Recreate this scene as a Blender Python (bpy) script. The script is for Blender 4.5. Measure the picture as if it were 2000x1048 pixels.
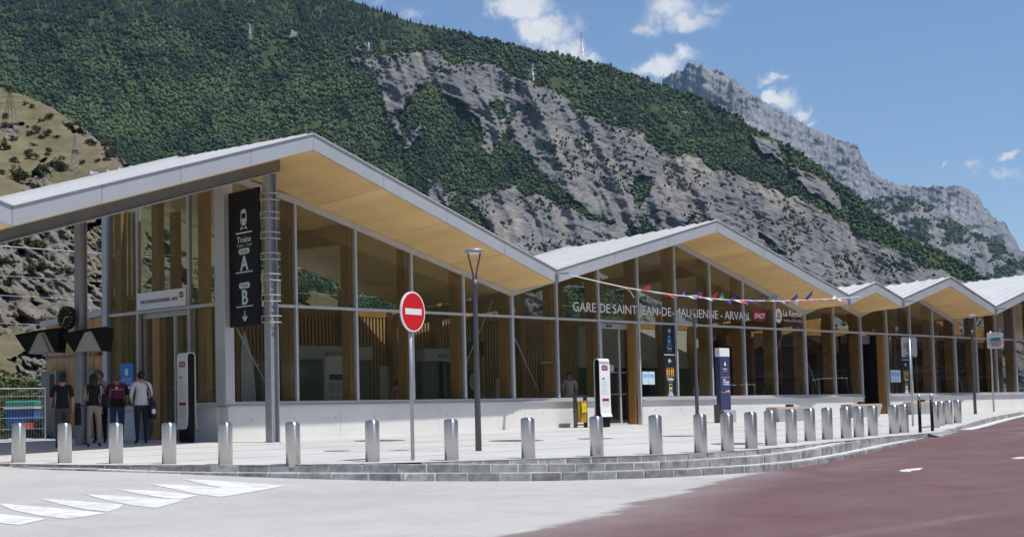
import bpy, math, random
import numpy as np
from mathutils import Vector, Matrix

sc = bpy.context.scene
for o in list(bpy.data.objects):
    bpy.data.objects.remove(o)
COL = sc.collection
R = math.radians
rnd = random.Random(7)

# ------------------------------------------------------------------ camera
F_PX, PP_Y = 2968.98, 607.6
CAM = np.array((-22.7731, -30.0696, 0.4667))
CR = np.array((0.672198, -0.739957, -0.024759))
CU = np.array((-0.033871, -0.064142, 0.997366))
CF = np.array((0.739596, 0.669589, 0.068179))
cd = bpy.data.cameras.new('camera')
cam = bpy.data.objects.new('camera', cd)
COL.objects.link(cam)
cam.matrix_world = Matrix(((CR[0], CU[0], -CF[0], CAM[0]), (CR[1], CU[1], -CF[1], CAM[1]), (CR[2], CU[2], -CF[2], CAM[2]), (0, 0, 0, 1)))
cd.sensor_width = 36.0
cd.lens = 36.0 * F_PX / 2000.0
cd.shift_y = (PP_Y - 524.0) / 2000.0
cd.clip_start, cd.clip_end = 0.3, 60000.0
sc.camera = cam

# ------------------------------------------------------------------ sun and sky
SUN_EL = R(65.2)
SUN_DIR = Vector((0.28 * math.cos(SUN_EL) / 1.0, -0.96 * math.cos(SUN_EL), math.sin(SUN_EL)))  # towards the sun
ld = bpy.data.lights.new('sun', 'SUN')
ld.energy = 4.8
ld.angle = R(0.53)
ld.color = (1.0, 0.96, 0.9)
sun = bpy.data.objects.new('sun', ld)
COL.objects.link(sun)
sun.location = (20, -40, 60)
sun.rotation_euler = SUN_DIR.to_track_quat('Z', 'Y').to_euler()

W = bpy.data.worlds.new('World')
sc.world = W
W.use_nodes = True
nt = W.node_tree
nt.nodes.clear()
def N(tree, typ, **kw):
    n = tree.nodes.new(typ)
    for k, v in kw.items():
        setattr(n, k, v)
    return n
sky = N(nt, 'ShaderNodeTexSky', sky_type='NISHITA', sun_disc=False)
sky.sun_elevation = SUN_EL
sky.sun_rotation = math.atan2(0.28, -0.96)
sky.altitude = 550.0
sky.air_density = 1.0
sky.dust_density = 0.35
sky.ozone_density = 5.0
bg = N(nt, 'ShaderNodeBackground')
bg.inputs['Strength'].default_value = 0.125
wo = N(nt, 'ShaderNodeOutputWorld')

def px_dir(x, y):
    d = CF + CR * (x - 1000.0) / F_PX - CU * (y - PP_Y) / F_PX
    return d / np.linalg.norm(d)

# clouds: soft lobes at real directions in the sky, frayed by noise, plus the same kind of clouds all round
tc = N(nt, 'ShaderNodeTexCoord')
DIR = tc.outputs['Generated']
def link(a, b):
    nt.links.new(a, b)
def vmath(op, a, b=None):
    n = N(nt, 'ShaderNodeVectorMath', operation=op)
    for i, s in enumerate((a, b)):
        if s is None:
            continue
        if hasattr(s, 'links'):
            link(s, n.inputs[i])
        else:
            n.inputs[i].default_value = s
    return n.outputs['Value'] if op in ('DOT_PRODUCT', 'LENGTH') else n.outputs['Vector']
def smath(op, a, b=None, clamp=False):
    n = N(nt, 'ShaderNodeMath', operation=op, use_clamp=clamp)
    for i, s in enumerate((a, b)):
        if s is None:
            continue
        if hasattr(s, 'links'):
            link(s, n.inputs[i])
        else:
            n.inputs[i].default_value = s
    return n.outputs[0]
def wnoise(scale, detail, rough=0.55, vec=None):
    n = N(nt, 'ShaderNodeTexNoise')
    n.inputs['Scale'].default_value = scale
    n.inputs['Detail'].default_value = detail
    n.inputs['Roughness'].default_value = rough
    link(vec if vec is not None else DIR, n.inputs['Vector'])
    return n
fray = wnoise(42.0, 6.0, 0.62)
frayc = vmath('SUBTRACT', fray.outputs['Color'], (0.5, 0.5, 0.5))
wob = N(nt, 'ShaderNodeVectorMath', operation='SCALE')
link(frayc, wob.inputs[0])
wob.inputs['Scale'].default_value = 0.035
DW = vmath('ADD', DIR, wob.outputs['Vector'])
LOBES = [(1030, 15, 75, 30, 1), (1068, 62, 78, 34, 1.1), (1112, 98, 62, 24, 1.0), (1150, 108, 32, 18, .8), (980, 8, 45, 16, .6),
         (1300, 18, 90, 30, .9), (1262, 55, 45, 24, .75), (1352, 42, 60, 26, .7), (1392, 14, 40, 18, .5),
         (1290, 128, 66, 30, 1.1), (1342, 110, 42, 20, .8), (1252, 138, 34, 22, .9), (1512, 158, 24, 18, .8),
         (1512, 198, 44, 18, 1.0), (1553, 216, 34, 18, 1.0), (1585, 238, 26, 12, .6), (1612, 214, 18, 10, .35),
         (1840, 330, 14, 9, .6), (1897, 328, 44, 10, .55), (1962, 335, 42, 8, .45), (1982, 297, 32, 10, .7), (800, 26, 42, 16, .45), (738, 2, 50, 9, .4)]
SQ = 2.0        # clouds are about twice as wide as tall
DS = vmath('MULTIPLY', DW, (1.0, 1.0, SQ))
dens = None
for (x, y, rx, ry, w) in LOBES:
    c = px_dir(x, y)
    n = N(nt, 'ShaderNodeVectorMath', operation='DISTANCE')
    link(DS, n.inputs[0])
    n.inputs[1].default_value = (float(c[0]), float(c[1]), float(c[2]) * SQ)
    r_ = .5 * (rx + ry * SQ) / F_PX
    f = N(nt, 'ShaderNodeMath', operation='MULTIPLY_ADD')
    link(n.outputs['Value'], f.inputs[0])
    f.inputs[1].default_value = -w / r_ * 1.25
    f.inputs[2].default_value = w * 1.45
    dens = f.outputs[0] if dens is None else smath('MAXIMUM', dens, f.outputs[0])
dens = smath('MAXIMUM', dens, 0.0)
# the rest of the sky carries scattered clouds of the same sort
axis = px_dir(1000, 524)
outf = N(nt, 'ShaderNodeMapRange')
link(vmath('DOT_PRODUCT', DIR, tuple(float(v) for v in axis)), outf.inputs['Value'])
outf.inputs['From Min'].default_value = math.cos(R(26))
outf.inputs['From Max'].default_value = math.cos(R(32))
gen = wnoise(5.0, 4.0, 0.6)
genv = smath('MULTIPLY', smath('SUBTRACT', gen.outputs['Fac'], 0.56, clamp=True), 6.0)
dens = smath('MAXIMUM', dens, smath('MULTIPLY', genv, outf.outputs['Result']))
dens = smath('MULTIPLY', dens, smath('ADD', smath('MULTIPLY', fray.outputs['Fac'], 1.5), -0.05))
dm = N(nt, 'ShaderNodeMapRange', interpolation_type='SMOOTHSTEP')
link(dens, dm.inputs['Value'])
dm.inputs['From Min'].default_value = 0.10
dm.inputs['From Max'].default_value = 0.75
dm.inputs['To Max'].default_value = 0.93
puff = wnoise(26.0, 3.0)
cr = N(nt, 'ShaderNodeValToRGB')
link(puff.outputs['Fac'], cr.inputs['Fac'])
cr.color_ramp.elements[0].position = 0.3
cr.color_ramp.elements[0].color = (5.2, 5.5, 6.0, 1)
cr.color_ramp.elements[1].position = 0.62
cr.color_ramp.elements[1].color = (7.6, 7.6, 7.6, 1)
mx = N(nt, 'ShaderNodeMix', data_type='RGBA')
link(dm.outputs['Result'], mx.inputs['Factor'])
link(sky.outputs['Color'], mx.inputs['A'])
link(cr.outputs['Color'], mx.inputs['B'])
link(mx.outputs['Result'], bg.inputs['Color'])
link(bg.outputs['Background'], wo.inputs['Surface'])

vs = sc.view_settings
sc.display_settings.display_device = 'sRGB'
vs.view_transform = 'Standard'
vs.look = 'None'
vs.exposure = 0.0
vs.gamma = 1.0
vs.use_curve_mapping = False
sc.cycles.use_denoising = True
sc.cycles.use_adaptive_sampling = True
sc.cycles.adaptive_threshold = 0.02
sc.cycles.use_light_tree = False
sc.cycles.max_bounces = 6
sc.cycles.diffuse_bounces = 3
sc.cycles.glossy_bounces = 3
sc.cycles.transmission_bounces = 3
sc.cycles.caustics_reflective = False
sc.cycles.caustics_refractive = False
W.cycles.sampling_method = 'MANUAL'
W.cycles.sample_map_resolution = 512
sc.cycles.transparent_max_bounces = 16
sc.cycles.volume_bounces = 0
sc.cycles.sample_clamp_indirect = 6.0

# ------------------------------------------------------------------ materials
MATS = {}
def mat(name, base, rough=0.6, metal=0.0, var=0.10, scale=6.0, bump=0.0, bscale=60.0, spec=0.5, stretch=(1, 1, 1), tint=None, detail=5.0):
    m = bpy.data.materials.new(name)
    m.use_nodes = True
    t = m.node_tree
    b = t.nodes['Principled BSDF']
    b.inputs['Roughness'].default_value = rough
    b.inputs['Metallic'].default_value = metal
    b.inputs['Specular IOR Level'].default_value = spec
    co = N(t, 'ShaderNodeTexCoord')
    mp = N(t, 'ShaderNodeMapping')
    mp.inputs['Scale'].default_value = stretch
    t.links.new(co.outputs['Object'], mp.inputs['Vector'])
    n = N(t, 'ShaderNodeTexNoise')
    n.inputs['Scale'].default_value = scale
    n.inputs['Detail'].default_value = detail
    n.inputs['Roughness'].default_value = 0.6
    t.links.new(mp.outputs['Vector'], n.inputs['Vector'])
    r = N(t, 'ShaderNodeValToRGB')
    t.links.new(n.outputs['Fac'], r.inputs['Fac'])
    lo = [c * (1 - var) for c in base]
    hi = [min(1, c * (1 + var)) for c in (tint or base)]
    r.color_ramp.elements[0].position = 0.3
    r.color_ramp.elements[1].position = 0.7
    r.color_ramp.elements[0].color = (*lo, 1)
    r.color_ramp.elements[1].color = (*hi, 1)
    t.links.new(r.outputs['Color'], b.inputs['Base Color'])
    if bump:
        bn = N(t, 'ShaderNodeTexNoise')
        bn.inputs['Scale'].default_value = bscale
        bn.inputs['Detail'].default_value = 4.0
        t.links.new(mp.outputs['Vector'], bn.inputs['Vector'])
        bp = N(t, 'ShaderNodeBump')
        bp.inputs['Strength'].default_value = bump
        bp.inputs['Distance'].default_value = 0.02
        t.links.new(bn.outputs['Fac'], bp.inputs['Height'])
        t.links.new(bp.outputs['Normal'], b.inputs['Normal'])
    MATS[name] = m
    return m

mat('aluminium', (0.50, 0.51, 0.54), 0.42, 0.35, 0.05, 1.5)
mat('aluminium_frame', (0.56, 0.56, 0.58), 0.4, 0.3, 0.05, 3)
mat('roof_metal', (0.62, 0.62, 0.615), 0.5, 0.1, 0.06, 0.8)
mat('galvanised', (0.42, 0.44, 0.47), 0.45, 0.6, 0.10, 9, 0.1)
mat('grey_steel', (0.30, 0.31, 0.32), 0.5, 0.35, 0.08, 3)
mat('dark_steel', (0.10, 0.105, 0.11), 0.45, 0.4, 0.1, 4)
mat('beam_steel', (0.20, 0.195, 0.185), 0.35, 0.45, 0.12, 1.3)
mat('stainless', (0.56, 0.56, 0.555), 0.33, 1.0, 0.06, 5, stretch=(1, 1, 30))
_t = MATS['stainless'].node_tree
_b = _t.nodes['Principled BSDF']
_tg = N(_t, 'ShaderNodeTangent', direction_type='RADIAL', axis='Z')
_t.links.new(_tg.outputs['Tangent'], _b.inputs['Tangent'])
_b.inputs['Anisotropic'].default_value = 0.92
_b.inputs['Anisotropic Rotation'].default_value = 0.25
mat('concrete', (0.70, 0.69, 0.665), 0.85, 0, 0.06, 0.7, 0.12, 40, detail=8)
mat('bench_stone', (0.36, 0.36, 0.35), 0.8, 0, 0.08, 3, 0.1)
mat('larch', (0.44, 0.265, 0.115), 0.55, 0, 0.16, 2.2, stretch=(6, 6, 0.35))
mat('glulam', (0.40, 0.205, 0.064), 0.5, 0, 0.16, 2.5, stretch=(7, 7, 0.5))
mat('slat_wood', (0.50, 0.30, 0.14), 0.55, 0, 0.2, 3.0, stretch=(8, 8, 0.6))
mat('soffit_wood', (0.73, 0.49, 0.205), 0.5, 0, 0.15, 0.55, 0.03, 8, stretch=(2.2, 0.35, 1), tint=(0.76, 0.53, 0.245), detail=7)
mat('bench_wood', (0.55, 0.38, 0.20), 0.5, 0, 0.12, 3, stretch=(1, 10, 10))
mat('black_panel', (0.008, 0.008, 0.009), 0.5, 0, 0.1, 3, spec=0.2)
mat('navy', (0.012, 0.018, 0.055), 0.4, 0, 0.06, 3)
mat('navy_film', (0.008, 0.013, 0.024), 0.4, 0, 0.06, 3)
mat('totem_blue', (0.040, 0.046, 0.125), 0.45, 0, 0.06, 3)
mat('white_paint', (0.78, 0.78, 0.78), 0.45, 0, 0.04, 3)
mat('white_print', (0.80, 0.82, 0.82), 0.5, 0, 0.02, 3)
mat('pale_blue_print', (0.52, 0.68, 0.72), 0.5, 0, 0.03, 3)
mat('light_blue_print', (0.20, 0.50, 0.80), 0.5, 0, 0.03, 3)
mat('orange_print', (0.75, 0.38, 0.05), 0.5, 0, 0.03, 3)
mat('lime_print', (0.62, 0.68, 0.22), 0.5, 0, 0.03, 3)
mat('dark_print', (0.05, 0.05, 0.06), 0.5, 0, 0.03, 3)
mat('grey_print', (0.45, 0.45, 0.46), 0.5, 0, 0.03, 3)
mat('maroon_print', (0.22, 0.010, 0.05), 0.4, 0, 0.12, 4, tint=(0.36, 0.01, 0.03))
mat('sign_red', (0.62, 0.012, 0.018), 0.35, 0, 0.05, 2)
mat('poster_blue', (0.03, 0.22, 0.62), 0.4, 0, 0.05, 3)
mat('paper', (0.55, 0.70, 0.78), 0.6, 0, 0.05, 9)
mat('interior_white', (0.60, 0.60, 0.58), 0.6, 0, 0.04, 2)
mat('interior_beige', (0.50, 0.47, 0.40), 0.7, 0, 0.05, 1)
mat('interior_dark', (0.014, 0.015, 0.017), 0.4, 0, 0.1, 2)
mat('interior_grey', (0.14, 0.17, 0.17), 0.4, 0, 0.1, 2)
mat('interior_floor', (0.22, 0.215, 0.205), 0.35, 0, 0.08, 1)
mat('brown_shutter', (0.075, 0.035, 0.022), 0.6, 0, 0.1, 2)
mat('kerb_stone', (0.20, 0.20, 0.205), 0.85, 0, 0.25, 6, 0.6, 55, tint=(0.30, 0.30, 0.305), detail=9)
def vary(name, amt):
    """each piece a little lighter or darker than the next"""
    t = MATS[name].node_tree
    b = t.nodes['Principled BSDF']
    src = b.inputs['Base Color'].links[0].from_socket
    oi = N(t, 'ShaderNodeObjectInfo')
    mr = N(t, 'ShaderNodeMapRange')
    mr.inputs['To Min'].default_value = 1 - amt
    mr.inputs['To Max'].default_value = 1 + amt
    t.links.new(oi.outputs['Random'], mr.inputs['Value'])
    hs = N(t, 'ShaderNodeHueSaturation')
    t.links.new(mr.outputs['Result'], hs.inputs['Value'])
    t.links.new(src, hs.inputs['Color'])
    t.links.new(hs.outputs['Color'], b.inputs['Base Color'])
vary('kerb_stone', .26)
vary('larch', .16)
vary('glulam', .10)
vary('soffit_wood', .05)
vary('aluminium', .03)
mat('kerb_mortar', (0.62, 0.61, 0.58), 0.9, 0, 0.08, 8, 0.2)
mat('marking', (0.72, 0.72, 0.71), 0.85, 0, 0.08, 5, 0.1)
_t = MATS['marking'].node_tree            # paint worn through to the road in places
_co = N(_t, 'ShaderNodeTexCoord')
_n = N(_t, 'ShaderNodeTexNoise')
_n.inputs['Scale'].default_value = 3.5
_n.inputs['Detail'].default_value = 8.0
_n.inputs['Roughness'].default_value = 0.7
_t.links.new(_co.outputs['Object'], _n.inputs['Vector'])
_mr = N(_t, 'ShaderNodeMapRange', interpolation_type='SMOOTHSTEP')
_mr.inputs['From Min'].default_value = 0.36
_mr.inputs['From Max'].default_value = 0.58
_mr.inputs['To Min'].default_value = 0.70
_mr.inputs['To Max'].default_value = 0.97
_t.links.new(_n.outputs['Fac'], _mr.inputs['Value'])
_tr = N(_t, 'ShaderNodeBsdfTransparent')
_ms = N(_t, 'ShaderNodeMixShader')
_t.links.new(_mr.outputs['Result'], _ms.inputs['Fac'])
_t.links.new(_tr.outputs['BSDF'], _ms.inputs[1])
_t.links.new(_t.nodes['Principled BSDF'].outputs['BSDF'], _ms.inputs[2])
_t.links.new(_ms.outputs['Shader'], _t.nodes['Material Output'].inputs['Surface'])
mat('bin_yellow', (0.55, 0.33, 0.03), 0.5, 0, 0.15, 6, stretch=(6, 6, .6))
mat('bin_label', (0.75, 0.58, 0.02), 0.5, 0, 0.05, 4)
mat('plate_maroon', (0.09, 0.018, 0.012), 0.5, 0, 0.1, 4)
mat('flag_red', (0.62, 0.03, 0.04), 0.7, 0, 0.08, 5)
mat('flag_white', (0.78, 0.78, 0.76), 0.7, 0, 0.04, 5)
mat('flag_blue', (0.06, 0.07, 0.42), 0.7, 0, 0.08, 5)
mat('flag_green', (0.05, 0.30, 0.14), 0.7, 0, 0.08, 5)
mat('rope', (0.72, 0.72, 0.68), 0.7, 0, 0.08, 20)
mat('wire', (0.55, 0.55, 0.55), 0.4, 0.5, 0.05, 2)
mat('screen_grey', (0.38, 0.37, 0.35), 0.4, 0, 0.05, 3)
mat('clock_hand', (0.55, 0.55, 0.02), 0.5, 0, 0.03, 3)
mat('skin', (0.47, 0.27, 0.19), 0.55, 0, 0.06, 8)
mat('hair_dark', (0.012, 0.009, 0.008), 0.5, 0, 0.2, 30)
mat('hair_grey', (0.12, 0.10, 0.09), 0.6, 0, 0.2, 30)
mat('cloth_black', (0.010, 0.010, 0.011), 0.85, 0, 0.2, 12)
mat('cloth_white', (0.72, 0.68, 0.72), 0.8, 0, 0.05, 10)
mat('cloth_lavender', (0.50, 0.46, 0.62), 0.8, 0, 0.05, 10)
mat('cloth_maroon', (0.17, 0.015, 0.055), 0.8, 0, 0.08, 10)
mat('cloth_navy', (0.014, 0.022, 0.05), 0.8, 0, 0.1, 12)
mat('cloth_jeans', (0.035, 0.065, 0.15), 0.85, 0, 0.15, 14)
mat('cloth_beige', (0.36, 0.30, 0.26), 0.85, 0, 0.08, 12)
mat('cloth_taupe', (0.085, 0.075, 0.066), 0.85, 0, 0.08, 12)
mat('cloth_print', (0.45, 0.16, 0.14), 0.8, 0, 0.7, 14)
mat('shoe', (0.05, 0.045, 0.045), 0.6, 0, 0.1, 9)
mat('skip_blue', (0.03, 0.13, 0.42), 0.5, 0, 0.1, 3)
mat('skip_green', (0.04, 0.22, 0.17), 0.5, 0, 0.1, 3)
mat('skip_red', (0.45, 0.06, 0.03), 0.6, 0, 0.1, 3)
mat('bark', (0.10, 0.08, 0.06), 0.9, 0, 0.2, 6)
mat('ballast', (0.22, 0.20, 0.18), 0.95, 0, 0.25, 3, 0.4, 30)
mat('valley_ground', (0.16, 0.17, 0.09), 0.95, 0, 0.25, 0.02)

# glass: clear sheet that mirrors more towards grazing angles
g = bpy.data.materials.new('glass')
g.use_nodes = True
t = g.node_tree
t.nodes.clear()
lw = N(t, 'ShaderNodeLayerWeight')
lw.inputs['Blend'].default_value = 0.5
pw = N(t, 'ShaderNodeMath', operation='POWER')
t.links.new(lw.outputs['Facing'], pw.inputs[0])
pw.inputs[1].default_value = 4.0
fr = N(t, 'ShaderNodeMath', operation='MULTIPLY_ADD')
t.links.new(pw.outputs[0], fr.inputs[0])
fr.inputs[1].default_value = 0.90
fr.inputs[2].default_value = 0.045
tn = N(t, 'ShaderNodeTexNoise')
tn.inputs['Scale'].default_value = 0.6
gcr = N(t, 'ShaderNodeValToRGB')
gcr.color_ramp.elements[0].color = (0.865, 0.88, 0.845, 1)
gcr.color_ramp.elements[1].color = (0.89, 0.90, 0.87, 1)
t.links.new(tn.outputs['Fac'], gcr.inputs['Fac'])
tr = N(t, 'ShaderNodeBsdfTransparent')
t.links.new(gcr.outputs['Color'], tr.inputs['Color'])
gl = N(t, 'ShaderNodeBsdfGlossy')
gl.inputs['Roughness'].default_value = 0.004
gm = N(t, 'ShaderNodeMixShader')
t.links.new(fr.outputs[0], gm.inputs['Fac'])
t.links.new(tr.outputs['BSDF'], gm.inputs[1])
t.links.new(gl.outputs['BSDF'], gm.inputs[2])
go = N(t, 'ShaderNodeOutputMaterial')
t.links.new(gm.outputs['Shader'], go.inputs['Surface'])
MATS['glass'] = g
m = mat('mirror_face', (0.55, 0.62, 0.68), 0.03, 1.0, 0.02, 3)

# ------------------------------------------------------------------ object helpers
def org(o):
    v = Vector((0, 0, 0))
    while o is not None:
        v += Vector(o.location)
        o = o.parent
    return v
def tag(o, label=None, cat=None, group=None, kind=None):
    if label: o['label'] = label
    if cat: o['category'] = cat
    if group: o['group'] = group
    if kind: o['kind'] = kind
    return o
def thing(name, label, cat, loc=(0, 0, 0), group=None, rz=0.0):
    o = bpy.data.objects.new(name, None)
    o.empty_display_size = 0.2
    COL.objects.link(o)
    o.location = loc
    o.rotation_euler = (0, 0, rz)
    return tag(o, label, cat, group)
class MB:
    """collects shapes in world coordinates and links them as one mesh"""
    def __init__(s):
        s.v, s.f, s.mi = [], [], []
    def add(s, vs, fs, mi=0):
        b = len(s.v)
        s.v += [tuple(float(c) for c in p) for p in vs]
        s.f += [tuple(b + i for i in f) for f in fs]
        s.mi += [mi] * len(fs)
        return s
    def box(s, x0, x1, y0, y1, z0, z1, mi=0):
        vs = [(x, y, z) for z in (z0, z1) for y in (y0, y1) for x in (x0, x1)]
        return s.add(vs, [(0, 2, 3, 1), (4, 5, 7, 6), (0, 1, 5, 4), (2, 6, 7, 3), (0, 4, 6, 2), (1, 3, 7, 5)], mi)
    def hexa(s, lo, hi, mi=0):
        """lo, hi: two matching quads"""
        n = len(lo)
        fs = [tuple(range(n - 1, -1, -1)), tuple(range(n, 2 * n))]
        for i in range(n):
            j = (i + 1) % n
            fs.append((i, j, n + j, n + i))
        return s.add(list(lo) + list(hi), fs, mi)
    def bar(s, p, q, w, h, mi=0, up=(0, 0, 1)):
        p, q = Vector(p), Vector(q)
        d = (q - p).normalized()
        u = Vector(up)
        a = d.cross(u)
        if a.length < 1e-4:
            a = d.cross(Vector((1, 0, 0)))
        a.normalize()
        b = a.cross(d).normalized()
        c = [(-w / 2, -h / 2), (w / 2, -h / 2), (w / 2, h / 2), (-w / 2, h / 2)]
        return s.hexa([p + a * i + b * j for i, j in c], [q + a * i + b * j for i, j in c], mi)
    def tube(s, pts, rad, n=8, mi=0, cap=True):
        pts = [Vector(p) for p in pts]
        if not hasattr(rad, '__len__'):
            rad = [rad] * len(pts)
        rings = []
        for i, p in enumerate(pts):
            d = (pts[min(i + 1, len(pts) - 1)] - pts[max(i - 1, 0)]).normalized()
            a = d.cross(Vector((0, 0, 1)))
            if a.length < 1e-3:
                a = Vector((1, 0, 0))
            a.normalize()
            b = d.cross(a).normalized()
            rings.append([p + (a * math.cos(2 * math.pi * k / n) + b * math.sin(2 * math.pi * k / n)) * rad[i] for k in range(n)])
        vs = [v for r_ in rings for v in r_]
        fs = []
        for i in range(len(rings) - 1):
            for k in range(n):
                j = (k + 1) % n
                fs.append((i * n + k, i * n + j, (i + 1) * n + j, (i + 1) * n + k))
        if cap:
            fs.append(tuple(range(n - 1, -1, -1)))
            fs.append(tuple((len(rings) - 1) * n + k for k in range(n)))
        return s.add(vs, fs, mi)
    def lathe(s, prof, c=(0, 0, 0), n=24, mi=0):
        vs, fs = [], []
        for (r_, z) in prof:
            for k in range(n):
                a = 2 * math.pi * k / n
                vs.append((c[0] + r_ * math.cos(a), c[1] + r_ * math.sin(a), c[2] + z))
        for i in range(len(prof) - 1):
            for k in range(n):
                j = (k + 1) % n
                fs.append((i * n + k, i * n + j, (i + 1) * n + j, (i + 1) * n + k))
        fs.append(tuple(range(n - 1, -1, -1)))
        fs.append(tuple((len(prof) - 1) * n + k for k in range(n)))
        return s.add(vs, fs, mi)
    def plate(s, poly, th, o, ax, ay, mi=0):
        """a flat 2-D outline set on the plane o + x*ax + y*ay, th thick towards the viewer side (ax x ay)"""
        o, ax, ay = Vector(o), Vector(ax), Vector(ay)
        nn = ax.cross(ay).normalized()
        lo = [o + ax * x + ay * y for x, y in poly]
        return s.hexa(lo, [p + nn * th for p in lo], mi)
    def build(s, name, mats, parent=None, smooth=False, bevel=0.0, label=None, kind=None, data=None):
        if not isinstance(mats, (list, tuple)):
            mats = [mats]
        og = org(parent) if parent is not None else Vector((0, 0, 0))
        me = bpy.data.meshes.new(name)
        me.from_pydata([(v[0] - og.x, v[1] - og.y, v[2] - og.z) for v in s.v], [], s.f)
        for mm in mats:
            me.materials.append(MATS[mm] if isinstance(mm, str) else mm)
        if len(mats) > 1:
            me.polygons.foreach_set('material_index', s.mi)
        if smooth:
            me.polygons.foreach_set('use_smooth', [True] * len(me.polygons))
        me.update()
        o = bpy.data.objects.new(name, me)
        COL.objects.link(o)
        if parent is not None:
            o.parent = parent
        if bevel:
            md = o.modifiers.new('bevel', 'BEVEL')
            md.width = bevel
            md.segments = 2
            md.limit_method = 'ANGLE'
        if smooth and bevel == 0:
            pass
        return tag(o, label, None, None, kind)
def top(o, loc):
    """move a mesh thing's origin to its base"""
    d = Vector(loc)
    o.data.transform(Matrix.Translation(-d))
    o.location = d
    return o
def copy_tree(o, parent=None):
    c = o.copy()
    COL.objects.link(c)
    c.parent = parent
    for ch in o.children:
        copy_tree(ch, c)
    return c
FONT = None
def text(name, body, size, o, ax, ay, m, parent, th=0.006, align='CENTER', sx=1.0, shear=0.0, bold=0.0, fit=None):
    cu = bpy.data.curves.new(name, 'FONT')
    cu.body = body
    cu.size = size
    cu.align_x = align
    cu.extrude = th / 2
    cu.offset = bold
    cu.shear = shear
    cu.resolution_u = 3
    ob = bpy.data.objects.new(name, cu)
    COL.objects.link(ob)
    me = bpy.data.meshes.new_from_object(ob)
    bpy.data.objects.remove(ob)
    if fit:
        xx = [v.co.x for v in me.vertices]
        sx = fit / max(1e-6, max(xx) - min(xx))
    ax, ay = Vector(ax).normalized(), Vector(ay).normalized()
    nn = ax.cross(ay)
    og = org(parent) if parent is not None else Vector((0, 0, 0))
    o = Vector(o) - og
    M = Matrix(((ax.x * sx, ay.x, nn.x, o.x), (ax.y * sx, ay.y, nn.y, o.y), (ax.z * sx, ay.z, nn.z, o.z), (0, 0, 0, 1)))
    me.transform(M)
    me.materials.clear()
    me.materials.append(MATS[m])
    ob = bpy.data.objects.new(name, me)
    COL.objects.link(ob)
    ob.parent = parent
    return ob
def disc(r_, n=24, cx=0, cy=0, ry=None):
    ry = r_ if ry is None else ry
    return [(cx + r_ * math.cos(2 * math.pi * k / n), cy + ry * math.sin(2 * math.pi * k / n)) for k in range(n)]
def rrect(x0, x1, y0, y1, r_, n=4):
    out = []
    for (cx, cy, a0) in ((x1 - r_, y0 + r_, -90), (x1 - r_, y1 - r_, 0), (x0 + r_, y1 - r_, 90), (x0 + r_, y0 + r_, 180)):
        for k in range(n + 1):
            a = R(a0 + 90 * k / n)
            out.append((cx + r_ * math.cos(a), cy + r_ * math.sin(a)))
    return out

# ------------------------------------------------------------------ numpy noise
def vnoise(x, y, seed=0):
    xi, yi = np.floor(x).astype(np.int64), np.floor(y).astype(np.int64)
    xf, yf = x - xi, y - yi
    u, v = xf * xf * (3 - 2 * xf), yf * yf * (3 - 2 * yf)
    def h(a, b):
        k = (a * 374761393 + b * 668265263 + seed * 1274126177) & 0xffffffff
        k = ((k ^ (k >> 13)) * 1274126177) & 0xffffffff
        k = (k ^ (k >> 16)) & 0xffffffff
        return k / 4294967295.0
    return (h(xi, yi) * (1 - u) + h(xi + 1, yi) * u) * (1 - v) + (h(xi, yi + 1) * (1 - u) + h(xi + 1, yi + 1) * u) * v
def fbm(x, y, seed=0, o=5, g=0.5):
    s = np.zeros_like(x, dtype=float)
    a, w = 1.0, 0.0
    for i in range(o):
        s += a * vnoise(x * 2 ** i + 17.3 * i, y * 2 ** i - 9.1 * i, seed + i)
        w += a
        a *= g
    return s / w
def ridged(x, y, seed=0, o=4, g=0.5):
    s = np.zeros_like(x, dtype=float)
    a, w = 1.0, 0.0
    for i in range(o):
        s += a * (1 - np.abs(2 * vnoise(x * 2 ** i + 5.7 * i, y * 2 ** i + 3.3 * i, seed + i) - 1))
        w += a
        a *= g
    return s / w
def sstep(a, b, x):
    t_ = np.clip((x - a) / (b - a), 0, 1)
    return t_ * t_ * (3 - 2 * t_)
def inpoly(x, y, poly):
    c = np.zeros(x.shape, bool)
    n = len(poly)
    for i in range(n):
        x1, y1 = poly[i]
        x2, y2 = poly[(i + 1) % n]
        k = ((y1 > y) != (y2 > y))
        xx = (x2 - x1) * (y - y1) / ((y2 - y1) if y2 != y1 else 1e-9) + x1
        c ^= k & (x < xx)
    return c

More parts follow.
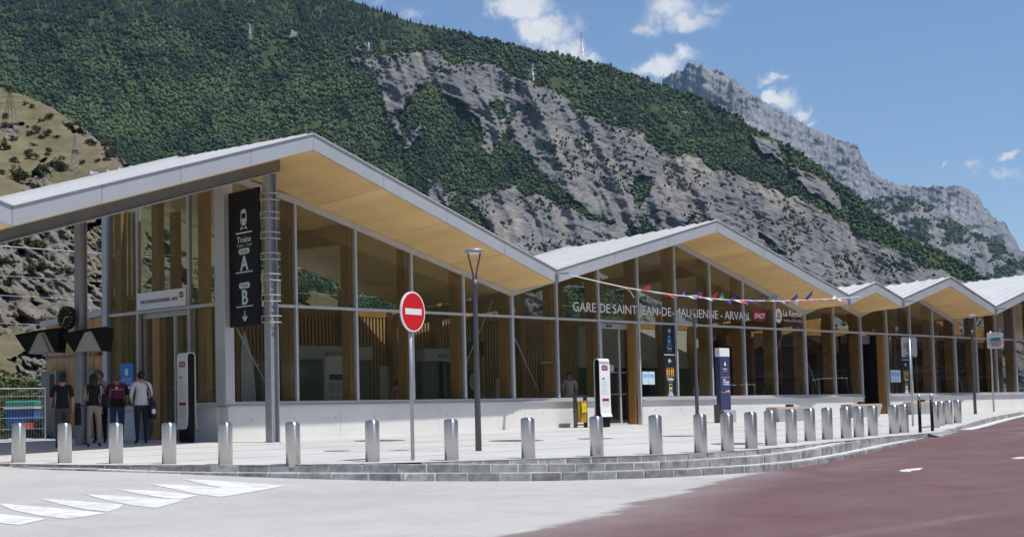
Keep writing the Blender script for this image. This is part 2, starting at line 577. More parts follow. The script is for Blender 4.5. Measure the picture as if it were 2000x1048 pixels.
# ------------------------------------------------------------------ mountains: slopes surveyed by bearing and height angle
def bearing(x, y):
    d = px_dir(x, y)
    return math.degrees(math.atan2(d[0], d[1])), math.degrees(math.asin(d[2]))
def to_uv(az, el):
    a, e = np.radians(az), np.radians(el)
    d = np.stack([np.sin(a) * np.cos(e), np.cos(a) * np.cos(e), np.sin(e)], -1)
    z = np.maximum(d @ CF, 0.05)
    return 1000 + F_PX * (d @ CR) / z, PP_Y - F_PX * (d @ CU) / z
class Slope:
    def __init__(s, crest, az0, az1, naz, nrow, el0, dist, relief, crest_noise=0.0):
        b = [bearing(x, y) for x, y in crest]
        s.ca, s.ce = [p[0] for p in b], [p[1] for p in b]
        s.az = np.linspace(az0, az1, naz)
        s.t = np.linspace(0, 1, nrow)
        s.el0 = el0
        E = np.interp(s.az, s.ca, s.ce)
        if crest_noise:
            E = E + crest_noise * (fbm(s.az * 9, s.az * 0, 91, 5, .6) - 0.5)
        s.E = E
        A, T = np.meshgrid(s.az, s.t, indexing='ij')
        EL = el0 + (E[:, None] - el0) * T
        U, V = to_uv(A, EL)
        s.A, s.EL, s.U, s.V, s.T = A, EL, U, V, T
        s.D = dist(A, T, E[:, None]) + relief(U, V, T)
    def pos(s, A, EL, D):
        a, e = np.radians(A), np.radians(EL)
        return np.stack([CAM[0] + D * np.sin(a) * np.cos(e), CAM[1] + D * np.cos(a) * np.cos(e), CAM[2] + D * np.sin(e)], -1)
    def at(s, az, el):
        """points of the surface at given bearings"""
        E = np.interp(az, s.az, s.E)
        t_ = np.clip((el - s.el0) / (E - s.el0), 0, 1)
        i = np.clip((az - s.az[0]) / (s.az[1] - s.az[0]), 0, len(s.az) - 1.001)
        j = np.clip(t_ * (len(s.t) - 1), 0, len(s.t) - 1.001)
        i0, j0 = i.astype(int), j.astype(int)
        fi, fj = i - i0, j - j0
        D = (s.D[i0, j0] * (1 - fi) + s.D[i0 + 1, j0] * fi) * (1 - fj) + (s.D[i0, j0 + 1] * (1 - fi) + s.D[i0 + 1, j0 + 1] * fi) * fj
        return s.pos(az, s.el0 + (E - s.el0) * t_, D), D
    def build(s, name, m, attrs, back=400.0):
        P = s.pos(s.A, s.EL, s.D)
        na, nr = P.shape[:2]
        # far side of the ridge: two more rows falling away
        c = P[:, -1]
        out = np.stack([np.sin(np.radians(s.az)), np.cos(np.radians(s.az)), np.zeros(na)], -1)
        b1 = c + out * back * 0.25 - np.array((0, 0, 1.0)) * (0.12 * back)
        b2 = c + out * back - np.array((0, 0, 1.0)) * np.minimum(back * 0.8, np.maximum(c[:, 2] + 5, 5))[:, None]
        foot = P[:, 0].copy()
        foot[:, 2] = np.minimum(foot[:, 2], 0) - 6
        P = np.concatenate([foot[:, None], P, b1[:, None], b2[:, None]], 1)
        nr2 = nr + 3
        idx = np.arange(na * nr2).reshape(na, nr2)
        q = np.stack([idx[:-1, :-1], idx[1:, :-1], idx[1:, 1:], idx[:-1, 1:]], -1).reshape(-1, 4)
        me = bpy.data.meshes.new(name)
        me.vertices.add(na * nr2)
        me.vertices.foreach_set('co', P.reshape(-1))
        me.loops.add(q.size)
        me.loops.foreach_set('vertex_index', q.reshape(-1))
        me.polygons.add(len(q))
        me.polygons.foreach_set('loop_start', np.arange(0, q.size, 4))
        me.polygons.foreach_set('loop_total', np.full(len(q), 4))
        me.polygons.foreach_set('use_smooth', np.ones(len(q), bool))
        me.update(calc_edges=True)
        me.validate()
        for k, a in attrs.items():
            at = me.attributes.new(k, 'FLOAT', 'POINT')
            full = np.concatenate([a[:, :1], a, a[:, -1:], a[:, -1:]], 1)
            at.data.foreach_set('value', full.reshape(-1).astype(np.float32))
        me.materials.append(m)
        o = bpy.data.objects.new(name, me)
        COL.objects.link(o)
        return o

def slope_mat(name, soil, soil2, rock, rock2, rock3, k=1.0, strat=(0.012, 0.012, 0.05), bump=1.0, bdist=3.0, scree=None):
    """ground cover where the map says soil, banded and streaked bare rock where it says rock"""
    m = bpy.data.materials.new(name)
    m.use_nodes = True
    t = m.node_tree
    b = t.nodes['Principled BSDF']
    b.inputs['Roughness'].default_value = 0.95
    b.inputs['Specular IOR Level'].default_value = 0.1
    co = N(t, 'ShaderNodeTexCoord')
    def noise(sc_, det, vec, rough=0.62):
        n = N(t, 'ShaderNodeTexNoise')
        n.inputs['Scale'].default_value = sc_ * k
        n.inputs['Detail'].default_value = det
        n.inputs['Roughness'].default_value = rough
        t.links.new(vec, n.inputs['Vector'])
        return n.outputs['Fac']
    mp = N(t, 'ShaderNodeMapping')
    mp.inputs['Rotation'].default_value = (R(18), R(-22), R(30))
    mp.inputs['Scale'].default_value = strat
    t.links.new(co.outputs['Object'], mp.inputs['Vector'])
    O = co.outputs['Object']
    def ramp(fac, stops):
        r = N(t, 'ShaderNodeValToRGB')
        t.links.new(fac, r.inputs['Fac'])
        e = r.color_ramp.elements
        while len(e) < len(stops):
            e.new(0.5)
        for i, (p, c) in enumerate(stops):
            e[i].position = p
            e[i].color = (*c, 1)
        return r.outputs['Color']
    def mix(fac, a, c):
        n = N(t, 'ShaderNodeMix', data_type='RGBA')
        t.links.new(fac, n.inputs['Factor'])
        t.links.new(a, n.inputs['A'])
        t.links.new(c, n.inputs['B'])
        return n.outputs['Result']
    band = noise(1.0 / k, 9, mp.outputs['Vector'], 0.78)
    rk = ramp(band, [(0.36, rock2), (0.46, rock), (0.54, rock), (0.65, rock3)])
    big = noise(0.006, 5, O)
    rk2 = ramp(big, [(0.35, [c * 0.86 for c in rock]), (0.5, rock), (0.7, rock3)])
    h = N(t, 'ShaderNodeMix', data_type='RGBA')
    h.inputs['Factor'].default_value = 0.32
    t.links.new(rk, h.inputs['A'])
    t.links.new(rk2, h.inputs['B'])
    rockc = h.outputs['Result']
    if scree:
        sa = N(t, 'ShaderNodeAttribute', attribute_name='scree')
        sm = N(t, 'ShaderNodeMath', operation='MULTIPLY')
        t.links.new(sa.outputs['Fac'], sm.inputs[0])
        t.links.new(ramp(noise(0.03, 7, O, 0.75), [(0.35, (.15, .15, .15)), (0.62, (1, 1, 1))]), sm.inputs[1])
        rockc = mix(sm.outputs[0], rockc, ramp(noise(0.06, 6, O, .7), [(0.35, [c * .78 for c in scree]), (0.65, [c * 1.15 for c in scree])]))
    # cracks and blocks
    cb = N(t, 'ShaderNodeMix', data_type='RGBA', blend_type='MULTIPLY')
    cb.inputs['Factor'].default_value = 1.0
    t.links.new(rockc, cb.inputs['A'])
    t.links.new(ramp(noise(0.11, 8, O, 0.8), [(0.36, (.50, .50, .53)), (0.50, (.95, .95, .95)), (0.66, (1.22, 1.2, 1.16))]), cb.inputs['B'])
    rockc = cb.outputs['Result']
    so = ramp(noise(0.02, 8, O, 0.7), [(0.35, soil), (0.65, soil2)])
    at = N(t, 'ShaderNodeAttribute', attribute_name='rock')
    fac = N(t, 'ShaderNodeMath', operation='ADD')
    t.links.new(at.outputs['Fac'], fac.inputs[0])
    fn = N(t, 'ShaderNodeMath', operation='MULTIPLY_ADD')
    t.links.new(noise(0.05, 6, O, 0.7), fn.inputs[0])
    fn.inputs[1].default_value = 0.9
    fn.inputs[2].default_value = -0.45
    t.links.new(fn.outputs[0], fac.inputs[1])
    st = N(t, 'ShaderNodeMapRange', interpolation_type='SMOOTHSTEP')
    t.links.new(fac.outputs[0], st.inputs['Value'])
    st.inputs['From Min'].default_value = 0.38
    st.inputs['From Max'].default_value = 0.62
    t.links.new(mix(st.outputs['Result'], so, rockc), b.inputs['Base Color'])
    bp = N(t, 'ShaderNodeBump')
    bp.inputs['Strength'].default_value = bump
    bp.inputs['Distance'].default_value = bdist
    t.links.new(noise(0.09, 9, O, 0.72), bp.inputs['Height'])
    t.links.new(bp.outputs['Normal'], b.inputs['Normal'])
    return m

# --- forested mountain with the great bare cliff
CREST = [(-700, -330), (-200, -200), (300, -95), (690, 2), (800, 42), (900, 63), (1000, 89), (1100, 109), (1200, 133), (1292, 166), (1370, 193), (1446, 229),
         (1463, 246), (1509, 269), (1566, 300), (1624, 346), (1675, 384), (1715, 424), (1773, 464), (1824, 487), (1887, 518), (1922, 544), (2000, 558), (2300, 620), (2700, 690)]
ROCKS = [
    [(680, 120), (734, 107), (835, 101), (880, 118), (960, 130), (1030, 158), (1085, 183), (1120, 208), (1180, 240), (1230, 250), (1257, 269), (1286, 298), (1366, 312),
     (1429, 344), (1509, 366), (1566, 395), (1635, 432), (1715, 475), (1801, 515), (1887, 544), (2010, 565), (2600, 680), (2600, 800), (1000, 800), (985, 560), (1017, 497),
     (1110, 470), (1134, 422), (1134, 411), (1097, 369), (1054, 331), (1022, 289), (995, 254), (974, 278), (953, 283), (931, 240), (899, 203), (862, 176), (835, 160),
     (814, 166), (787, 208), (766, 240), (755, 214), (750, 171), (728, 144), (707, 139)],
    [(921, 401), (969, 374), (1006, 366), (1027, 388), (1065, 380), (1134, 425), (1200, 470), (1200, 560), (1017, 510), (963, 454)],
    [(830, 353), (889, 380), (885, 411), (840, 390)], [(762, 240), (772, 236), (790, 262), (778, 268)], [(804, 258), (826, 230), (820, 270), (800, 295), (790, 292)],
    [(563, 62), (585, 64), (580, 82), (566, 80)], [(1470, 262), (1520, 288), (1530, 318), (1490, 300)], [(1540, 322), (1590, 340), (1650, 395), (1640, 415), (1580, 375)],
    [(690, 92), (712, 96), (700, 106)], [(940, 285), (965, 262), (962, 300), (945, 300)], [(1330, 215), (1352, 222), (1340, 228)], [(940, 560), (1000, 545), (1060, 640), (880, 640)]]
GREENS = [[(958, 190), (982, 195), (985, 235), (972, 240), (960, 220)], [(995, 210), (1008, 215), (1006, 238), (997, 236)], [(1234, 400), (1246, 350), (1274, 344), (1268, 380), (1246, 415)],
          [(1215, 468), (1228, 434), (1262, 428), (1285, 452), (1262, 472)], [(1335, 440), (1350, 425), (1362, 446)], [(1610, 400), (1680, 425), (1660, 440)], [(1480, 455), (1520, 470), (1545, 505), (1500, 480)],
          [(1040, 600), (1100, 570), (1180, 560), (1260, 590), (1200, 640), (1100, 640)], [(1700, 395), (1760, 440), (1850, 490), (1940, 540), (1860, 530), (1760, 480)], [(1120, 400), (1200, 430), (1190, 440), (1130, 425)]]
def rock_map(U, V):
    u = U + 26 * (fbm(U / 40, V / 40, 3, 4) - 0.5) + 14 * (fbm(U / 9, V / 9, 8, 3) - 0.5)
    v = V + 26 * (fbm(U / 40, V / 40, 13, 4) - 0.5) + 14 * (fbm(U / 9, V / 9, 18, 3) - 0.5)
    r_ = np.zeros(U.shape, bool)
    for p in ROCKS:
        r_ |= inpoly(u, v, p)
    for p in GREENS:
        r_ &= ~inpoly(u, v, p)
    return r_.astype(float)
def main_dist(A, T, E):
    return 1250 + (1000 * np.clip(E, 3, 20) / 15) * T
def strata(U, V, tilt, lam, seed, wob=1.2):
    """beds that weather into ledges: steep riser, flat tread"""
    c, s_ = math.cos(R(tilt)), math.sin(R(tilt))
    p, q = U * c + V * s_, -U * s_ + V * c
    k = q / lam + wob * fbm(p / (lam * 9), q / (lam * 3), seed, 4)
    fr_ = k - np.floor(k)
    hgt = .45 + .9 * vnoise(np.floor(k) * 3.7 + p / (lam * 14), np.floor(k) * 1.3, seed + 5)
    return (np.where(fr_ < .68, fr_ / .68, (1 - fr_) / .32) - .5) * hgt
def gullies(U, V, seed):
    """0 on buttresses, 1 in the bottom of gullies that run down the fall line"""
    w = 22 * (fbm(U / 70, V / 70, seed, 4) - .5)
    g1 = 1 - ridged((U - .42 * V + w) / 92, (V + .3 * U) / 520, seed + 1, 2, .4)
    g2 = 1 - ridged((U - .46 * V + 1.5 * w) / 31, (V + .3 * U) / 190, seed + 3, 2, .5)
    return g1, g2
def main_relief(U, V, T):
    rk = rock_map(U, V)
    big = 170 * (fbm(U / 420 + .2, V / 330, 41, 3) - 0.5)
    g1, g2 = gullies(U, V, 43)
    rel = big + 55 * g1 + 16 * g2
    rel += rk * (46 * g1 ** 1.4 + 17 * g2 ** 1.4 * (.3 + 1.4 * fbm(U / 80, V / 80, 47, 3)) + 6.5 * strata(U, V, 20, 27, 51, 3.2) + 3.2 * strata(U, V, 25, 9, 55, 2.6) + 30 * (fbm(U / 34 + .3 * V / 34, V / 25, 61, 6, .60) - .5) + 8 * (fbm(U / 6, V / 4.6, 63, 4, .7) - .5) - 26)
    return rel + 9 * (fbm(U / 30, V / 26, 71, 4) - 0.5)
MTN = Slope(CREST, 20, 78, 980, 330, 0.2, main_dist, main_relief)
RK = rock_map(MTN.U, MTN.V)
m_mtn = slope_mat('mountain_slope', (0.040, 0.060, 0.026), (0.085, 0.100, 0.045), (0.195, 0.192, 0.196), (0.060, 0.061, 0.070), (0.32, 0.30, 0.27), bdist=5.0, scree=(0.37, 0.325, 0.265))
_g1, _g2 = gullies(MTN.U, MTN.V, 43)
SCREE = np.clip(1.5 * sstep(.50, .85, _g2) * fbm(MTN.U / 60, MTN.V / 60, 77, 4) + .75 * sstep(.58, .74, fbm(MTN.U / 110, MTN.V / 70, 79, 4)), 0, 1)
tag(MTN.build('mountain', m_mtn, {'rock': RK, 'scree': SCREE}, 700.0), kind='structure')

# --- far limestone peak
PEAK = [(1180, 260), (1240, 215), (1275, 182), (1291, 168), (1294, 152), (1312, 143), (1335, 137), (1343, 123), (1356, 125), (1362, 136), (1371, 123), (1382, 135), (1406, 137), (1429, 152), (1452, 172),
        (1486, 195), (1521, 215), (1555, 232), (1601, 258), (1647, 275), (1675, 281), (1684, 309), (1698, 332), (1727, 349), (1761, 361), (1830, 364), (1881, 365), (1910, 378), (1922, 401),
        (1944, 427), (1965, 432), (1973, 452), (1993, 487), (2040, 530), (2200, 600), (2500, 640)]
def peak_relief(U, V, T):
    w = 14 * (fbm(U / 40, V / 40, 80, 4) - .5)
    ver = 150 * (1 - ridged((U + .25 * V + w) / 58, V / 210, 81, 2, .4)) + 75 * (1 - ridged((U + .25 * V + w) / 17, V / 70, 84, 3, .55))
    return 230 * (fbm(U / 150, V / 110, 85, 3) - .5) + ver + 11 * strata(U, V, 26, 17, 88, 2.4) + 7 * strata(U, V, 24, 7, 89, 2.0) + 55 * (fbm(U / 9, V / 9, 87, 5, .68) - .5)
PK = Slope(PEAK, 50, 76, 620, 150, 2.0, lambda A, T, E: 6000 + 1300 * T, peak_relief, 0.26)
prk = np.clip(1.15 - 1.5 * sstep(.62, .9, fbm(PK.U / 30, PK.V / 14, 5, 4) + .25 * (1 - PK.T)) - .25 * (1 - PK.T), 0, 1)
m_pk = slope_mat('limestone', (0.060, 0.075, 0.045), (0.10, 0.11, 0.07), (0.30, 0.30, 0.315), (0.13, 0.135, 0.155), (0.41, 0.39, 0.37), 0.35, (0.006, 0.006, 0.004), 1.0, 20.0)
tag(PK.build('far_peak', m_pk, {'rock': prk}, 1500.0), kind='structure')

# --- rocky shoulder between the two
SHO = [(1560, 520), (1640, 440), (1680, 396), (1698, 389), (1722, 384), (1750, 381), (1780, 386), (1807, 392), (1847, 421), (1887, 444), (1944, 472), (2000, 492), (2200, 560), (2500, 640)]
def sho_relief(U, V, T):
    return 150 * (fbm(U / 90, V / 70, 95, 3) - .5) + 80 * (1 - ridged((U - .3 * V) / 44, V / 150, 97, 3, .5)) + 8 * strata(U, V, 24, 12, 98, 2.2) + 34 * (fbm(U / 8, V / 6, 99, 4, .65) - .5)
SH = Slope(SHO, 58, 76, 300, 100, 1.0, lambda A, T, E: 3300 + 900 * T, sho_relief, 0.08)
srk = np.clip(1.1 - 1.6 * sstep(.50, .58, fbm(SH.U / 30, SH.V / 20, 6, 5, .6)), 0, 1)
m_sh = slope_mat('shoulder_slope', (0.035, 0.055, 0.028), (0.07, 0.085, 0.045), (0.20, 0.20, 0.21), (0.075, 0.075, 0.085), (0.32, 0.30, 0.27), 0.6, (0.008, 0.008, 0.03), 1.0, 6.0)
tag(SH.build('rocky_shoulder', m_sh, {'rock': srk}, 900.0), kind='structure')

# --- dry grass hill just behind the railway
HILLC = [(-900, 60), (-300, 118), (0, 173), (40, 184), (72, 198), (100, 208), (132, 232), (168, 256), (200, 280), (224, 298), (248, 318), (330, 392), (400, 452), (500, 520), (560, 556), (640, 574), (680, 598), (760, 640), (900, 690), (1200, 740), (1700, 760)]
HROCK = [[(-200, 390), (60, 415), (130, 425), (215, 415), (225, 600), (140, 660), (60, 640), (-200, 690)], [(285, 440), (330, 480), (380, 560), (380, 640), (285, 610)], [(60, 330), (110, 320), (95, 370), (50, 380)],
         [(120, 225), (180, 262), (240, 320), (215, 318), (150, 268)], [(0, 240), (35, 240), (30, 275), (0, 280)], [(430, 560), (560, 590), (700, 620), (700, 760), (430, 760)], [(20, 700), (120, 650), (180, 740), (60, 790)]]
def hill_rock(U, V):
    u = U + 60 * (fbm(U / 45, V / 45, 23, 4) - 0.5)
    v = V + 60 * (fbm(U / 45, V / 45, 33, 4) - 0.5)
    r_ = np.zeros(U.shape, bool)
    for p in HROCK:
        r_ |= inpoly(u, v, p)
    return r_.astype(float) * np.clip(2.6 * fbm((U + V) / 34, (V - U * .7) / 14, 37, 5, .6) - .50, 0, 1)
def hill_dist(A, T, E):
    return 95 + (230 * np.clip(E, 1.5, 16) / 12.6) * T
def hill_relief(U, V, T):
    rk = hill_rock(U, V)
    p, q = U * .78 + V * .62, -U * .62 + V * .78
    g = 1 - ridged((U - .55 * V + 26 * (fbm(U / 60, V / 60, 105, 4) - .5)) / 62, (V + .4 * U) / 260, 103, 3, .5)
    return 12 * (fbm(U / 150, V / 120, 101, 4) - .5) + rk * (14 * g + 2.0 * strata(U, V, 38, 34, 111, 2.6) + 1.0 * strata(U, V, 34, 12, 113, 2.4) + 8.0 * (fbm(U / 34, V / 26, 107, 6, .62) - .5)) + 2.0 * (fbm(U / 26, V / 18, 109, 4) - .5) * np.minimum(1, T * 8)
HILL = Slope(HILLC, 23, 58, 800, 290, -0.35, hill_dist, hill_relief, 0.12)
m_hill = slope_mat('dry_hillside', (0.120, 0.110, 0.062), (0.205, 0.175, 0.110), (0.200, 0.182, 0.162), (0.075, 0.066, 0.060), (0.33, 0.30, 0.265), 8.0, (0.10, 0.10, 0.35), 1.0, 0.4)
tag(HILL.build('hill', m_hill, {'rock': hill_rock(HILL.U, HILL.V)}, 120.0), kind='structure')

# --- the other side of the valley, behind the viewer
def far_side():
    na, nr = 220, 40
    az = np.linspace(84, 374, na)
    t_ = np.linspace(0, 1, nr)
    A, T = np.meshgrid(az, t_, indexing='ij')
    E = 9.5 + 5 * fbm(A / 22, A * 0, 201, 4)
    EL = E * T
    D = 900 + 1900 * T + 260 * (fbm(A / 6, EL / 3, 205, 4) - .5)
    a, e = np.radians(A), np.radians(EL)
    P = np.stack([CAM[0] + D * np.sin(a) * np.cos(e), CAM[1] + D * np.cos(a) * np.cos(e), D * np.sin(e) - 4], -1)
    idx = np.arange(na * nr).reshape(na, nr)
    q = np.stack([idx[:-1, :-1], idx[:-1, 1:], idx[1:, 1:], idx[1:, :-1]], -1).reshape(-1, 4)
    me = bpy.data.meshes.new('valley_side')
    me.from_pydata(P.reshape(-1, 3).tolist(), [], q.tolist())
    at = me.attributes.new('rock', 'FLOAT', 'POINT')
    at.data.foreach_set('value', np.clip(fbm(A / 5, EL / 2, 207, 4) * 2 - 1, 0, 1).reshape(-1).astype(np.float32))
    me.materials.append(m_mtn)
    o = bpy.data.objects.new('valley_side', me)
    COL.objects.link(o)
    tag(o, kind='structure')
far_side()

# ------------------------------------------------------------------ forest on the mountain (a mass of trees)
def ico():
    import bmesh
    bm = bmesh.new()
    bmesh.ops.create_icosphere(bm, subdivisions=1, radius=1.0)
    v = np.array([x.co[:] for x in bm.verts])
    f = np.array([[y.index for y in x.verts] for x in bm.faces])
    bm.free()
    return v, f
ICO_V, ICO_F = ico()
nrg = np.random.default_rng(11)
def crown_shapes(k):
    out = []
    for i in range(k):
        v = ICO_V.copy()
        d = np.ones(len(v))
        for _ in range(4):
            c = nrg.normal(size=3)
            c /= np.linalg.norm(c)
            d += 0.42 * np.exp(-((v - c) ** 2).sum(1) / 0.16) * nrg.uniform(.4, 1)
        d *= nrg.uniform(.60, 1.25, len(v))
        v = v * d[:, None] / d.mean()
        out.append(v)
    return out
def foliage_mat(name, c0, c1, c2, trans=0.25):
    m = bpy.data.materials.new(name)
    m.use_nodes = True
    t = m.node_tree
    b = t.nodes['Principled BSDF']
    b.inputs['Roughness'].default_value = 0.75
    b.inputs['Specular IOR Level'].default_value = 0.15
    at = N(t, 'ShaderNodeAttribute', attribute_name='tone')
    r = N(t, 'ShaderNodeValToRGB')
    r.color_ramp.elements.new(0.5)
    for i, (p, c) in enumerate(((0.05, c0), (0.5, c1), (0.95, c2))):
        r.color_ramp.elements[i].position = p
        r.color_ramp.elements[i].color = (*c, 1)
    t.links.new(at.outputs['Fac'], r.inputs['Fac'])
    t.links.new(r.outputs['Color'], b.inputs['Base Color'])
    if trans:
        tl = N(t, 'ShaderNodeBsdfTranslucent')
        t.links.new(r.outputs['Color'], tl.inputs['Color'])
        ms = N(t, 'ShaderNodeMixShader')
        ms.inputs['Fac'].default_value = trans
        t.links.new(b.outputs['BSDF'], ms.inputs[1])
        t.links.new(tl.outputs['BSDF'], ms.inputs[2])
        t.links.new(ms.outputs['Shader'], t.nodes['Material Output'].inputs['Surface'])
    return m
M_FOREST = foliage_mat('forest_leaves', (0.012, 0.027, 0.014), (0.031, 0.058, 0.024), (0.088, 0.122, 0.045), 0.0)
M_CONIF = foliage_mat('conifer_needles', (0.010, 0.021, 0.015), (0.017, 0.032, 0.020), (0.036, 0.054, 0.028), 0.0)
def tri_mesh(name, V, F, m, tone):
    me = bpy.data.meshes.new(name)
    me.vertices.add(len(V))
    me.vertices.foreach_set('co', V.reshape(-1))
    me.loops.add(F.size)
    me.loops.foreach_set('vertex_index', F.reshape(-1))
    me.polygons.add(len(F))
    me.polygons.foreach_set('loop_start', np.arange(0, F.size, F.shape[1]))
    me.polygons.foreach_set('loop_total', np.full(len(F), F.shape[1]))
    me.update(calc_edges=True)
    a = me.attributes.new('tone', 'FLOAT', 'POINT')
    a.data.foreach_set('value', tone.astype(np.float32))
    me.materials.append(m)
    o = bpy.data.objects.new(name, me)
    COL.objects.link(o)
    return o
def forest():
    pts = []
    step = 4.6
    for v in np.arange(-40, 660, step * 0.8):
        n = int(2500 / step)
        u = -250 + (np.arange(n) + nrg.uniform(0, 1, n)) * step
        pts.append(np.stack([u, np.full(n, v) + nrg.uniform(-.5, .5, n) * step], -1))
    pts = np.concatenate(pts)
    d = CF[None] + CR[None] * (pts[:, :1] - 1000) / F_PX - CU[None] * (pts[:, 1:] - PP_Y) / F_PX
    d /= np.linalg.norm(d, axis=1)[:, None]
    az, el = np.degrees(np.arctan2(d[:, 0], d[:, 1])), np.degrees(np.arcsin(d[:, 2]))
    E = np.interp(az, MTN.az, MTN.E)
    rk = rock_map(pts[:, 0], pts[:, 1])
    sparse = fbm(pts[:, 0] / 55, pts[:, 1] / 40, 301, 4)
    keep = (el < E) & (el > 0.3)
    scrub = nrg.uniform(0, 1, len(pts)) < 0.34 * sstep(.50, .64, sparse) + 0.012
    gap = fbm(pts[:, 0] / 26, pts[:, 1] / 16, 351, 4) + .12 * nrg.uniform(-1, 1, len(pts)) > .66
    keep &= ((rk < .5) & ~gap) | ((rk >= .5) & scrub)
    # nothing stands where the near hill hides the slope
    Eh = np.interp(az, HILL.az, HILL.E)
    keep &= el > Eh - 0.4
    pts, az, el, rk, sparse = pts[keep], az[keep], el[keep], rk[keep], sparse[keep]
    P, D = MTN.at(az, el)
    n = len(P)
    conif = (sstep(120, 30, pts[:, 1] + 70 * (fbm(pts[:, 0] / 60, pts[:, 1] / 60, 311, 3) - .5) + .06 * np.maximum(0, 700 - pts[:, 0])) > nrg.uniform(0, 1, n)) & (pts[:, 0] < 1150)
    conif |= (pts[:, 0] > 1180) & (pts[:, 0] < 1480) & (fbm(pts[:, 0] / 70, pts[:, 1] / 50, 321, 3) > .45) & (nrg.uniform(0, 1, n) < .5) & (el > np.interp(az, MTN.az, MTN.E) - 1.9)
    tone0 = np.clip(-.42 + .22 * sstep(70, 230, pts[:, 1] + .05 * pts[:, 0]) + 1.5 * fbm(pts[:, 0] / 75, pts[:, 1] / 42, 331, 5, .62) + nrg.normal(0, .20, n), 0, 1)
    size = (D / F_PX) * step * np.minimum(1.35, np.exp(nrg.normal(-.14, .32, n))) * np.where(rk > .5, .7, 1)
    shapes = crown_shapes(10)
    L = np.where(~conif)[0]
    V, F, T = [], [], []
    base = 0
    for i in L:
        s = shapes[nrg.integers(10)]
        a = nrg.uniform(0, 6.283)
        ca, sa = math.cos(a), math.sin(a)
        w = s * size[i] * np.array((.78, .78, 1.0))
        w = np.stack([w[:, 0] * ca - w[:, 1] * sa, w[:, 0] * sa + w[:, 1] * ca, w[:, 2]], -1) + P[i] + np.array((0, 0, size[i] * .62))
        V.append(w)
        F.append(ICO_F + base)
        T.append(np.clip(tone0[i] + nrg.uniform(-.12, .12, len(s)), 0, 1))
        base += len(s)
    # woods on the rocky shoulder further up the valley
    for _ in range(5200):
        u, v = nrg.uniform(1640, 2060), nrg.uniform(378, 575)
        a_, e_ = bearing(u, v)
        if e_ > np.interp(a_, SH.az, SH.E) or e_ < np.interp(a_, MTN.az, MTN.E) - .3:
            continue
        if fbm(np.array([u / 30]), np.array([v / 20]), 6, 5, .6)[0] < .525 + .05 * nrg.normal():
            continue
        Pp, Dd = SH.at(np.array([a_]), np.array([e_]))
        s = shapes[nrg.integers(10)]
        w = s * (Dd[0] / F_PX * 2.3 * nrg.uniform(.6, 1.3)) + Pp[0] + np.array((0, 0, 2.0))
        V.append(w)
        F.append(ICO_F + base)
        T.append(np.clip(nrg.normal(.4, .2) + nrg.uniform(-.12, .12, len(s)), 0, 1))
        base += len(s)
    o = tri_mesh('broadleaf_forest', np.concatenate(V), np.concatenate(F), M_FOREST, np.concatenate(T))
    tag(o, 'dense green broadleaf forest covering the mountain slope', 'forest', kind='stuff')
    V, F, T = [], [], []
    base = 0
    k = 5
    an = np.arange(k) * 2 * math.pi / k
    for i in np.where(conif)[0]:
        h = size[i] * 1.8
        r0 = size[i] * .62
        vs, fs = [], []
        for (z0, z1, rr) in ((0.0, .5, 1.0), (.28, .78, .74), (.55, 1.08, .46)):
            b_ = len(vs)
            jit = nrg.uniform(.75, 1.2, k)
            vs += [(r0 * rr * jit[q] * math.cos(an[q]), r0 * rr * jit[q] * math.sin(an[q]), h * z0) for q in range(k)] + [(0, 0, h * z1)]
            fs += [(b_ + q, b_ + (q + 1) % k, b_ + k) for q in range(k)]
        vs = np.array(vs) + P[i]
        V.append(vs)
        F.append(np.array(fs) + base)
        T.append(np.clip(tone0[i] + nrg.uniform(-.2, .2, len(vs)), 0, 1))
        base += len(vs)
    o = tri_mesh('conifer_forest', np.concatenate(V), np.concatenate(F), M_CONIF, np.concatenate(T))
    tag(o, 'dark conifer forest along the upper mountain and its ridge', 'forest', kind='stuff')
    print('forest', len(L), int(conif.sum()), flush=True)
forest()

# ------------------------------------------------------------------ leafy shrubs
M_SHRUB = foliage_mat('shrub_leaves', (0.030, 0.045, 0.015), (0.055, 0.075, 0.028), (0.10, 0.115, 0.045), 0.2)
M_BUSH = foliage_mat('dry_bush_leaves', (0.045, 0.052, 0.026), (0.075, 0.080, 0.040), (0.12, 0.12, 0.065), 0.15)
def leaf_cloud(n, r_, h, leaf, flat=1.0, lobes=6):
    """leaves spread through an uneven crown"""
    c = nrg.normal(size=(lobes, 3)) * np.array((r_ * .42, r_ * .42, h * .20)) + np.array((0, 0, h * .52))
    rad = nrg.uniform(.35, .62, lobes) * r_
    k = nrg.integers(0, lobes, n)
    d = nrg.normal(size=(n, 3))
    d /= np.linalg.norm(d, axis=1)[:, None]
    p = c[k] + d * (rad[k] * nrg.uniform(.55, 1.05, n))[:, None] * np.array((1, 1, h / (2 * r_) * 1.1))
    p[:, 2] = np.maximum(p[:, 2], .02 * h)
    a = nrg.normal(size=(n, 3))
    a /= np.linalg.norm(a, axis=1)[:, None]
    b = np.cross(a, nrg.normal(size=(n, 3)))
    b /= np.linalg.norm(b, axis=1)[:, None]
    s = leaf * nrg.uniform(.6, 1.3, n)[:, None]
    V = np.stack([p - a * s, p + b * s * .6, p + a * s, p - b * s * .6], 1).reshape(-1, 3)
    F = np.arange(n * 4).reshape(n, 4)
    T = np.repeat(np.clip(nrg.normal(.5, .22, n) + .15 * (p[:, 2] / h - .5), 0, 1), 4)
    return V, F, T
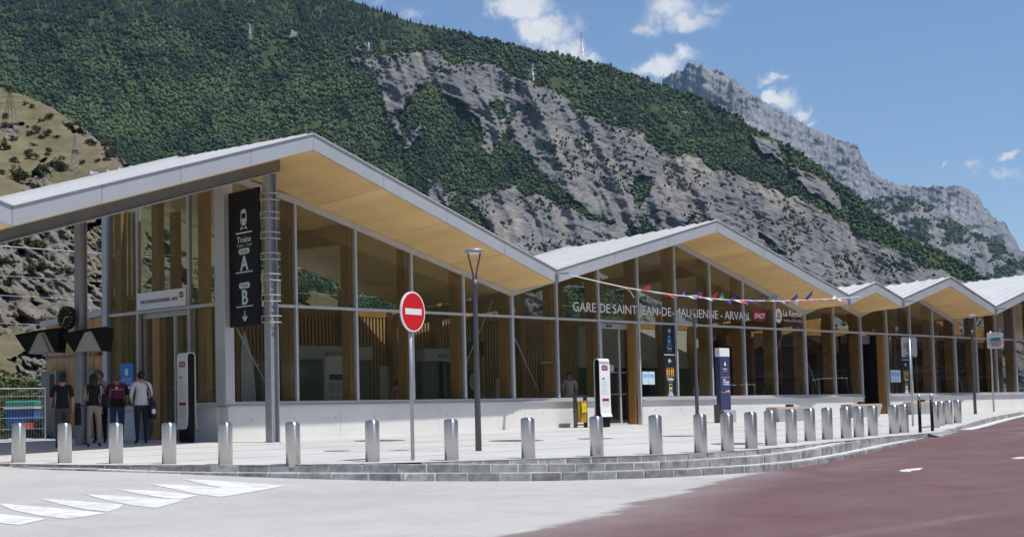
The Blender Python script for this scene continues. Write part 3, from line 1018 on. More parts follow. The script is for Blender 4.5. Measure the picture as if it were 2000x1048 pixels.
def bush_proto(name, r_, h, n, leaf, m):
    V, F, T = leaf_cloud(n, r_, h, leaf)
    o = tri_mesh('foliage', V, F, m, T)
    root = bpy.data.objects.new(name, None)
    COL.objects.link(root)
    o.parent = root
    st = MB()
    for k in range(4):
        a = k * 1.7
        st.tube([(0, 0, -.15 * h), (.12 * r_ * math.cos(a), .12 * r_ * math.sin(a), .3 * h), (.35 * r_ * math.cos(a), .35 * r_ * math.sin(a), .62 * h)], [.035 * h, .028 * h, .012 * h], 5)
    st.build('stem', 'bark', root)
    return root
protos = [bush_proto('bush', 1.0, 1.4, 420, 0.13, M_BUSH) for _ in range(3)]
bpts = []
spots = [(20, 130, 9), (48, 205, 7), (60, 210, 6), (96, 232, 9), (78, 238, 6), (72, 260, 9), (92, 266, 9), (80, 272, 7), (141, 253, 10), (110, 270, 6), (10, 293, 14), (32, 318, 8), (55, 300, 9), (58, 310, 10), (92, 302, 9), (84, 338, 12), (112, 330, 14),
         (104, 326, 10), (120, 335, 11), (35, 355, 20), (170, 281, 7), (182, 284, 8), (205, 288, 9), (220, 305, 11), (190, 316, 6), (53, 250, 5), (150, 240, 5), (25, 270, 6), (118, 312, 6), (150, 300, 6), (160, 320, 7), (8, 245, 6), (5, 340, 8), (66, 285, 5)]
for (x, y, s_) in spots:
    bpts.append((x, y, s_))
for i in range(80):
    x = nrg.uniform(-60, 700)
    cy = np.interp(x, [p[0] for p in HILLC], [p[1] for p in HILLC])
    y = cy + 6 + nrg.uniform(0, 1) ** 1.2 * max(30, (720 - cy))
    if y < 740:
        bpts.append((x, y, nrg.uniform(4, 11) * (1 + .8 * (y > 430))))
first = True
for i, (x, y, s_) in enumerate(bpts):
    a, e = bearing(x, y)
    P, D = HILL.at(np.array([a]), np.array([e]))
    src = protos[i % 3]
    o = src if i < 3 else copy_tree(src)
    k = s_ * D[0] / F_PX
    o.location = tuple(P[0] + np.array((0, 0, -.15 * k)))
    o.scale = (k * nrg.uniform(.9, 1.4), k * nrg.uniform(.9, 1.4), k * nrg.uniform(.8, 1.2))
    o.rotation_euler = (0, 0, nrg.uniform(0, 6.28))
    tag(o, 'small dark green bush scattered on the dry brown hill', 'bush', 'bushes on the dry hill')

# ------------------------------------------------------------------ ground, plaza, road, kerbs
def plaza_z(x, y):
    return 0.0045 * max(x, -12) + 0.02 * y
# plaza edge: x, y, z, outward normal, top-step weight, mid course top/bottom, low course top/bottom
KERB = [
    (-9.22, -4.74, -0.136, -0.978, -0.207, 0.00, -0.136, -0.154, -0.163, -0.163),
    (-9.07, -5.47, -0.150, -0.975, -0.220, 0.00, -0.153, -0.184, -0.193, -0.201),
    (-8.89, -6.20, -0.164, -0.966, -0.259, 0.00, -0.168, -0.207, -0.212, -0.232),
    (-8.68, -6.92, -0.177, -0.949, -0.314, 0.00, -0.183, -0.232, -0.228, -0.253),
    (-8.42, -7.62, -0.190, -0.929, -0.370, 0.00, -0.193, -0.252, -0.244, -0.281),
    (-8.12, -8.31, -0.203, -0.909, -0.416, 0.00, -0.204, -0.288, -0.277, -0.313),
    (-7.80, -8.98, -0.215, -0.892, -0.453, 0.00, -0.216, -0.321, -0.312, -0.339),
    (-7.45, -9.64, -0.226, -0.870, -0.493, 0.00, -0.228, -0.340, -0.335, -0.373),
    (-7.06, -10.28, -0.237, -0.831, -0.557, 0.00, -0.240, -0.358, -0.354, -0.425),
    (-6.62, -10.88, -0.247, -0.757, -0.653, 0.00, -0.251, -0.375, -0.372, -0.474),
    (-6.09, -11.40, -0.255, -0.652, -0.758, 0.00, -0.264, -0.396, -0.394, -0.507),
    (-5.50, -11.84, -0.262, -0.549, -0.836, 0.89, -0.277, -0.412, -0.411, -0.536),
    (-4.85, -12.22, -0.266, -0.477, -0.879, 1.00, -0.303, -0.436, -0.436, -0.569),
    (-4.18, -12.56, -0.270, -0.440, -0.898, 1.00, -0.328, -0.462, -0.463, -0.603),
    (-3.51, -12.88, -0.273, -0.436, -0.900, 1.00, -0.350, -0.485, -0.485, -0.626),
    (-2.84, -13.21, -0.277, -0.446, -0.895, 1.00, -0.370, -0.504, -0.503, -0.642),
    (-2.17, -13.55, -0.281, -0.429, -0.903, 1.00, -0.385, -0.516, -0.514, -0.652),
    (-1.49, -13.85, -0.284, -0.361, -0.933, 1.00, -0.394, -0.524, -0.520, -0.656),
    (-0.78, -14.08, -0.285, -0.255, -0.967, 1.00, -0.394, -0.528, -0.521, -0.655),
    (-0.05, -14.23, -0.285, -0.142, -0.990, 1.00, -0.386, -0.528, -0.522, -0.651),
    (0.69, -14.30, -0.283, -0.042, -0.999, 1.00, -0.380, -0.529, -0.515, -0.650),
    (1.44, -14.29, -0.279, 0.044, -0.999, 1.00, -0.373, -0.524, -0.511, -0.634),
    (2.18, -14.23, -0.275, 0.116, -0.993, 1.00, -0.364, -0.519, -0.484, -0.622),
    (2.93, -14.12, -0.269, 0.169, -0.986, 1.00, -0.342, -0.499, -0.464, -0.609),
    (3.66, -13.98, -0.263, 0.199, -0.980, 1.00, -0.322, -0.485, -0.450, -0.584),
    (4.39, -13.82, -0.257, 0.201, -0.980, 1.00, -0.298, -0.472, -0.427, -0.560),
    (5.13, -13.67, -0.250, 0.180, -0.984, 0.98, -0.273, -0.452, -0.401, -0.531),
    (5.87, -13.55, -0.245, 0.153, -0.988, 0.50, -0.268, -0.448, -0.398, -0.528),
    (6.61, -13.45, -0.239, 0.142, -0.990, 0.01, -0.261, -0.442, -0.392, -0.521),
    (7.35, -13.34, -0.234, 0.150, -0.989, 0.00, -0.234, -0.407, -0.365, -0.482),
    (8.09, -13.22, -0.228, 0.157, -0.988, 0.00, -0.228, -0.380, -0.341, -0.445),
    (8.83, -13.10, -0.222, 0.148, -0.989, 0.00, -0.222, -0.356, -0.318, -0.408),
    (9.58, -13.00, -0.217, 0.121, -0.993, 0.00, -0.217, -0.330, -0.306, -0.371),
    (10.32, -12.92, -0.212, 0.091, -0.996, 0.00, -0.212, -0.312, -0.310, -0.360),
    (11.07, -12.86, -0.207, 0.078, -0.997, 0.00, -0.207, -0.295, -0.306, -0.320),
]
KERB2 = [(12.42, -12.71, -.198, -.212), (14.66, -11.71, -.168, -.242), (16.49, -10.94, -.145, -.243), (21.04, -9.23, -.09, -.23), (26.69, -7.10, -.022, -.188), (31.59, -5.44, .033, -.119), (36.94, -3.78, .091, -.034), (42.69, -2.30, .146, .033), (52.0, -0.9, .21, .10), (64.0, 0.6, .29, .18)]
EDGE = [(-15.0, 9.0), (-12.2, 4.0), (-10.3, -.8)] + [(k[0], k[1]) for k in KERB] + [(k[0], k[1]) for k in KERB2]

# road: one rolling sheet through levels taken along the kerb foot
ctrl = [(k[0] + k[3] * (.3 * k[5] + .3), k[1] + k[4] * (.3 * k[5] + .3), k[9]) for k in KERB[::2]] + [(k[0], k[1], k[3]) for k in KERB2]
ctrl += [(-22.8, -30, -1.15), (-8, -28, -1.02), (4, -28, -.86), (18, -26, -.55), (35, -22, -.28), (60, -18, .05), (-30, -18, -.75), (-24, -8, -.45), (-18, 2, -.25), (-40, -40, -1.3), (0, -48, -1.2), (40, -45, -.6), (80, -40, -.2), (-18, 14, -.15), (-50, 0, -.8)]
cp = np.array(ctrl)
def tps(r_):
    return np.where(r_ > 0, r_ ** 2 * np.log(np.maximum(r_, 1e-9)), 0)
Kc = tps(np.linalg.norm(cp[:, None, :2] - cp[None, :, :2], axis=2)) + np.eye(len(cp)) * 0.6
Pm = np.c_[np.ones(len(cp)), cp[:, :2]]
sol = np.linalg.solve(np.block([[Kc, Pm], [Pm.T, np.zeros((3, 3))]]), np.r_[cp[:, 2], 0, 0, 0])
def road_z(x, y):
    x, y = np.asarray(x, float), np.asarray(y, float)
    q = np.stack([x, y], -1).reshape(-1, 2)
    k = tps(np.linalg.norm(q[:, None] - cp[None, :, :2], axis=2)) @ sol[:len(cp)]
    return (k + sol[-3] + q @ sol[-2:]).reshape(x.shape)
PLAZA_POLY = EDGE + [(64, 7.5), (-15, 9.0)]
def dist_poly(x, y, pl):
    d = np.full(x.shape, 1e9)
    for (a, b), (c, e) in zip(pl[:-1], pl[1:]):
        ux, uy = c - a, e - b
        t_ = np.clip(((x - a) * ux + (y - b) * uy) / (ux * ux + uy * uy + 1e-12), 0, 1)
        d = np.minimum(d, np.hypot(x - a - t_ * ux, y - b - t_ * uy))
    return d
xs = np.concatenate([np.arange(-60, -24, 2.0), np.arange(-24, 24, .4), np.arange(24, 66, .8), np.arange(66, 110, 4.0)])
ys = np.concatenate([np.arange(-70, -34, 3.0), np.arange(-34, -1, .35), np.arange(-1, 20, 1.0)])
X, Y = np.meshgrid(xs, ys, indexing='ij')
Z = road_z(X, Y)
ins = inpoly(X, Y, PLAZA_POLY)
dd = dist_poly(X, Y, EDGE)
Z = np.where(ins & (dd > .45), np.minimum(Z, 0.0045 * X + .02 * Y - .5), Z)
# red wearing course on the right, dusty pale asphalt on the left
REDLINE = [(-14.0, -20.6), (-11.14, -19.18), (-10.2, -18.95), (-8.0, -18.16), (-4.88, -16.79), (-2.31, -15.71), (-.63, -15.07), (.4, -14.8)]
def sgn_red(x, y):
    xs_, ys_ = [p[0] for p in REDLINE], [p[1] for p in REDLINE]
    yl = np.interp(x, [-60, -30] + xs_ + [3, 80], [-44, -27.5] + ys_ + [-10, 12])
    return (yl - y) * .75
SR = sgn_red(X, Y)
def grid_mesh(name, X, Y, Z, m, attr=None):
    na, nb = X.shape
    idx = np.arange(na * nb).reshape(na, nb)
    q = np.stack([idx[:-1, :-1], idx[1:, :-1], idx[1:, 1:], idx[:-1, 1:]], -1).reshape(-1, 4)
    me = bpy.data.meshes.new(name)
    me.from_pydata(np.stack([X, Y, Z], -1).reshape(-1, 3).tolist(), [], q.tolist())
    me.polygons.foreach_set('use_smooth', np.ones(len(q), bool))
    for k_, a in (attr or {}).items():
        at = me.attributes.new(k_, 'FLOAT', 'POINT')
        at.data.foreach_set('value', a.reshape(-1).astype(np.float32))
    me.materials.append(m)
    o = bpy.data.objects.new(name, me)
    COL.objects.link(o)
    return o
def road_mat():
    m = bpy.data.materials.new('road_surface')
    m.use_nodes = True
    t = m.node_tree
    b = t.nodes['Principled BSDF']
    b.inputs['Roughness'].default_value = 0.92
    b.inputs['Specular IOR Level'].default_value = 0.2
    co = N(t, 'ShaderNodeTexCoord')
    def noise(s, d, sc_=(1, 1, 1), rz=0.0, rough=.6):
        mp = N(t, 'ShaderNodeMapping')
        mp.inputs['Scale'].default_value = sc_
        mp.inputs['Rotation'].default_value = (0, 0, rz)
        t.links.new(co.outputs['Object'], mp.inputs['Vector'])
        n = N(t, 'ShaderNodeTexNoise')
        n.inputs['Scale'].default_value = s
        n.inputs['Detail'].default_value = d
        n.inputs['Roughness'].default_value = rough
        t.links.new(mp.outputs['Vector'], n.inputs['Vector'])
        return n.outputs['Fac']
    def ramp(f, st):
        r = N(t, 'ShaderNodeValToRGB')
        t.links.new(f, r.inputs['Fac'])
        while len(r.color_ramp.elements) < len(st):
            r.color_ramp.elements.new(.5)
        for i, (p, c) in enumerate(st):
            r.color_ramp.elements[i].position = p
            r.color_ramp.elements[i].color = (*c, 1)
        return r.outputs['Color']
    def mix(f, a, c):
        n = N(t, 'ShaderNodeMix', data_type='RGBA')
        t.links.new(f, n.inputs['Factor'])
        t.links.new(a, n.inputs['A'])
        t.links.new(c, n.inputs['B'])
        return n.outputs['Result']
    grey = ramp(noise(1.1, 8, (1, 1, 1), 0, .65), [(.28, (.408, .396, .380)), (.5, (.452, .440, .422)), (.75, (.488, .475, .456))])
    red = ramp(noise(.7, 9, (1, 1, 1), 0, .7), [(.3, (.134, .074, .077)), (.5, (.156, .091, .094)), (.72, (.182, .115, .116))])
    # pale tyre-dragged dust on the red
    streak = noise(.55, 7, (.16, 1.3, 1), R(-16), .6)
    sf = N(t, 'ShaderNodeMapRange', interpolation_type='SMOOTHSTEP')
    t.links.new(streak, sf.inputs['Value'])
    sf.inputs['From Min'].default_value = .54
    sf.inputs['From Max'].default_value = .80
    sf.inputs['To Max'].default_value = .55
    dust = ramp(noise(2, 5), [(.3, (.30, .285, .275)), (.7, (.38, .365, .35))])
    red = mix(sf.outputs['Result'], red, dust)
    at = N(t, 'ShaderNodeAttribute', attribute_name='red')
    ad = N(t, 'ShaderNodeMath', operation='ADD')
    sc2 = N(t, 'ShaderNodeMath', operation='MULTIPLY_ADD')
    t.links.new(noise(.45, 8, (.5, 1.2, 1), R(-22), .68), sc2.inputs[0])
    sc2.inputs[1].default_value = 1.3
    sc2.inputs[2].default_value = -.65
    t.links.new(at.outputs['Fac'], ad.inputs[0])
    t.links.new(sc2.outputs[0], ad.inputs[1])
    st = N(t, 'ShaderNodeMapRange', interpolation_type='SMOOTHSTEP')
    t.links.new(ad.outputs[0], st.inputs['Value'])
    st.inputs['From Min'].default_value = -.04
    st.inputs['From Max'].default_value = .16
    # dust carried over the first metres of the red surface
    du = N(t, 'ShaderNodeMapRange', interpolation_type='SMOOTHSTEP')
    t.links.new(ad.outputs[0], du.inputs['Value'])
    du.inputs['From Min'].default_value = .0
    du.inputs['From Max'].default_value = 1.3
    du.inputs['To Min'].default_value = .38
    du.inputs['To Max'].default_value = .0
    red2 = mix(du.outputs['Result'], red, dust)
    base = mix(st.outputs['Result'], grey, red2)
    # aggregate, and darker seams and patches
    ag = N(t, 'ShaderNodeMix', data_type='RGBA', blend_type='MULTIPLY')
    ag.inputs['Factor'].default_value = 1.0
    t.links.new(base, ag.inputs['A'])
    t.links.new(ramp(noise(26, 4, (1, 1, 1), 0, .8), [(.3, (.84, .84, .84)), (.5, (1, 1, 1)), (.7, (1.1, 1.1, 1.1))]), ag.inputs['B'])
    pa = N(t, 'ShaderNodeMix', data_type='RGBA', blend_type='MULTIPLY')
    pa.inputs['Factor'].default_value = 1.0
    t.links.new(ag.outputs['Result'], pa.inputs['A'])
    t.links.new(ramp(noise(.22, 6, (.35, 1.2, 1), R(-16), .65), [(.34, (.90, .90, .905)), (.5, (1, 1, 1)), (.68, (1.05, 1.05, 1.05))]), pa.inputs['B'])
    t.links.new(pa.outputs['Result'], b.inputs['Base Color'])
    bp = N(t, 'ShaderNodeBump')
    bp.inputs['Strength'].default_value = .35
    bp.inputs['Distance'].default_value = .01
    t.links.new(noise(70, 3), bp.inputs['Height'])
    t.links.new(bp.outputs['Normal'], b.inputs['Normal'])
    return m
tag(grid_mesh('road', X, Y, Z, road_mat(), {'red': SR}), kind='structure')

gb = MB()
gb.add([(-9000, -9000, -2.4), (9000, -9000, -2.4), (9000, 9000, -2.4), (-9000, 9000, -2.4)], [(0, 1, 2, 3)])
tag(gb.build('ground', 'valley_ground'), kind='structure')
gb = MB()
gb.hexa([(-90, 9.05, -2.0), (190, 7.55, -2.0), (190, 140, -2.0), (-90, 140, -2.0)], [(-90, 9.05, -.05), (190, 7.55, .15), (190, 140, .2), (-90, 140, -.05)])
tag(gb.build('railway_ground', 'ballast'), kind='structure')

# plaza: pale concrete sheet following the kerb line
def ring_inner(o_):
    return o_
pm_ = MB()
tops = [(x, y, plaza_z(x, y)) for x, y in PLAZA_POLY]
import bmesh
bm = bmesh.new()
vv = [bm.verts.new(p) for p in tops[:-1]]
fc = bm.faces.new(vv)
bmesh.ops.triangulate(bm, faces=[fc])
me = bpy.data.meshes.new('plaza')
bm.to_mesh(me)
bm.free()
m_plaza = mat('plaza_concrete', (0.495, 0.488, 0.472), 0.88, 0, 0.07, 0.35, 0.12, 30, detail=9, tint=(0.53, 0.523, 0.51))
me.materials.append(m_plaza)
plaza = bpy.data.objects.new('plaza', me)
COL.objects.link(plaza)
tag(plaza, kind='structure')
# saw-cut joints across the slab
jn = MB()
for y in (-2.6, -5.2, -7.8, -10.4):
    x0 = -8.2 if y > -8 else (-6.6 if y > -9 else -5.6)
    x1 = 30 if y > -5 else (18 if y > -9 else 12)
    jn.hexa([(x0, y, plaza_z(x0, y) + .001), (x1, y, plaza_z(x1, y) + .001), (x1, y + .014, plaza_z(x1, y) + .001), (x0, y + .014, plaza_z(x0, y) + .001)],
            [(x0, y, plaza_z(x0, y) + .004), (x1, y, plaza_z(x1, y) + .004), (x1, y + .014, plaza_z(x1, y) + .004), (x0, y + .014, plaza_z(x0, y) + .004)])
mat('joint', (0.27, 0.265, 0.26), 0.95, 0, 0.15, 6)
jn.build('joint', 'joint', plaza)

DARK_DISCS = [(-2.64, -7.05, 0.27, 'small dark disc in the paving left of the no-entry sign'), (2.00, -3.28, 0.62, 'wide dark disc in the paving behind the bollard left of the no-entry sign'), (3.25, -6.54, 0.64, 'wide dark disc in the paving right of the nearest street lamp'), (5.03, -7.44, 0.43, 'dark disc in the paving before the entrance door totem'), (7.23, -8.25, 0.42, 'dark disc in the paving between the entrance door and the blue totem'), (3.59, -12.37, 0.55, 'dark disc in the paving behind the bollards before the blue totem')]
# plain dark grey discs set flush in the slab
mat('disc_grey', (0.13, 0.13, 0.13), 0.7, 0.2, 0.2, 8, 0.3)
for (x, y, r_, lab) in DARK_DISCS:
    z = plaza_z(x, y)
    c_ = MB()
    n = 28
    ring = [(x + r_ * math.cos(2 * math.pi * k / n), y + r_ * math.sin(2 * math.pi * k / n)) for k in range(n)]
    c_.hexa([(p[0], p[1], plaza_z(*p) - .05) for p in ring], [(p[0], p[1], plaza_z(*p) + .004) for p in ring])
    tag(top(c_.build('dark_disc', 'disc_grey'), (x, y, z)), lab, 'pit cover', 'dark round discs in the plaza')  # plain dark grey discs, not known to be covers
# kerb courses of single stones on a mortar bed
kerb = MB()
K = np.array(KERB)
KS = np.r_[0, np.cumsum(np.hypot(np.diff(K[:, 0]), np.diff(K[:, 1])))]
def kat(s):
    return [np.interp(s, KS, K[:, i]) for i in range(10)]
def course(which, s):
    x, y, zp, nx, ny, w, mt, mb_, bt, bb = kat(s)
    if which == 0:
        return x, y, nx, ny, zp, mt - .005
    if which == 1:
        return x + nx * .30 * w, y + ny * .30 * w, nx, ny, (mt if w > .02 else zp), mb_
    lw = float(sstep(0.0, 2.6, np.array(s)) * (1 - sstep(KS[-1] - 2.0, KS[-1] - .2, np.array(s))))
    return x + nx * (.30 * w + .30 * lw), y + ny * (.30 * w + .30 * lw), nx, ny, min(bt, mb_ + .004), bb - .10
steps = []
bed = MB()
for which in (0, 1, 2):
    s0, s1 = (0.0, KS[-1])
    if which == 0:
        s0, s1 = 8.6, 20.2
    if which == 2:
        s0 = 1.0
    s = s0 + rnd.uniform(0, .2)
    pts = np.arange(s0, s1 + .01, .4)
    strip_t, strip_b = [], []
    for q in pts:
        x, y, nx, ny, zt, zb = course(which, min(q, s1))
        strip_t.append(((x - nx * .012, y - ny * .012, zt - .006), (x - nx * .42, y - ny * .42, zt - .002)))
        strip_b.append(((x - nx * .012, y - ny * .012, zb - .25), (x - nx * .42, y - ny * .42, zb - .25)))
    for a, b, c, d in zip(strip_t[:-1], strip_t[1:], strip_b[:-1], strip_b[1:]):
        bed.hexa([c[0], d[0], d[1], c[1]], [a[0], b[0], b[1], a[1]])
    while s < s1 - .2:
        L = rnd.uniform(.47, .56)
        e = min(s + L, s1)
        g_ = .017
        q = []
        for ss in (s + g_, (s + e) / 2, e - g_):
            x, y, nx, ny, zt, zb = course(which, ss)
            q.append((x, y, nx, ny, zt, zb))
        if max(p[4] - p[5] for p in q) > .025:
            steps.append(q)
        s = e
kb = bed.build('kerb_steps', 'kerb_mortar')
tag(kb, kind='structure')
for q in steps:
    st = MB()
    j = rnd.uniform(-.008, .008)
    dz = rnd.uniform(-.004, .003)
    b_ = .012
    prof = []
    for (x, y, nx, ny, zt, zb) in q:
        f0 = j
        prof.append([(x - nx * .09, y - ny * .09, zt + dz), (x + nx * (f0 - b_ * 1.6), y + ny * (f0 - b_ * 1.6), zt + dz), (x + nx * f0, y + ny * f0, zt + dz - b_ * 1.3),
                     (x + nx * (f0 + .006), y + ny * (f0 + .006), zb - .02), (x - nx * .09, y - ny * .09, zb - .02)])
    n = 5
    vs = [v for p in prof for v in p]
    fs = [tuple(range(n)), tuple(range(3 * n - 1, 2 * n - 1, -1))]
    for i in range(2):
        for k_ in range(n):
            k2 = (k_ + 1) % n
            fs.append((i * n + k_, (i + 1) * n + k_, (i + 1) * n + k2, i * n + k2))
    st.add(vs, fs)
    st.build('kerb_stone', 'kerb_stone', kb)
# kerb further along the road
k2b = MB()
stones = []
for (a, b) in zip(KERB2[:-1], KERB2[1:]):
    L = math.hypot(b[0] - a[0], b[1] - a[1])
    n = max(1, round(L / .9))
    for i in range(n):
        p = [a[k_] + (b[k_] - a[k_]) * (i + .012) / n for k_ in range(4)]
        q = [a[k_] + (b[k_] - a[k_]) * (i + .988) / n for k_ in range(4)]
        nx, ny = (b[1] - a[1]) / L, -(b[0] - a[0]) / L
        if nx * .5 + ny * -.8 < 0:
            nx, ny = -nx, -ny
        stones.append((p, q, nx, ny))
    nx, ny = (b[1] - a[1]) / L, -(b[0] - a[0]) / L
    k2b.hexa([(a[0] - nx * .02, a[1] - ny * .02, a[3] - .3), (b[0] - nx * .02, b[1] - ny * .02, b[3] - .3), (b[0] - nx * .3, b[1] - ny * .3, b[3] - .3), (a[0] - nx * .3, a[1] - ny * .3, a[3] - .3)],
             [(a[0] - nx * .02, a[1] - ny * .02, a[2] - .02), (b[0] - nx * .02, b[1] - ny * .02, b[2] - .02), (b[0] - nx * .3, b[1] - ny * .3, b[2] - .02), (a[0] - nx * .3, a[1] - ny * .3, a[2] - .02)])
kr = k2b.build('roadside_kerb', 'kerb_mortar')
tag(kr, kind='structure')
for (p, q, nx, ny) in stones[:48]:
    st = MB()
    st.hexa([(p[0] + nx * .05, p[1] + ny * .05, p[3] - .1), (q[0] + nx * .05, q[1] + ny * .05, q[3] - .1), (q[0] - nx * .27, q[1] - ny * .27, q[3] - .1), (p[0] - nx * .27, p[1] - ny * .27, p[3] - .1)],
            [(p[0], p[1], p[2]), (q[0], q[1], q[2]), (q[0] - nx * .27, q[1] - ny * .27, q[2] + .004), (p[0] - nx * .27, p[1] - ny * .27, p[2] + .004)])
    st.build('kerb_stone', 'kerb_stone', kr)
dk = MB()
for (a, b) in (((11.07, -12.86), (12.42, -12.71)),):
    for k_ in range(3):
        p = (a[0] + (b[0] - a[0]) * (k_ + .02) / 3, a[1] + (b[1] - a[1]) * (k_ + .02) / 3)
        q = (a[0] + (b[0] - a[0]) * (k_ + .98) / 3, a[1] + (b[1] - a[1]) * (k_ + .98) / 3)
        lo = [(p[0], p[1] - .24), (q[0], q[1] - .24), (q[0], q[1] + .05), (p[0], p[1] + .05)]
        zt = [float(road_z(p[0], p[1] - .24)) + .02, float(road_z(q[0], q[1] - .24)) + .02, plaza_z(*q) + .003, plaza_z(*p) + .003]
        MB().hexa([(u, v, z - .3) for (u, v), z in zip(lo, zt)], [(u, v, z) for (u, v), z in zip(lo, zt)]).build('kerb_stone', 'kerb_stone', kr)
# pale gutter strip at the foot of the far kerb
gs = MB()
for (a, b) in zip(KERB2[2:-1], KERB2[3:]):
    L = math.hypot(b[0] - a[0], b[1] - a[1])
    nx, ny = (b[1] - a[1]) / L, -(b[0] - a[0]) / L
    lo = [(a[0] + nx * .04, a[1] + ny * .04), (a[0] + nx * .36, a[1] + ny * .36), (b[0] + nx * .36, b[1] + ny * .36), (b[0] + nx * .04, b[1] + ny * .04)]
    zz = [float(road_z(p[0], p[1])) for p in lo]
    gs.hexa([(p[0], p[1], z - .1) for p, z in zip(lo, zz)], [(p[0], p[1], z + .012) for p, z in zip(lo, zz)])
tag(gs.build('gutter', 'kerb_mortar'), kind='structure')

# painted markings, laid 4 mm over the road
def on_road(x, y):
    d = CF + CR * (x - 1000.0) / F_PX - CU * (y - PP_Y) / F_PX
    lo, hi = 5.0, 70.0
    for _ in range(48):
        t_ = (lo + hi) / 2
        p = CAM + d * t_
        if p[2] > float(road_z(p[0], p[1])):
            lo = t_
        else:
            hi = t_
    p = CAM + d * t_
    return p[0], p[1]
STRIPES = [[(358, 935.5), (400, 937), (470, 941.5), (557, 948), (527, 954), (497, 958.8), (440, 953.5), (398, 945)], [(293, 945), (345, 946.5), (400, 949.5), (500, 959), (465, 965), (432, 970), (385, 964.5), (345, 956)],
           [(227, 955), (280, 957), (330, 960.5), (386, 967.5), (366, 972), (346, 974.5), (312, 971), (270, 964)], [(165, 965), (215, 967), (270, 971), (362, 975.5), (335, 984), (305, 992), (262, 987), (210, 977)],
           [(75, 973), (120, 976), (170, 979.5), (240, 985), (232, 993), (210, 999), (170, 995), (120, 985)], [(-4, 983), (50, 987), (100, 991), (207, 1002), (170, 1008), (130, 1013), (80, 1007), (25, 996)], [(-40, 998), (0, 1003.5), (92, 1013), (65, 1019), (38, 1025), (-10, 1020)]]
mk = thing('crossing_marking', 'worn white slanted crossing stripes painted on the pale road', 'road marking', (-13, -14, -.6))
for p in STRIPES:
    s_ = MB()
    pts = [on_road(*q) for q in p]
    c = (sum(q[0] for q in pts) / len(pts), sum(q[1] for q in pts) / len(pts))
    n = len(pts)
    zz = [float(road_z(*q)) + .006 for q in pts]
    s_.add([(q[0], q[1], z) for q, z in zip(pts, zz)] + [(c[0], c[1], float(road_z(*c)) + .006)], [(i, (i + 1) % n, n) for i in range(n)])
    s_.build('stripe', 'marking', mk)
ARROWS = [([(1755, 918.5), (1772, 915.5), (1803, 913), (1797, 917), (1780, 919), (1778, 921.5), (1762, 920.5)], 'small white direction arrow on the red road nearest the steps'),
          ([(1975, 894.5), (1990, 892), (2012, 891), (2012, 894), (1990, 896)], 'white direction arrow on the red road at the right edge')]
for p, lab in ARROWS:
    s_ = MB()
    pts = [on_road(*q) for q in p]
    c = (sum(q[0] for q in pts) / len(pts), sum(q[1] for q in pts) / len(pts))
    n = len(pts)
    s_.add([(q[0], q[1], float(road_z(*q)) + .006) for q in pts] + [(c[0], c[1], float(road_z(*c)) + .006)], [(i, (i + 1) % n, n) for i in range(n)])
    tag(top(s_.build('arrow_marking', 'marking'), (c[0], c[1], float(road_z(*c)))), lab, 'road marking')

# ------------------------------------------------------------------ the station
ST = thing('station_building', 'timber and glass railway station with zigzag folded metal roof', 'station', (0, 0, 0))
TH = 0.36
# fold lines of the roof: front tip (x, y, z), x at the facade, back end (x, y, z)
FOLD = [((-16.6, -4.6, 6.95), -16.6, (-16.6, 2.4, 7.05)), ((-8.3, -4.6, 4.53), -8.3, (-8.3, 2.4, 4.62)), ((.37, -2.95, 7.16), .37, (.37, 6.5, 7.40)), ((10.45, -1.75, 4.60), 10.4, (10.4, 4.45, 4.24)),
        ((18.66, -1.75, 6.68), 18.55, (18.55, 4.45, 6.32)), ((27.0, -1.75, 4.57), 26.7, (26.7, 4.45, 4.22)), ((29.08, -1.75, 5.14), 28.8, (28.8, 4.45, 4.78)), ((31.15, -1.75, 4.61), 30.85, (30.85, 4.45, 4.25)),
        ((35.3, -1.75, 5.66), 34.93, (34.93, 4.45, 5.30)), ((39.4, -1.75, 4.60), 39.0, (39.0, 4.45, 4.24)), ((47.7, -1.75, 6.68), 47.2, (47.2, 4.45, 6.32)), ((56.0, -1.75, 4.60), 55.5, (55.5, 4.45, 4.24))]
def z0_of(fd):          # roof top where the fold crosses the facade line
    return fd[0][2] + .058 * fd[0][1]
SX = [fd[1] for fd in FOLD]
SZ = [z0_of(fd) - TH for fd in FOLD]
SB = [z - .058 * 6.4 for z in SZ]
SB[2] = 7.00            # over the big gable the ceiling rises towards the tracks
def soff(x, y=0.0):     # underside of the roof
    a_, b_ = float(np.interp(x, SX, SZ)), float(np.interp(x, SX, SB))
    return a_ + (b_ - a_) * y / 6.4
def lerp(a, b, t_):
    return tuple(a[i] + (b[i] - a[i]) * t_ for i in range(3))
ABACK = (.37, 2.4, 7.27)
PLATES = []
for i_, (a, b) in enumerate(zip(FOLD[:-1], FOLD[1:])):
    PLATES.append((a, (b[0], b[1], ABACK)) if i_ == 1 else (a, b))
rf = MB()
for a, b in PLATES:
    P = [a[0], b[0], b[2], a[2]]
    rf.hexa([(p[0], p[1] + (.03 if i < 2 else 0), p[2] - .05) for i, p in enumerate(P)], [(p[0], p[1] + (.03 if i < 2 else 0), p[2]) for i, p in enumerate(P)])
roof = rf.build('roof', 'roof_metal', ST)
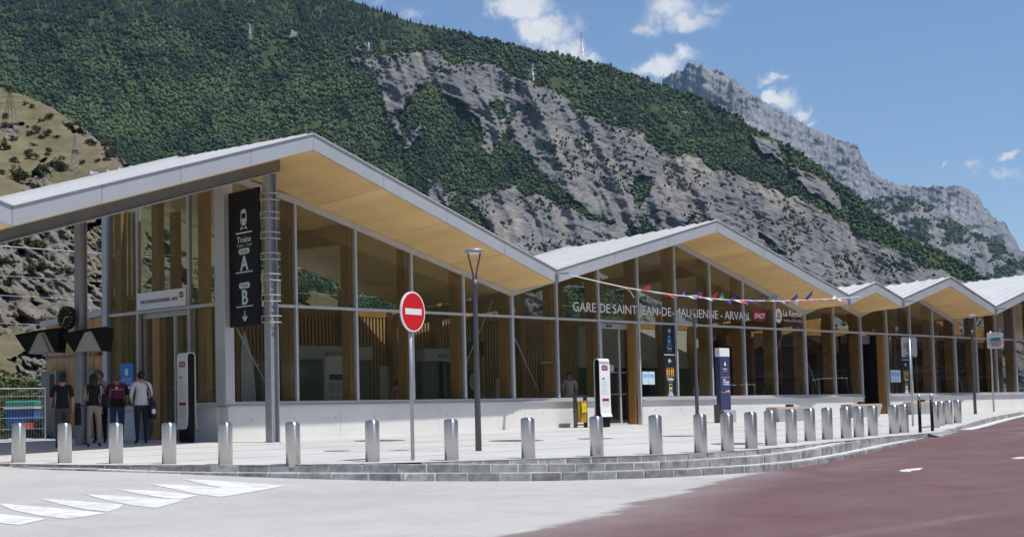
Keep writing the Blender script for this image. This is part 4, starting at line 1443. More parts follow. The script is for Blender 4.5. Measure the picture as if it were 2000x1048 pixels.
for i, (a, b) in enumerate(PLATES):
    # standing seams run down the slope from ridge to valley
    D_ = a[2][1] - a[0][1]
    n = int(D_ / .55)
    for k in range(n):
        t_ = (k + .55) / n
        p, q = lerp(a[0], a[2], t_), lerp(b[0], b[2], t_)
        MB().bar((p[0], p[1], p[2] + .022), (q[0], q[1], q[2] + .022), .05, .060).build('roof_seam', 'roof_metal', roof)
    # folded flashing standing along the back edge
    bk = MB()
    p, q = a[2], b[2]
    bk.hexa([(p[0], p[1], p[2] - .28), (q[0], q[1], q[2] - .3), (q[0], q[1] + .12, q[2] - .3), (p[0], p[1] + .12, p[2] - .3)],
            [(p[0], p[1], p[2] + .11), (q[0], q[1], q[2] + .11), (q[0], q[1] + .12, q[2] + .11), (p[0], p[1] + .12, p[2] + .11)])
    bk.build('back_flashing', 'roof_metal', roof)
    # front fascia of aluminium panels
    L = math.dist(a[0], b[0])
    n = max(1, round(L / 2.55))
    for k in range(n):
        p, q = lerp(a[0], b[0], (k + .0025) / n), lerp(a[0], b[0], (k + 1 - .0025) / n)
        MB().hexa([(p[0], p[1], p[2] - TH), (q[0], q[1], q[2] - TH), (q[0], q[1] + .06, q[2] - TH), (p[0], p[1] + .06, p[2] - TH)],
                  [(p[0], p[1], p[2] + .012), (q[0], q[1], q[2] + .012), (q[0], q[1] + .06, q[2] + .012), (p[0], p[1] + .06, p[2] + .012)]).build('fascia_panel', 'aluminium', roof)
    # edge trim over the fascia
    p, q = a[0], b[0]
    MB().bar((p[0], p[1] + .02, p[2] + .022), (q[0], q[1] + .02, q[2] + .022), .11, .018).build('fascia_trim', 'roof_metal', roof)
    # timber soffit boards, overhang then hall ceiling
    fa, fb = (a[1], 0.0, z0_of(a) - TH), (b[1], 0.0, z0_of(b) - TH)
    ia, ib = (a[0][0], a[0][1] + .055, a[0][2] - TH + .008), (b[0][0], b[0][1] + .055, b[0][2] - TH + .008)
    m_ = max(1, round(L / 2.45))
    for k in range(m_):
        t0, t1 = (k + .004) / m_, (k + 1 - .004) / m_
        Q = [lerp(ia, ib, t0), lerp(ia, ib, t1), lerp(fa, fb, t1), lerp(fa, fb, t0)]
        MB().hexa(Q, [(p[0], p[1], p[2] + .05) for p in Q]).build('soffit_panel', 'soffit_wood', roof)
    ya_, yb_ = (2.3, 2.3) if i < 2 else ((6.4, 4.4) if i == 2 else (4.4, 4.4))
    ba, bb = (a[1], ya_, soff(a[1], ya_)), (b[1], yb_, soff(b[1], yb_))
    Q = [(fa[0], .004, fa[2]), (fb[0], .004, fb[2]), bb, ba]
    MB().hexa(Q, [(p[0], p[1], p[2] + .05) for p in Q]).build('ceiling_panel', 'soffit_wood', roof)
for fd in FOLD[1::2]:   # water spouts at the valleys
    if fd[0][0] < 0 or fd[0][0] > 50:
        continue
    x, y, z = fd[0]
    sp = MB()
    sp.bar((x, y + .1, z - .10), (x, y - .50, z - .12), .10, .05)
    sp.bar((x, y - .06, z - .06), (x, y - .06, z - TH - .02), .05, .03)
    sp.build('water_spout', 'aluminium', roof)
# steel edge beam under the entrance canopy and its columns
ea, eb = Vector((-8.3, -3.45, 4.04)), Vector((.40, -1.68, 6.62))
bm_ = MB()
bm_.hexa([(ea.x, ea.y, ea.z - .16), (eb.x, eb.y, eb.z - .16), (eb.x, eb.y + .22, eb.z - .16), (ea.x, ea.y + .22, ea.z - .16)], [(ea.x, ea.y, ea.z + .26), (eb.x, eb.y, eb.z + .26), (eb.x, eb.y + .22, eb.z + .26), (ea.x, ea.y + .22, ea.z + .26)])
ec = Vector((-16.6, -3.45, 6.45))
bm_.hexa([(ec.x, ec.y, ec.z - .16), (ea.x - .02, ea.y, ea.z - .16), (ea.x - .02, ea.y + .22, ea.z - .16), (ec.x, ec.y + .22, ec.z - .16)], [(ec.x, ec.y, ec.z + .26), (ea.x - .02, ea.y, ea.z + .26), (ea.x - .02, ea.y + .22, ea.z + .26), (ec.x, ec.y + .22, ec.z + .26)])
beam = bm_.build('edge_beam', 'beam_steel', roof)
fl = MB()
fl.hexa([(ea.x, ea.y - .05, ea.z - .185), (eb.x, eb.y - .05, eb.z - .185), (eb.x, eb.y + .27, eb.z - .185), (ea.x, ea.y + .27, ea.z - .185)], [(ea.x, ea.y - .05, ea.z - .162), (eb.x, eb.y - .05, eb.z - .162), (eb.x, eb.y + .27, eb.z - .162), (ea.x, ea.y + .27, ea.z - .162)])
fl.build('beam_flange', 'aluminium', roof)
def hcol(x, y, zt, w, d, m):
    b = MB()
    zb = plaza_z(x, y) - .02
    b.box(x - w / 2, x - w / 2 + .02, y - d / 2, y + d / 2, zb, zt)
    b.box(x + w / 2 - .02, x + w / 2, y - d / 2, y + d / 2, zb, zt)
    b.box(x - w / 2 + .02, x + w / 2 - .02, y - .012, y + .012, zb, zt)
    b.box(x - w / 2 - .03, x + w / 2 + .03, y - d / 2 - .03, y + d / 2 + .03, zb, zb + .035)
    return b.build('steel_column', m, ST)
c1 = hcol(.15, -1.58, 6.40, .24, .24, 'galvanised')
hcol(-3.0, 1.6, 5.45, .22, .22, 'grey_steel')

# ---- front wall
MX = [0.0, 2.2, 4.25, 6.3, 8.35, 10.4, 12.43, 14.46, 16.5, 18.55, 20.58, 22.62, 24.65, 26.7, 28.8, 30.85, 32.95, 34.93, 36.95, 39.0, 41.05, 43.05, 45.1, 47.2, 49.25, 51.3, 53.4, 55.5]
DOORS = (7, 15)
pl = MB()
SEG = [(0.0, 14.42), (16.54, 30.82), (33.0, 55.6)]
for a, b in SEG:
    n = max(1, round((b - a) / 4.1))
    for k in range(n):
        x0, x1 = a + (b - a) * k / n + (.004 if k else 0), a + (b - a) * (k + 1) / n - (.004 if k < n - 1 else 0)
        pl.box(x0, x1, -.07 if (k or a) else -.07, .30, plaza_z(x0, 0) - .3, .84)
fw = pl.build('front_wall', 'concrete', ST)
th_ = MB()
for a, b in SEG:
    x = a + .7
    while x < b - .3:
        th_.plate(disc(.017, 8), .003, (x, -.0702, .53), (1, 0, 0), (0, 0, 1))
        x += 1.37
th_.build('tie_hole', 'dark_steel', fw)
for a, b in SEG:
    MB().box(a - .01, b + .01, -.16, .26, .842, .872).build('sill', 'aluminium_frame', fw)
    MB().box(a + .02, b - .02, -.055, .06, .874, .965).build('bottom_rail', 'aluminium_frame', fw)
for i, x in enumerate(MX):
    if i == 0:
        continue
    zb = .967 if (i - 1) not in DOORS and i not in DOORS else plaza_z(x, 0)
    w = .05 if i not in (5, 13, 19) else .075
    z1 = soff(x) - .01
    MB().box(x - w / 2 - .01, x + w / 2 + .01, -.07, .06, zb, z1).build('mullion', 'aluminium_frame', fw)
for i, (a, b) in enumerate(zip(MX[:-1], MX[1:])):
    x0, x1 = a + (.20 if i == 0 else .038), b - .038
    MB().box(x0, x1, -.06, .05, 3.335, 3.405).build('transom', 'aluminium_frame', fw)
    za, zb = soff(x0), soff(x1)
    MB().hexa([(x0, -.062, za - .17), (x1, -.062, zb - .17), (x1, .05, zb - .17), (x0, .05, za - .17)], [(x0, -.062, za - .008), (x1, -.062, zb - .008), (x1, .05, zb - .008), (x0, .05, za - .008)]).build('top_rail', 'aluminium_frame', fw)
    u = MB()
    u.hexa([(x0 + .004, -.008, 3.407), (x1 - .004, -.008, 3.407), (x1 - .004, .004, 3.407), (x0 + .004, .004, 3.407)], [(x0 + .004, -.008, za - .172), (x1 - .004, -.008, zb - .172), (x1 - .004, .004, zb - .172), (x0 + .004, .004, za - .172)])
    u.build('window_pane', 'glass', fw)
    if i not in DOORS:
        MB().box(x0 + .004, x1 - .004, -.008, .004, .967, 3.333).build('window_pane', 'glass', fw)
# corner post
MB().box(-.075, .195, -.085, .0, .88, soff(0) - .02).build('corner_post', 'aluminium_frame', fw)
MB().box(-.085, -.005, .002, .30, .88, soff(0) - .03).build('corner_post', 'aluminium', fw)
# sliding door 1, set back from the wall face
yd = .42
z_ = plaza_z(15.5, 0) + .02
dr = MB()
for x in (14.52, 15.06, 15.98, 16.40):
    dr.box(x, x + .07, yd - .03, yd + .03, z_, 3.16)
dr.box(14.5, 16.5, yd - .06, yd + .06, 3.165, 3.33)
dr.box(14.5, 16.5, yd - .031, yd + .031, z_ - .05, z_ + .05)
d1 = dr.build('entrance_door', 'aluminium_frame', ST)
for a, b in ((14.595, 15.055), (15.135, 15.975), (16.055, 16.395)):
    MB().box(a, b, yd - .006, yd + .006, z_ + .052, 3.155).build('door_pane', 'glass', d1)
MB().box(15.3, 15.55, yd - .12, yd - .065, 3.21, 3.27).build('door_sensor', 'dark_steel', d1)
dots = MB()
for zz in (1.05, 1.75):
    for k in range(30):
        x = 14.6 + .06 * k
        if 15.03 < x < 15.16 or 15.94 < x < 16.08:
            continue
        dots.box(x, x + .035, yd - .0085, yd - .0065, zz, zz + .03)
dots.build('safety_dots', 'grey_print', d1)
for (x, s) in ((14.46, 1), (16.5, -1)):
    MB().box(x + s * .04 - .02, x + s * .04 + .02, .07, yd - .07, .90, 3.33).build('door_reveal', 'glulam', d1)
MB().box(15.36, 15.72, yd - .010, yd - .0075, 1.80, 2.0).build('door_sticker', 'grey_print', d1)
# door 2: dark open doorway
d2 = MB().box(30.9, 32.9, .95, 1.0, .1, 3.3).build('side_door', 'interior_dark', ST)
MB().box(31.5, 32.6, .93, .945, 1.2, 3.2).build('door_panel', 'brown_shutter', d2)
MB().box(32.80, 32.90, .07, .36, .9, 3.33).build('door_reveal', 'glulam', d2)
MB().box(32.80, 32.90, .365, .94, .12, 3.33).build('door_reveal', 'interior_dark', d2)
MB().box(30.92, 31.0, .07, .9, .15, 3.33).build('door_reveal', 'dark_steel', d2)
MB().box(30.9, 32.7, .60, .9, 3.0, 3.32).build('roller_box', 'grey_steel', d2)

# ---- left wall (along x = 0)
LY = [.31, 1.43, 3.66, 5.05]
sl = MB()
sl.box(-.05, .28, .302, 1.40, -.2, .84)
sw = sl.build('side_wall', 'concrete', ST)
MB().box(-.05, .28, 3.69, 5.25, -.2, .84).build('plinth', 'concrete', sw)
for a, b in ((.302, 1.40), (3.69, 5.02)):
    MB().box(-.13, .20, a, b, .842, .872).build('sill', 'aluminium_frame', sw)
    MB().box(-.05, .05, a, b, .874, .965).build('bottom_rail', 'aluminium_frame', sw)
for y, w in ((1.43, .07), (3.66, .07)):
    MB().box(-.06, .05, y - w / 2, y + w / 2, .0, soff(0, y) - .02).build('mullion', 'aluminium', sw)
MB().box(-.09, .06, 5.03, 5.24, -.1, soff(0, 5.1) - .02).build('wall_post', 'aluminium', sw)
for i, (a, b) in enumerate(zip(LY[:-1], LY[1:])):
    a, b = a + (.0 if i == 0 else .04), b - .04
    MB().box(-.05, .045, a, b, 3.335, 3.41).build('transom', 'aluminium', sw)
    za, zb = soff(0, a) - .03, soff(0, b) - .03
    MB().hexa([(-.006, a + .004, 3.412), (.006, a + .004, 3.412), (.006, b - .004, 3.412), (-.006, b - .004, 3.412)], [(-.006, a + .004, za), (.006, a + .004, za), (.006, b - .004, zb), (-.006, b - .004, zb)]).build('window_pane', 'glass', sw)
    if i != 1:
        MB().box(-.006, .006, a + .004, b - .004, .967, 3.333).build('window_pane', 'glass', sw)
d3 = MB()
for y in (1.50, 2.22, 3.10, 3.56):
    d3.box(.10, .17, y, y + .06, .05, 3.2)
d3.box(.08, .18, 1.47, 3.62, 3.202, 3.33)
d3 = d3.build('side_entrance_door', 'aluminium', ST)
for a, b in ((1.565, 2.215), (2.285, 3.095), (3.165, 3.555)):
    MB().box(.125, .137, a, b, .08, 3.195).build('door_pane', 'glass', d3)
# sign board over that door
sb = thing('station_name_board', 'white name board above the left entrance door', 'sign', (-.07, 2.55, 3.42))
MB().box(-.10, -.065, 1.50, 3.60, 3.42, 3.86).build('board', 'white_paint', sb)
text('lettering', 'GARE DE SAINT-JEAN-DE-MAURIENNE - ARVAN', .13, (-.104, 2.63, 3.575), (0, -1, 0), (0, 0, 1), 'dark_print', sb, .004, fit=1.62)
MB().plate(rrect(-.09, .09, -.07, .07, .03), .004, (-.101, 1.66, 3.70), (0, -1, 0), (0, 0, 1)).build('emblem', 'maroon_print', sb)
text('emblem_lettering', 'SNCF', .075, (-.107, 1.66, 3.675), (0, -1, 0), (0, 0, 1), 'white_print', sb, .003, shear=.25, fit=.15)

# ---- timber frame, floor, inner fittings
MB().box(.06, 55.4, .31, 5.9, -.15, .06).build('floor', 'interior_floor', ST)
for i, x in enumerate(MX[1:]):
    MB().box(x - .10, x + .08, .10, .44, .062, soff(x, .3) - .01).build('timber_post', 'glulam', ST)
for y in (.9, 2.9, 4.6):
    MB().box(.09, .27, y, y + .30, .062, soff(.2, y) - .01).build('timber_post', 'glulam', ST)
for i, x in enumerate(MX[1:-1:1]):
    MB().box(x - .11, x + .09, 4.98, 5.24, .062, soff(x, 5.1) - .01).build('timber_post', 'glulam', ST)
for i, x in enumerate((10.4, 26.7, 39.0)):       # tie rods in a V at the valleys
    for s in (-1, 1):
        MB().tube([(x + s * .05, .62, soff(x) - .15), (x + s * 1.95, .62, 1.02)], .012, 6).build('brace_rod', 'white_paint', ST)
MB().tube([(.30, .62, 3.6), (2.0, .62, 1.02)], .012, 6).build('brace_rod', 'white_paint', ST)
for x in (4.25, 10.4, 14.46, 20.58, 26.7):       # cross beams under the ceiling
    MB().hexa([(x - .09, .44, soff(x, .44) - .52), (x + .09, .44, soff(x, .44) - .52), (x + .09, 4.98, soff(x, 5) - .52), (x - .09, 4.98, soff(x, 5) - .52)], [(x - .09, .44, soff(x, .44) - .1), (x + .09, .44, soff(x, .44) - .1), (x + .09, 4.98, soff(x, 5) - .1), (x - .09, 4.98, soff(x, 5) - .1)]).build('cross_beam', 'glulam', ST)
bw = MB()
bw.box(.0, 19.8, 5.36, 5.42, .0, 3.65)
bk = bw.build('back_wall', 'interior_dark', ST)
sl = MB()
x = .22
while x < 19.7:
    sl.box(x, x + .07, 5.26, 5.355, .07, 3.64)
    if x < 1.2:
        sl.box(x, x + .07, 5.26, 5.325, 3.87, 6.25)
    x += .14
sl.build('slat', 'slat_wood', bk, kind='stuff')
MB().box(.0, 55.4, 5.25, 5.44, 3.655, 3.86).build('header_beam', 'glulam', bk)
MB().box(19.82, 27.5, 5.26, 5.42, 2.15, 3.65).build('wall_panel', 'interior_beige', bk)
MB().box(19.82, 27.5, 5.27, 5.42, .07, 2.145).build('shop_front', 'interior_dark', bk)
MB().box(27.52, 55.4, 5.27, 5.42, .07, 3.65).build('wall_panel', 'brown_shutter', bk)
xs_ = [.15, 4.25, 8.35, 12.43, 16.5, 20.58, 24.65]
for a, b in zip(xs_[:-1], xs_[1:]):
    za, zb = soff(a, 5.3), soff(b, 5.3)
    mid = [x for x in SX if a < x < b]
    pts = [(a + .03, za)] + [(m_, soff(m_, 5.3)) for m_ in mid] + [(b - .03, zb)]
    P = [(a + .03, 3.865)] + [(b - .03, 3.865)] + [(p[0], p[1] - .03) for p in reversed(pts)]
    MB().hexa([(p[0], 5.33, p[1]) for p in P], [(p[0], 5.34, p[1]) for p in P]).build('window_pane', 'glass', bk)
for a, b in ((24.7, 26.3), (27.1, 28.4), (29.1, 30.3), (31.2, 32.8), (33.6, 34.6), (35.2, 37.4), (38.2, 40.2), (41.0, 43.4), (44.2, 47.0), (47.8, 50.5), (51.2, 55.3)):
    za, zb = soff(a, 5.3) - .03, soff(b, 5.3) - .03
    MB().hexa([(a, 5.28, 3.865), (b, 5.28, 3.865), (b, 5.40, 3.865), (a, 5.40, 3.865)], [(a, 5.28, za), (b, 5.28, zb), (b, 5.40, zb), (a, 5.40, za)]).build('wall_panel', 'glulam', bk)
for (a, b) in ((5.92, 9.3), (11.56, 13.45)):
    ct = thing('ticket_counter', 'white ticket office front with dark window seen through the %s panes' % ('left' if a < 8 else 'middle'), 'counter', (a, 4.9, .06))
    MB().box(a, b, 4.85, 5.24, 2.28, 2.69).build('counter_header', 'interior_white', ct)
    MB().box(a, b, 4.98, 5.24, .062, 2.275).build('counter_window', 'interior_grey', ct)
    MB().box(a + .6 * (b - a), a + .78 * (b - a), 4.96, 4.978, .07, 2.2).build('counter_post', 'interior_dark', ct)
    MB().box(a, b, 4.60, 5.24, 1.0, 1.06).build('counter_shelf', 'interior_white', ct)
    text('lettering', 'BILLETTERIE', .16, (a + .55 * (b - a), 4.845, 2.40), (1, 0, 0), (0, 0, 1), 'dark_print', ct, .004)
w = thing('white_door', 'white inner door in the slatted wall', 'door', (10.45, 5.2, .06))
MB().box(9.92, 11.05, 5.20, 5.25, .07, 2.12).build('leaf', 'interior_white', w)
MB().box(10.86, 10.92, 5.16, 5.198, 1.05, 1.10).build('handle', 'dark_steel', w)
tag(top(MB().box(4.0, 5.15, 5.18, 5.25, .07, 2.07).build('dark_opening', 'interior_dark'), (4.57, 5.2, .06)), 'black opening at the left end of the slatted wall', 'cabinet')  # black box added to stand for the dark of an opening
fbn = thing('feather_banner', 'white feather banner standing inside beside the corner window', 'banner', (2.75, 2.6, .06))
MB().plate([(0, 0), (.52, 0), (.50, 1.0), (.42, 1.9), (.26, 2.5), (.10, 2.85), (.02, 2.6)], .01, (2.45, 2.6, .12), (1, 0, 0), (0, 0, 1)).build('banner_cloth', 'interior_white', fbn)
MB().tube([(2.44, 2.6, .08), (2.44, 2.6, 2.2), (2.5, 2.6, 2.75), (2.62, 2.6, 3.02)], .02, 6).build('pole', 'dark_steel', fbn)
text('lettering', 'ETES INTERMODALE', .2, (2.86, 2.595, .4), (0, 0, 1), (-1, 0, 0), 'dark_print', fbn, .003, align='LEFT')
ib = thing('notice_stand', 'white notice stand with posted sheets inside the left windows', 'notice board', (6.6, 3.4, .06))
MB().plate(rrect(-.5, .5, 0, 2.25, .12), .10, (6.6, 3.5, .062), (1, 0, 0), (0, 0, 1)).build('stand', 'interior_white', ib)
MB().box(7.12, 7.34, 3.42, 3.5, .062, 2.2).build('stand_side', 'interior_dark', ib)
MB().box(6.25, 6.95, 3.394, 3.399, 1.62, 1.78).build('notice_header', 'dark_print', ib)
for k in range(6):
    MB().box(6.22 + .25 * (k % 3), 6.42 + .25 * (k % 3), 3.394, 3.399, 1.25 - .4 * (k // 3), 1.56 - .4 * (k // 3)).build('notice_sheet', 'grey_print', ib)
for (x, y, z, n_) in ((11.6, 2.7, 2.35, 'left'), (12.9, 2.4, 2.4, 'right')):
    tv = thing('departure_screen', '%s black departure screen hanging inside by the tie rods' % n_, 'screen', (x, y, z))
    MB().box(x - .42, x + .42, y - .06, y + .06, z, z + .44).build('housing', 'interior_dark', tv)
    MB().box(x - .03, x + .03, y - .02, y + .02, z + .442, soff(x, y) - .01).build('hanger', 'dark_steel', tv)
ck = thing('hall_clock', 'round black clock seen through the glass at the first roof valley', 'clock', (12.5, 2.0, 3.5))
MB().plate(disc(.33, 28), .10, (12.35, 2.0, 3.52), (1, 0, 0), (0, 0, 1)).build('dial', 'interior_dark', ck)
MB().box(12.33, 12.37, 1.94, 1.98, 3.86, soff(12.35, 2) - .02).build('hanger', 'dark_steel', ck)
pb = thing('safety_poster', 'tall dark poster with pale figure on the slatted wall', 'poster', (14.2, 5.2, .9))
MB().box(13.75, 14.65, 5.225, 5.255, .75, 2.0).build('sheet', 'interior_dark', pb)
MB().plate(disc(.22, 16, 0, 0, .30), .003, (14.2, 5.222, 1.62), (1, 0, 0), (0, 0, 1)).build('print', 'interior_white', pb)
tag(top(MB().box(15.3, 15.85, 5.23, 5.255, 1.05, 1.75).build('notice', 'interior_white'), (15.55, 5.24, 1.05)), 'white notice sheet on the slatted wall right of the dark poster', 'notice')

# lettering fixed on the glass
def text_width(body):
    cu = bpy.data.curves.new('w', 'FONT')
    cu.body = body
    ob = bpy.data.objects.new('w', cu)
    COL.objects.link(ob)
    me_ = bpy.data.meshes.new_from_object(ob)
    bpy.data.objects.remove(ob)
    xx = [v.co.x for v in me_.vertices]
    return min(xx), max(xx)
FULL = 'GARE DE SAINT-JEAN-DE-MAURIENNE - ARVAN'
_k = 9.76 / (text_width(FULL)[1] - text_width(FULL)[0])
_at = 0
for wd in FULL.split(' '):
    i0 = FULL.index(wd, _at)
    _at = i0 + len(wd)
    w0 = text_width(FULL[:_at])[1] - (text_width(wd)[1] - text_width(wd)[0])
    text('station_lettering', wd, .415, (13.16 + _k * w0, -.035, 3.63), (1, 0, 0), (0, 0, 1), 'white_print', ST, .012, align='LEFT', fit=_k * (text_width(wd)[1] - text_width(wd)[0]))
lg = MB().plate([(.03, 0), (.74, 0), (.86, .06), (.86, .36), (.74, .43), (.12, .43), (0, .37), (0, .06)], .008, (23.2, -.03, 3.62), (1, 0, 0), (0, 0, 1)).build('company_emblem', 'maroon_print', ST)
text('emblem_lettering', 'SNCF', .25, (23.63, -.041, 3.73), (1, 0, 0), (0, 0, 1), 'white_print', lg, .006, shear=.28, fit=.72, bold=.006)
rg = MB().plate(disc(.23, 28, 0, 0, .27), .008, (24.92, -.03, 3.86), (1, 0, 0), (0, 0, 1)).build('region_emblem', 'white_print', ST)
MB().plate([(-.13, -.10), (.13, -.10), (.13, -.05), (-.13, -.05)], .004, (24.92, -.04, 3.84), (1, 0, 0), (0, 0, 1)).plate([(-.10, -.02), (.0, .17), (.10, -.02), (.05, -.02), (.0, .08), (-.05, -.02)], .004, (24.92, -.04, 3.84), (1, 0, 0), (0, 0, 1)).build('mountain_mark', 'dark_print', rg)
text('region_lettering', 'La Région', .34, (25.22, -.035, 3.86), (1, 0, 0), (0, 0, 1), 'white_print', rg, .008, align='LEFT', fit=1.32, bold=.006)
text('region_lettering', 'Auvergne-Rhône-Alpes', .16, (25.24, -.035, 3.66), (1, 0, 0), (0, 0, 1), 'grey_print', rg, .008, align='LEFT', fit=1.30)

# ---- timber annex beyond the left wall
AN = thing('timber_annex', 'low larch-clad annex behind the entrance canopy', 'annex', (2, 6.8, 0))
an = MB()
an.hexa([(.02, 5.26, -.1), (6, 5.5, -.1), (6, 8.2, -.1), (.02, 8.2, -.1)], [(.02, 5.26, 3.40), (6, 5.5, 3.40), (6, 8.2, 3.3), (.02, 8.2, 3.26)])
aw = an.build('wall', 'larch', AN)
for k in range(24):
    y = 5.27 + k * .122
    MB().box(-.005, .018, y, y + .112, .0, 3.37 - .035 * k * .122).build('plank', 'larch', aw)
MB().hexa([(-.10, 5.25, 3.39), (6, 5.4, 3.42), (6, 8.35, 3.32), (-.10, 8.35, 3.26)], [(-.10, 5.25, 3.56), (6, 5.4, 3.58), (6, 8.35, 3.48), (-.10, 8.35, 3.42)]).build('roof_edge', 'aluminium', AN)
tm = thing('ticket_machine', 'pale grey ticket machine recessed in the annex wall', 'ticket machine', (-.2, 7.55, 0))
MB().box(-.30, -.01, 7.15, 7.95, .05, 1.98).build('cabinet', 'interior_grey', tm)
MB().box(-.315, -.301, 7.2, 7.5, 1.0, 1.9).build('screen', 'interior_dark', tm)
MB().box(-.34, -.301, 7.15, 7.2, .05, 2.0).build('frame', 'grey_steel', tm)
tg = thing('cash_machine', 'grey panel with maroon top plate on the annex wall by the glass', 'machine', (-.1, 5.9, .7))
MB().box(-.16, -.008, 5.5, 6.3, .9, 1.95).build('panel', 'interior_grey', tg)
MB().box(-.14, -.008, 5.35, 5.8, 2.35, 2.52).build('top_plate', 'maroon_print', tg)

# ------------------------------------------------------------------ pictograms (flat print)
def train_icon(name, parent, o, ax, ay, s, m, dark, th=.006):
    """front of a train over its rails; s = height"""
    w = .27 * s
    b = MB()
    b.plate([(-w * .82, .30 * s), (-w, .42 * s), (-w * .95, .72 * s), (-w * .8, .90 * s), (-w * .45, 1.0 * s), (w * .45, 1.0 * s), (w * .8, .90 * s), (w * .95, .72 * s), (w, .42 * s), (w * .82, .30 * s), (w * .5, .22 * s), (-w * .5, .22 * s)], th, o, ax, ay)
    b.plate([(-w * 1.2, 0), (-w * .95, 0), (-w * .5, .19 * s), (-w * .72, .19 * s)], th, o, ax, ay)
    b.plate([(w * 1.2, 0), (w * .72, .19 * s), (w * .5, .19 * s), (w * .95, 0)], th, o, ax, ay)
    b.plate([(-w * .8, .06 * s), (w * .8, .06 * s), (w * .72, .10 * s), (-w * .72, .10 * s)], th * .8, o, ax, ay)
    t_ = b.build(name, m, parent)
    nn = Vector(ax).cross(Vector(ay)).normalized() * (th + .001)
    d = MB()
    oo = Vector(o) + nn
    d.plate([(-w * .72, .55 * s), (w * .72, .55 * s), (w * .68, .80 * s), (-w * .68, .80 * s)], .002, oo, ax, ay)
    d.plate(disc(w * .16, 10, -w * .55, .38 * s), .002, oo, ax, ay)
    d.plate(disc(w * .16, 10, w * .55, .38 * s), .002, oo, ax, ay)
    d.build('icon_window', dark, t_)
    return t_
def arrow(name, parent, o, ax, ay, s, ang, m, th=.005):
    c, sn = math.cos(ang), math.sin(ang)
    a2 = Vector(ax) * c + Vector(ay) * sn
    b2 = Vector(ay) * c - Vector(ax) * sn
    b = MB()
    b.plate([(-.5 * s, -.055 * s), (.42 * s, -.055 * s), (.42 * s, .055 * s), (-.5 * s, .055 * s)], th, o, a2, b2)
    b.plate([(.5 * s, 0), (.06 * s, .42 * s), (-.06 * s, .33 * s), (.32 * s, 0)], th * .9, o, a2, b2)
    b.plate([(.5 * s, 0), (.32 * s, 0), (-.06 * s, -.33 * s), (.06 * s, -.42 * s)], th * .9, o, a2, b2)
    return b.build(name, m, parent)
def bars(name, parent, rects, o, ax, ay, m, th=.005):
    b = MB()
    for (x0, x1, y0, y1) in rects:
        b.plate([(x0, y0), (x1, y0), (x1, y1), (x0, y1)], th, o, ax, ay)
    return b.build(name, m, parent)

# ---- the tall black platform sign between the corner and the column
PS = thing('platform_sign', 'tall black hanging sign pointing to trains and tracks A and B', 'sign', (.05, -.77, 2.77))
ax = Vector((-.102, -.9948, 0)).normalized()
ay = Vector((0, 0, 1))
o0 = Vector((.12, -.08, 2.77))
PW, PH = 1.37, 3.29
MB().plate([(0, 1.905), (PW, 1.905), (PW, PH), (0, PH)], .05, o0, ax, ay).build('panel', 'black_panel', PS)
MB().plate([(0, 0), (PW, 0), (PW, 1.895), (0, 1.895)], .05, o0, ax, ay).build('panel', 'black_panel', PS)
nn = ax.cross(ay).normalized()
fo = o0 + nn * .052
def pp(u, v):
    return fo + ax * u + ay * v
train_icon('train_icon', PS, pp(.70, 2.33), ax, ay, .50, 'pale_blue_print', 'black_panel')
bars('rule', PS, [(.34, 1.06, 2.245, 2.275)], fo, ax, ay, 'white_print')
text('lettering', 'Trains', .205, pp(.70, 2.03), ax, ay, 'white_print', PS, .004, fit=.62)
text('lettering', 'Trains • Treni', .115, pp(.70, 1.90 + .02), ax, ay, 'grey_print', PS, .004, fit=.68, shear=.2)
for (v, ch) in ((1.30, 'A'), (.47, 'B')):
    pz = MB().plate(rrect(.46, .94, v + .44, v + .58, .065), .004, fo, ax, ay).build('track_plate', 'pale_blue_print', PS)
    text('lettering', 'Voie', .125, pp(.70, v + .47) + nn * .006, ax, ay, 'dark_print', pz, .003, fit=.32)
    text('track_letter', ch, .50, pp(.70, v + .055), ax, ay, 'pale_blue_print', PS, .005, bold=.012)
    bars('rule', PS, [(.33, 1.07, v - .01, v + .018)], fo, ax, ay, 'pale_blue_print')
arrow('arrow', PS, pp(.70, .235), ax, ay, .26, -math.pi / 2, 'white_print')
for v in (3.05, 2.60, 2.12, 1.62, 1.12, .62, .12):      # clamps that hold the sign to the column
    cl = MB()
    z = 2.77 + v
    for dz in (-.075, .075):
        cl.box(-.02, .36, -1.735, -1.705, z + dz - .012, z + dz + .012)
        cl.box(.33, .355, -1.735, -1.42, z + dz - .012, z + dz + .012)
        cl.box(-.03, -.005, -1.735, -1.40, z + dz - .012, z + dz + .012)
    cl.box(-.035, -.03, -1.46, -1.40, z - .085, z + .085)
    cl.build('clamp', 'aluminium_frame', PS)

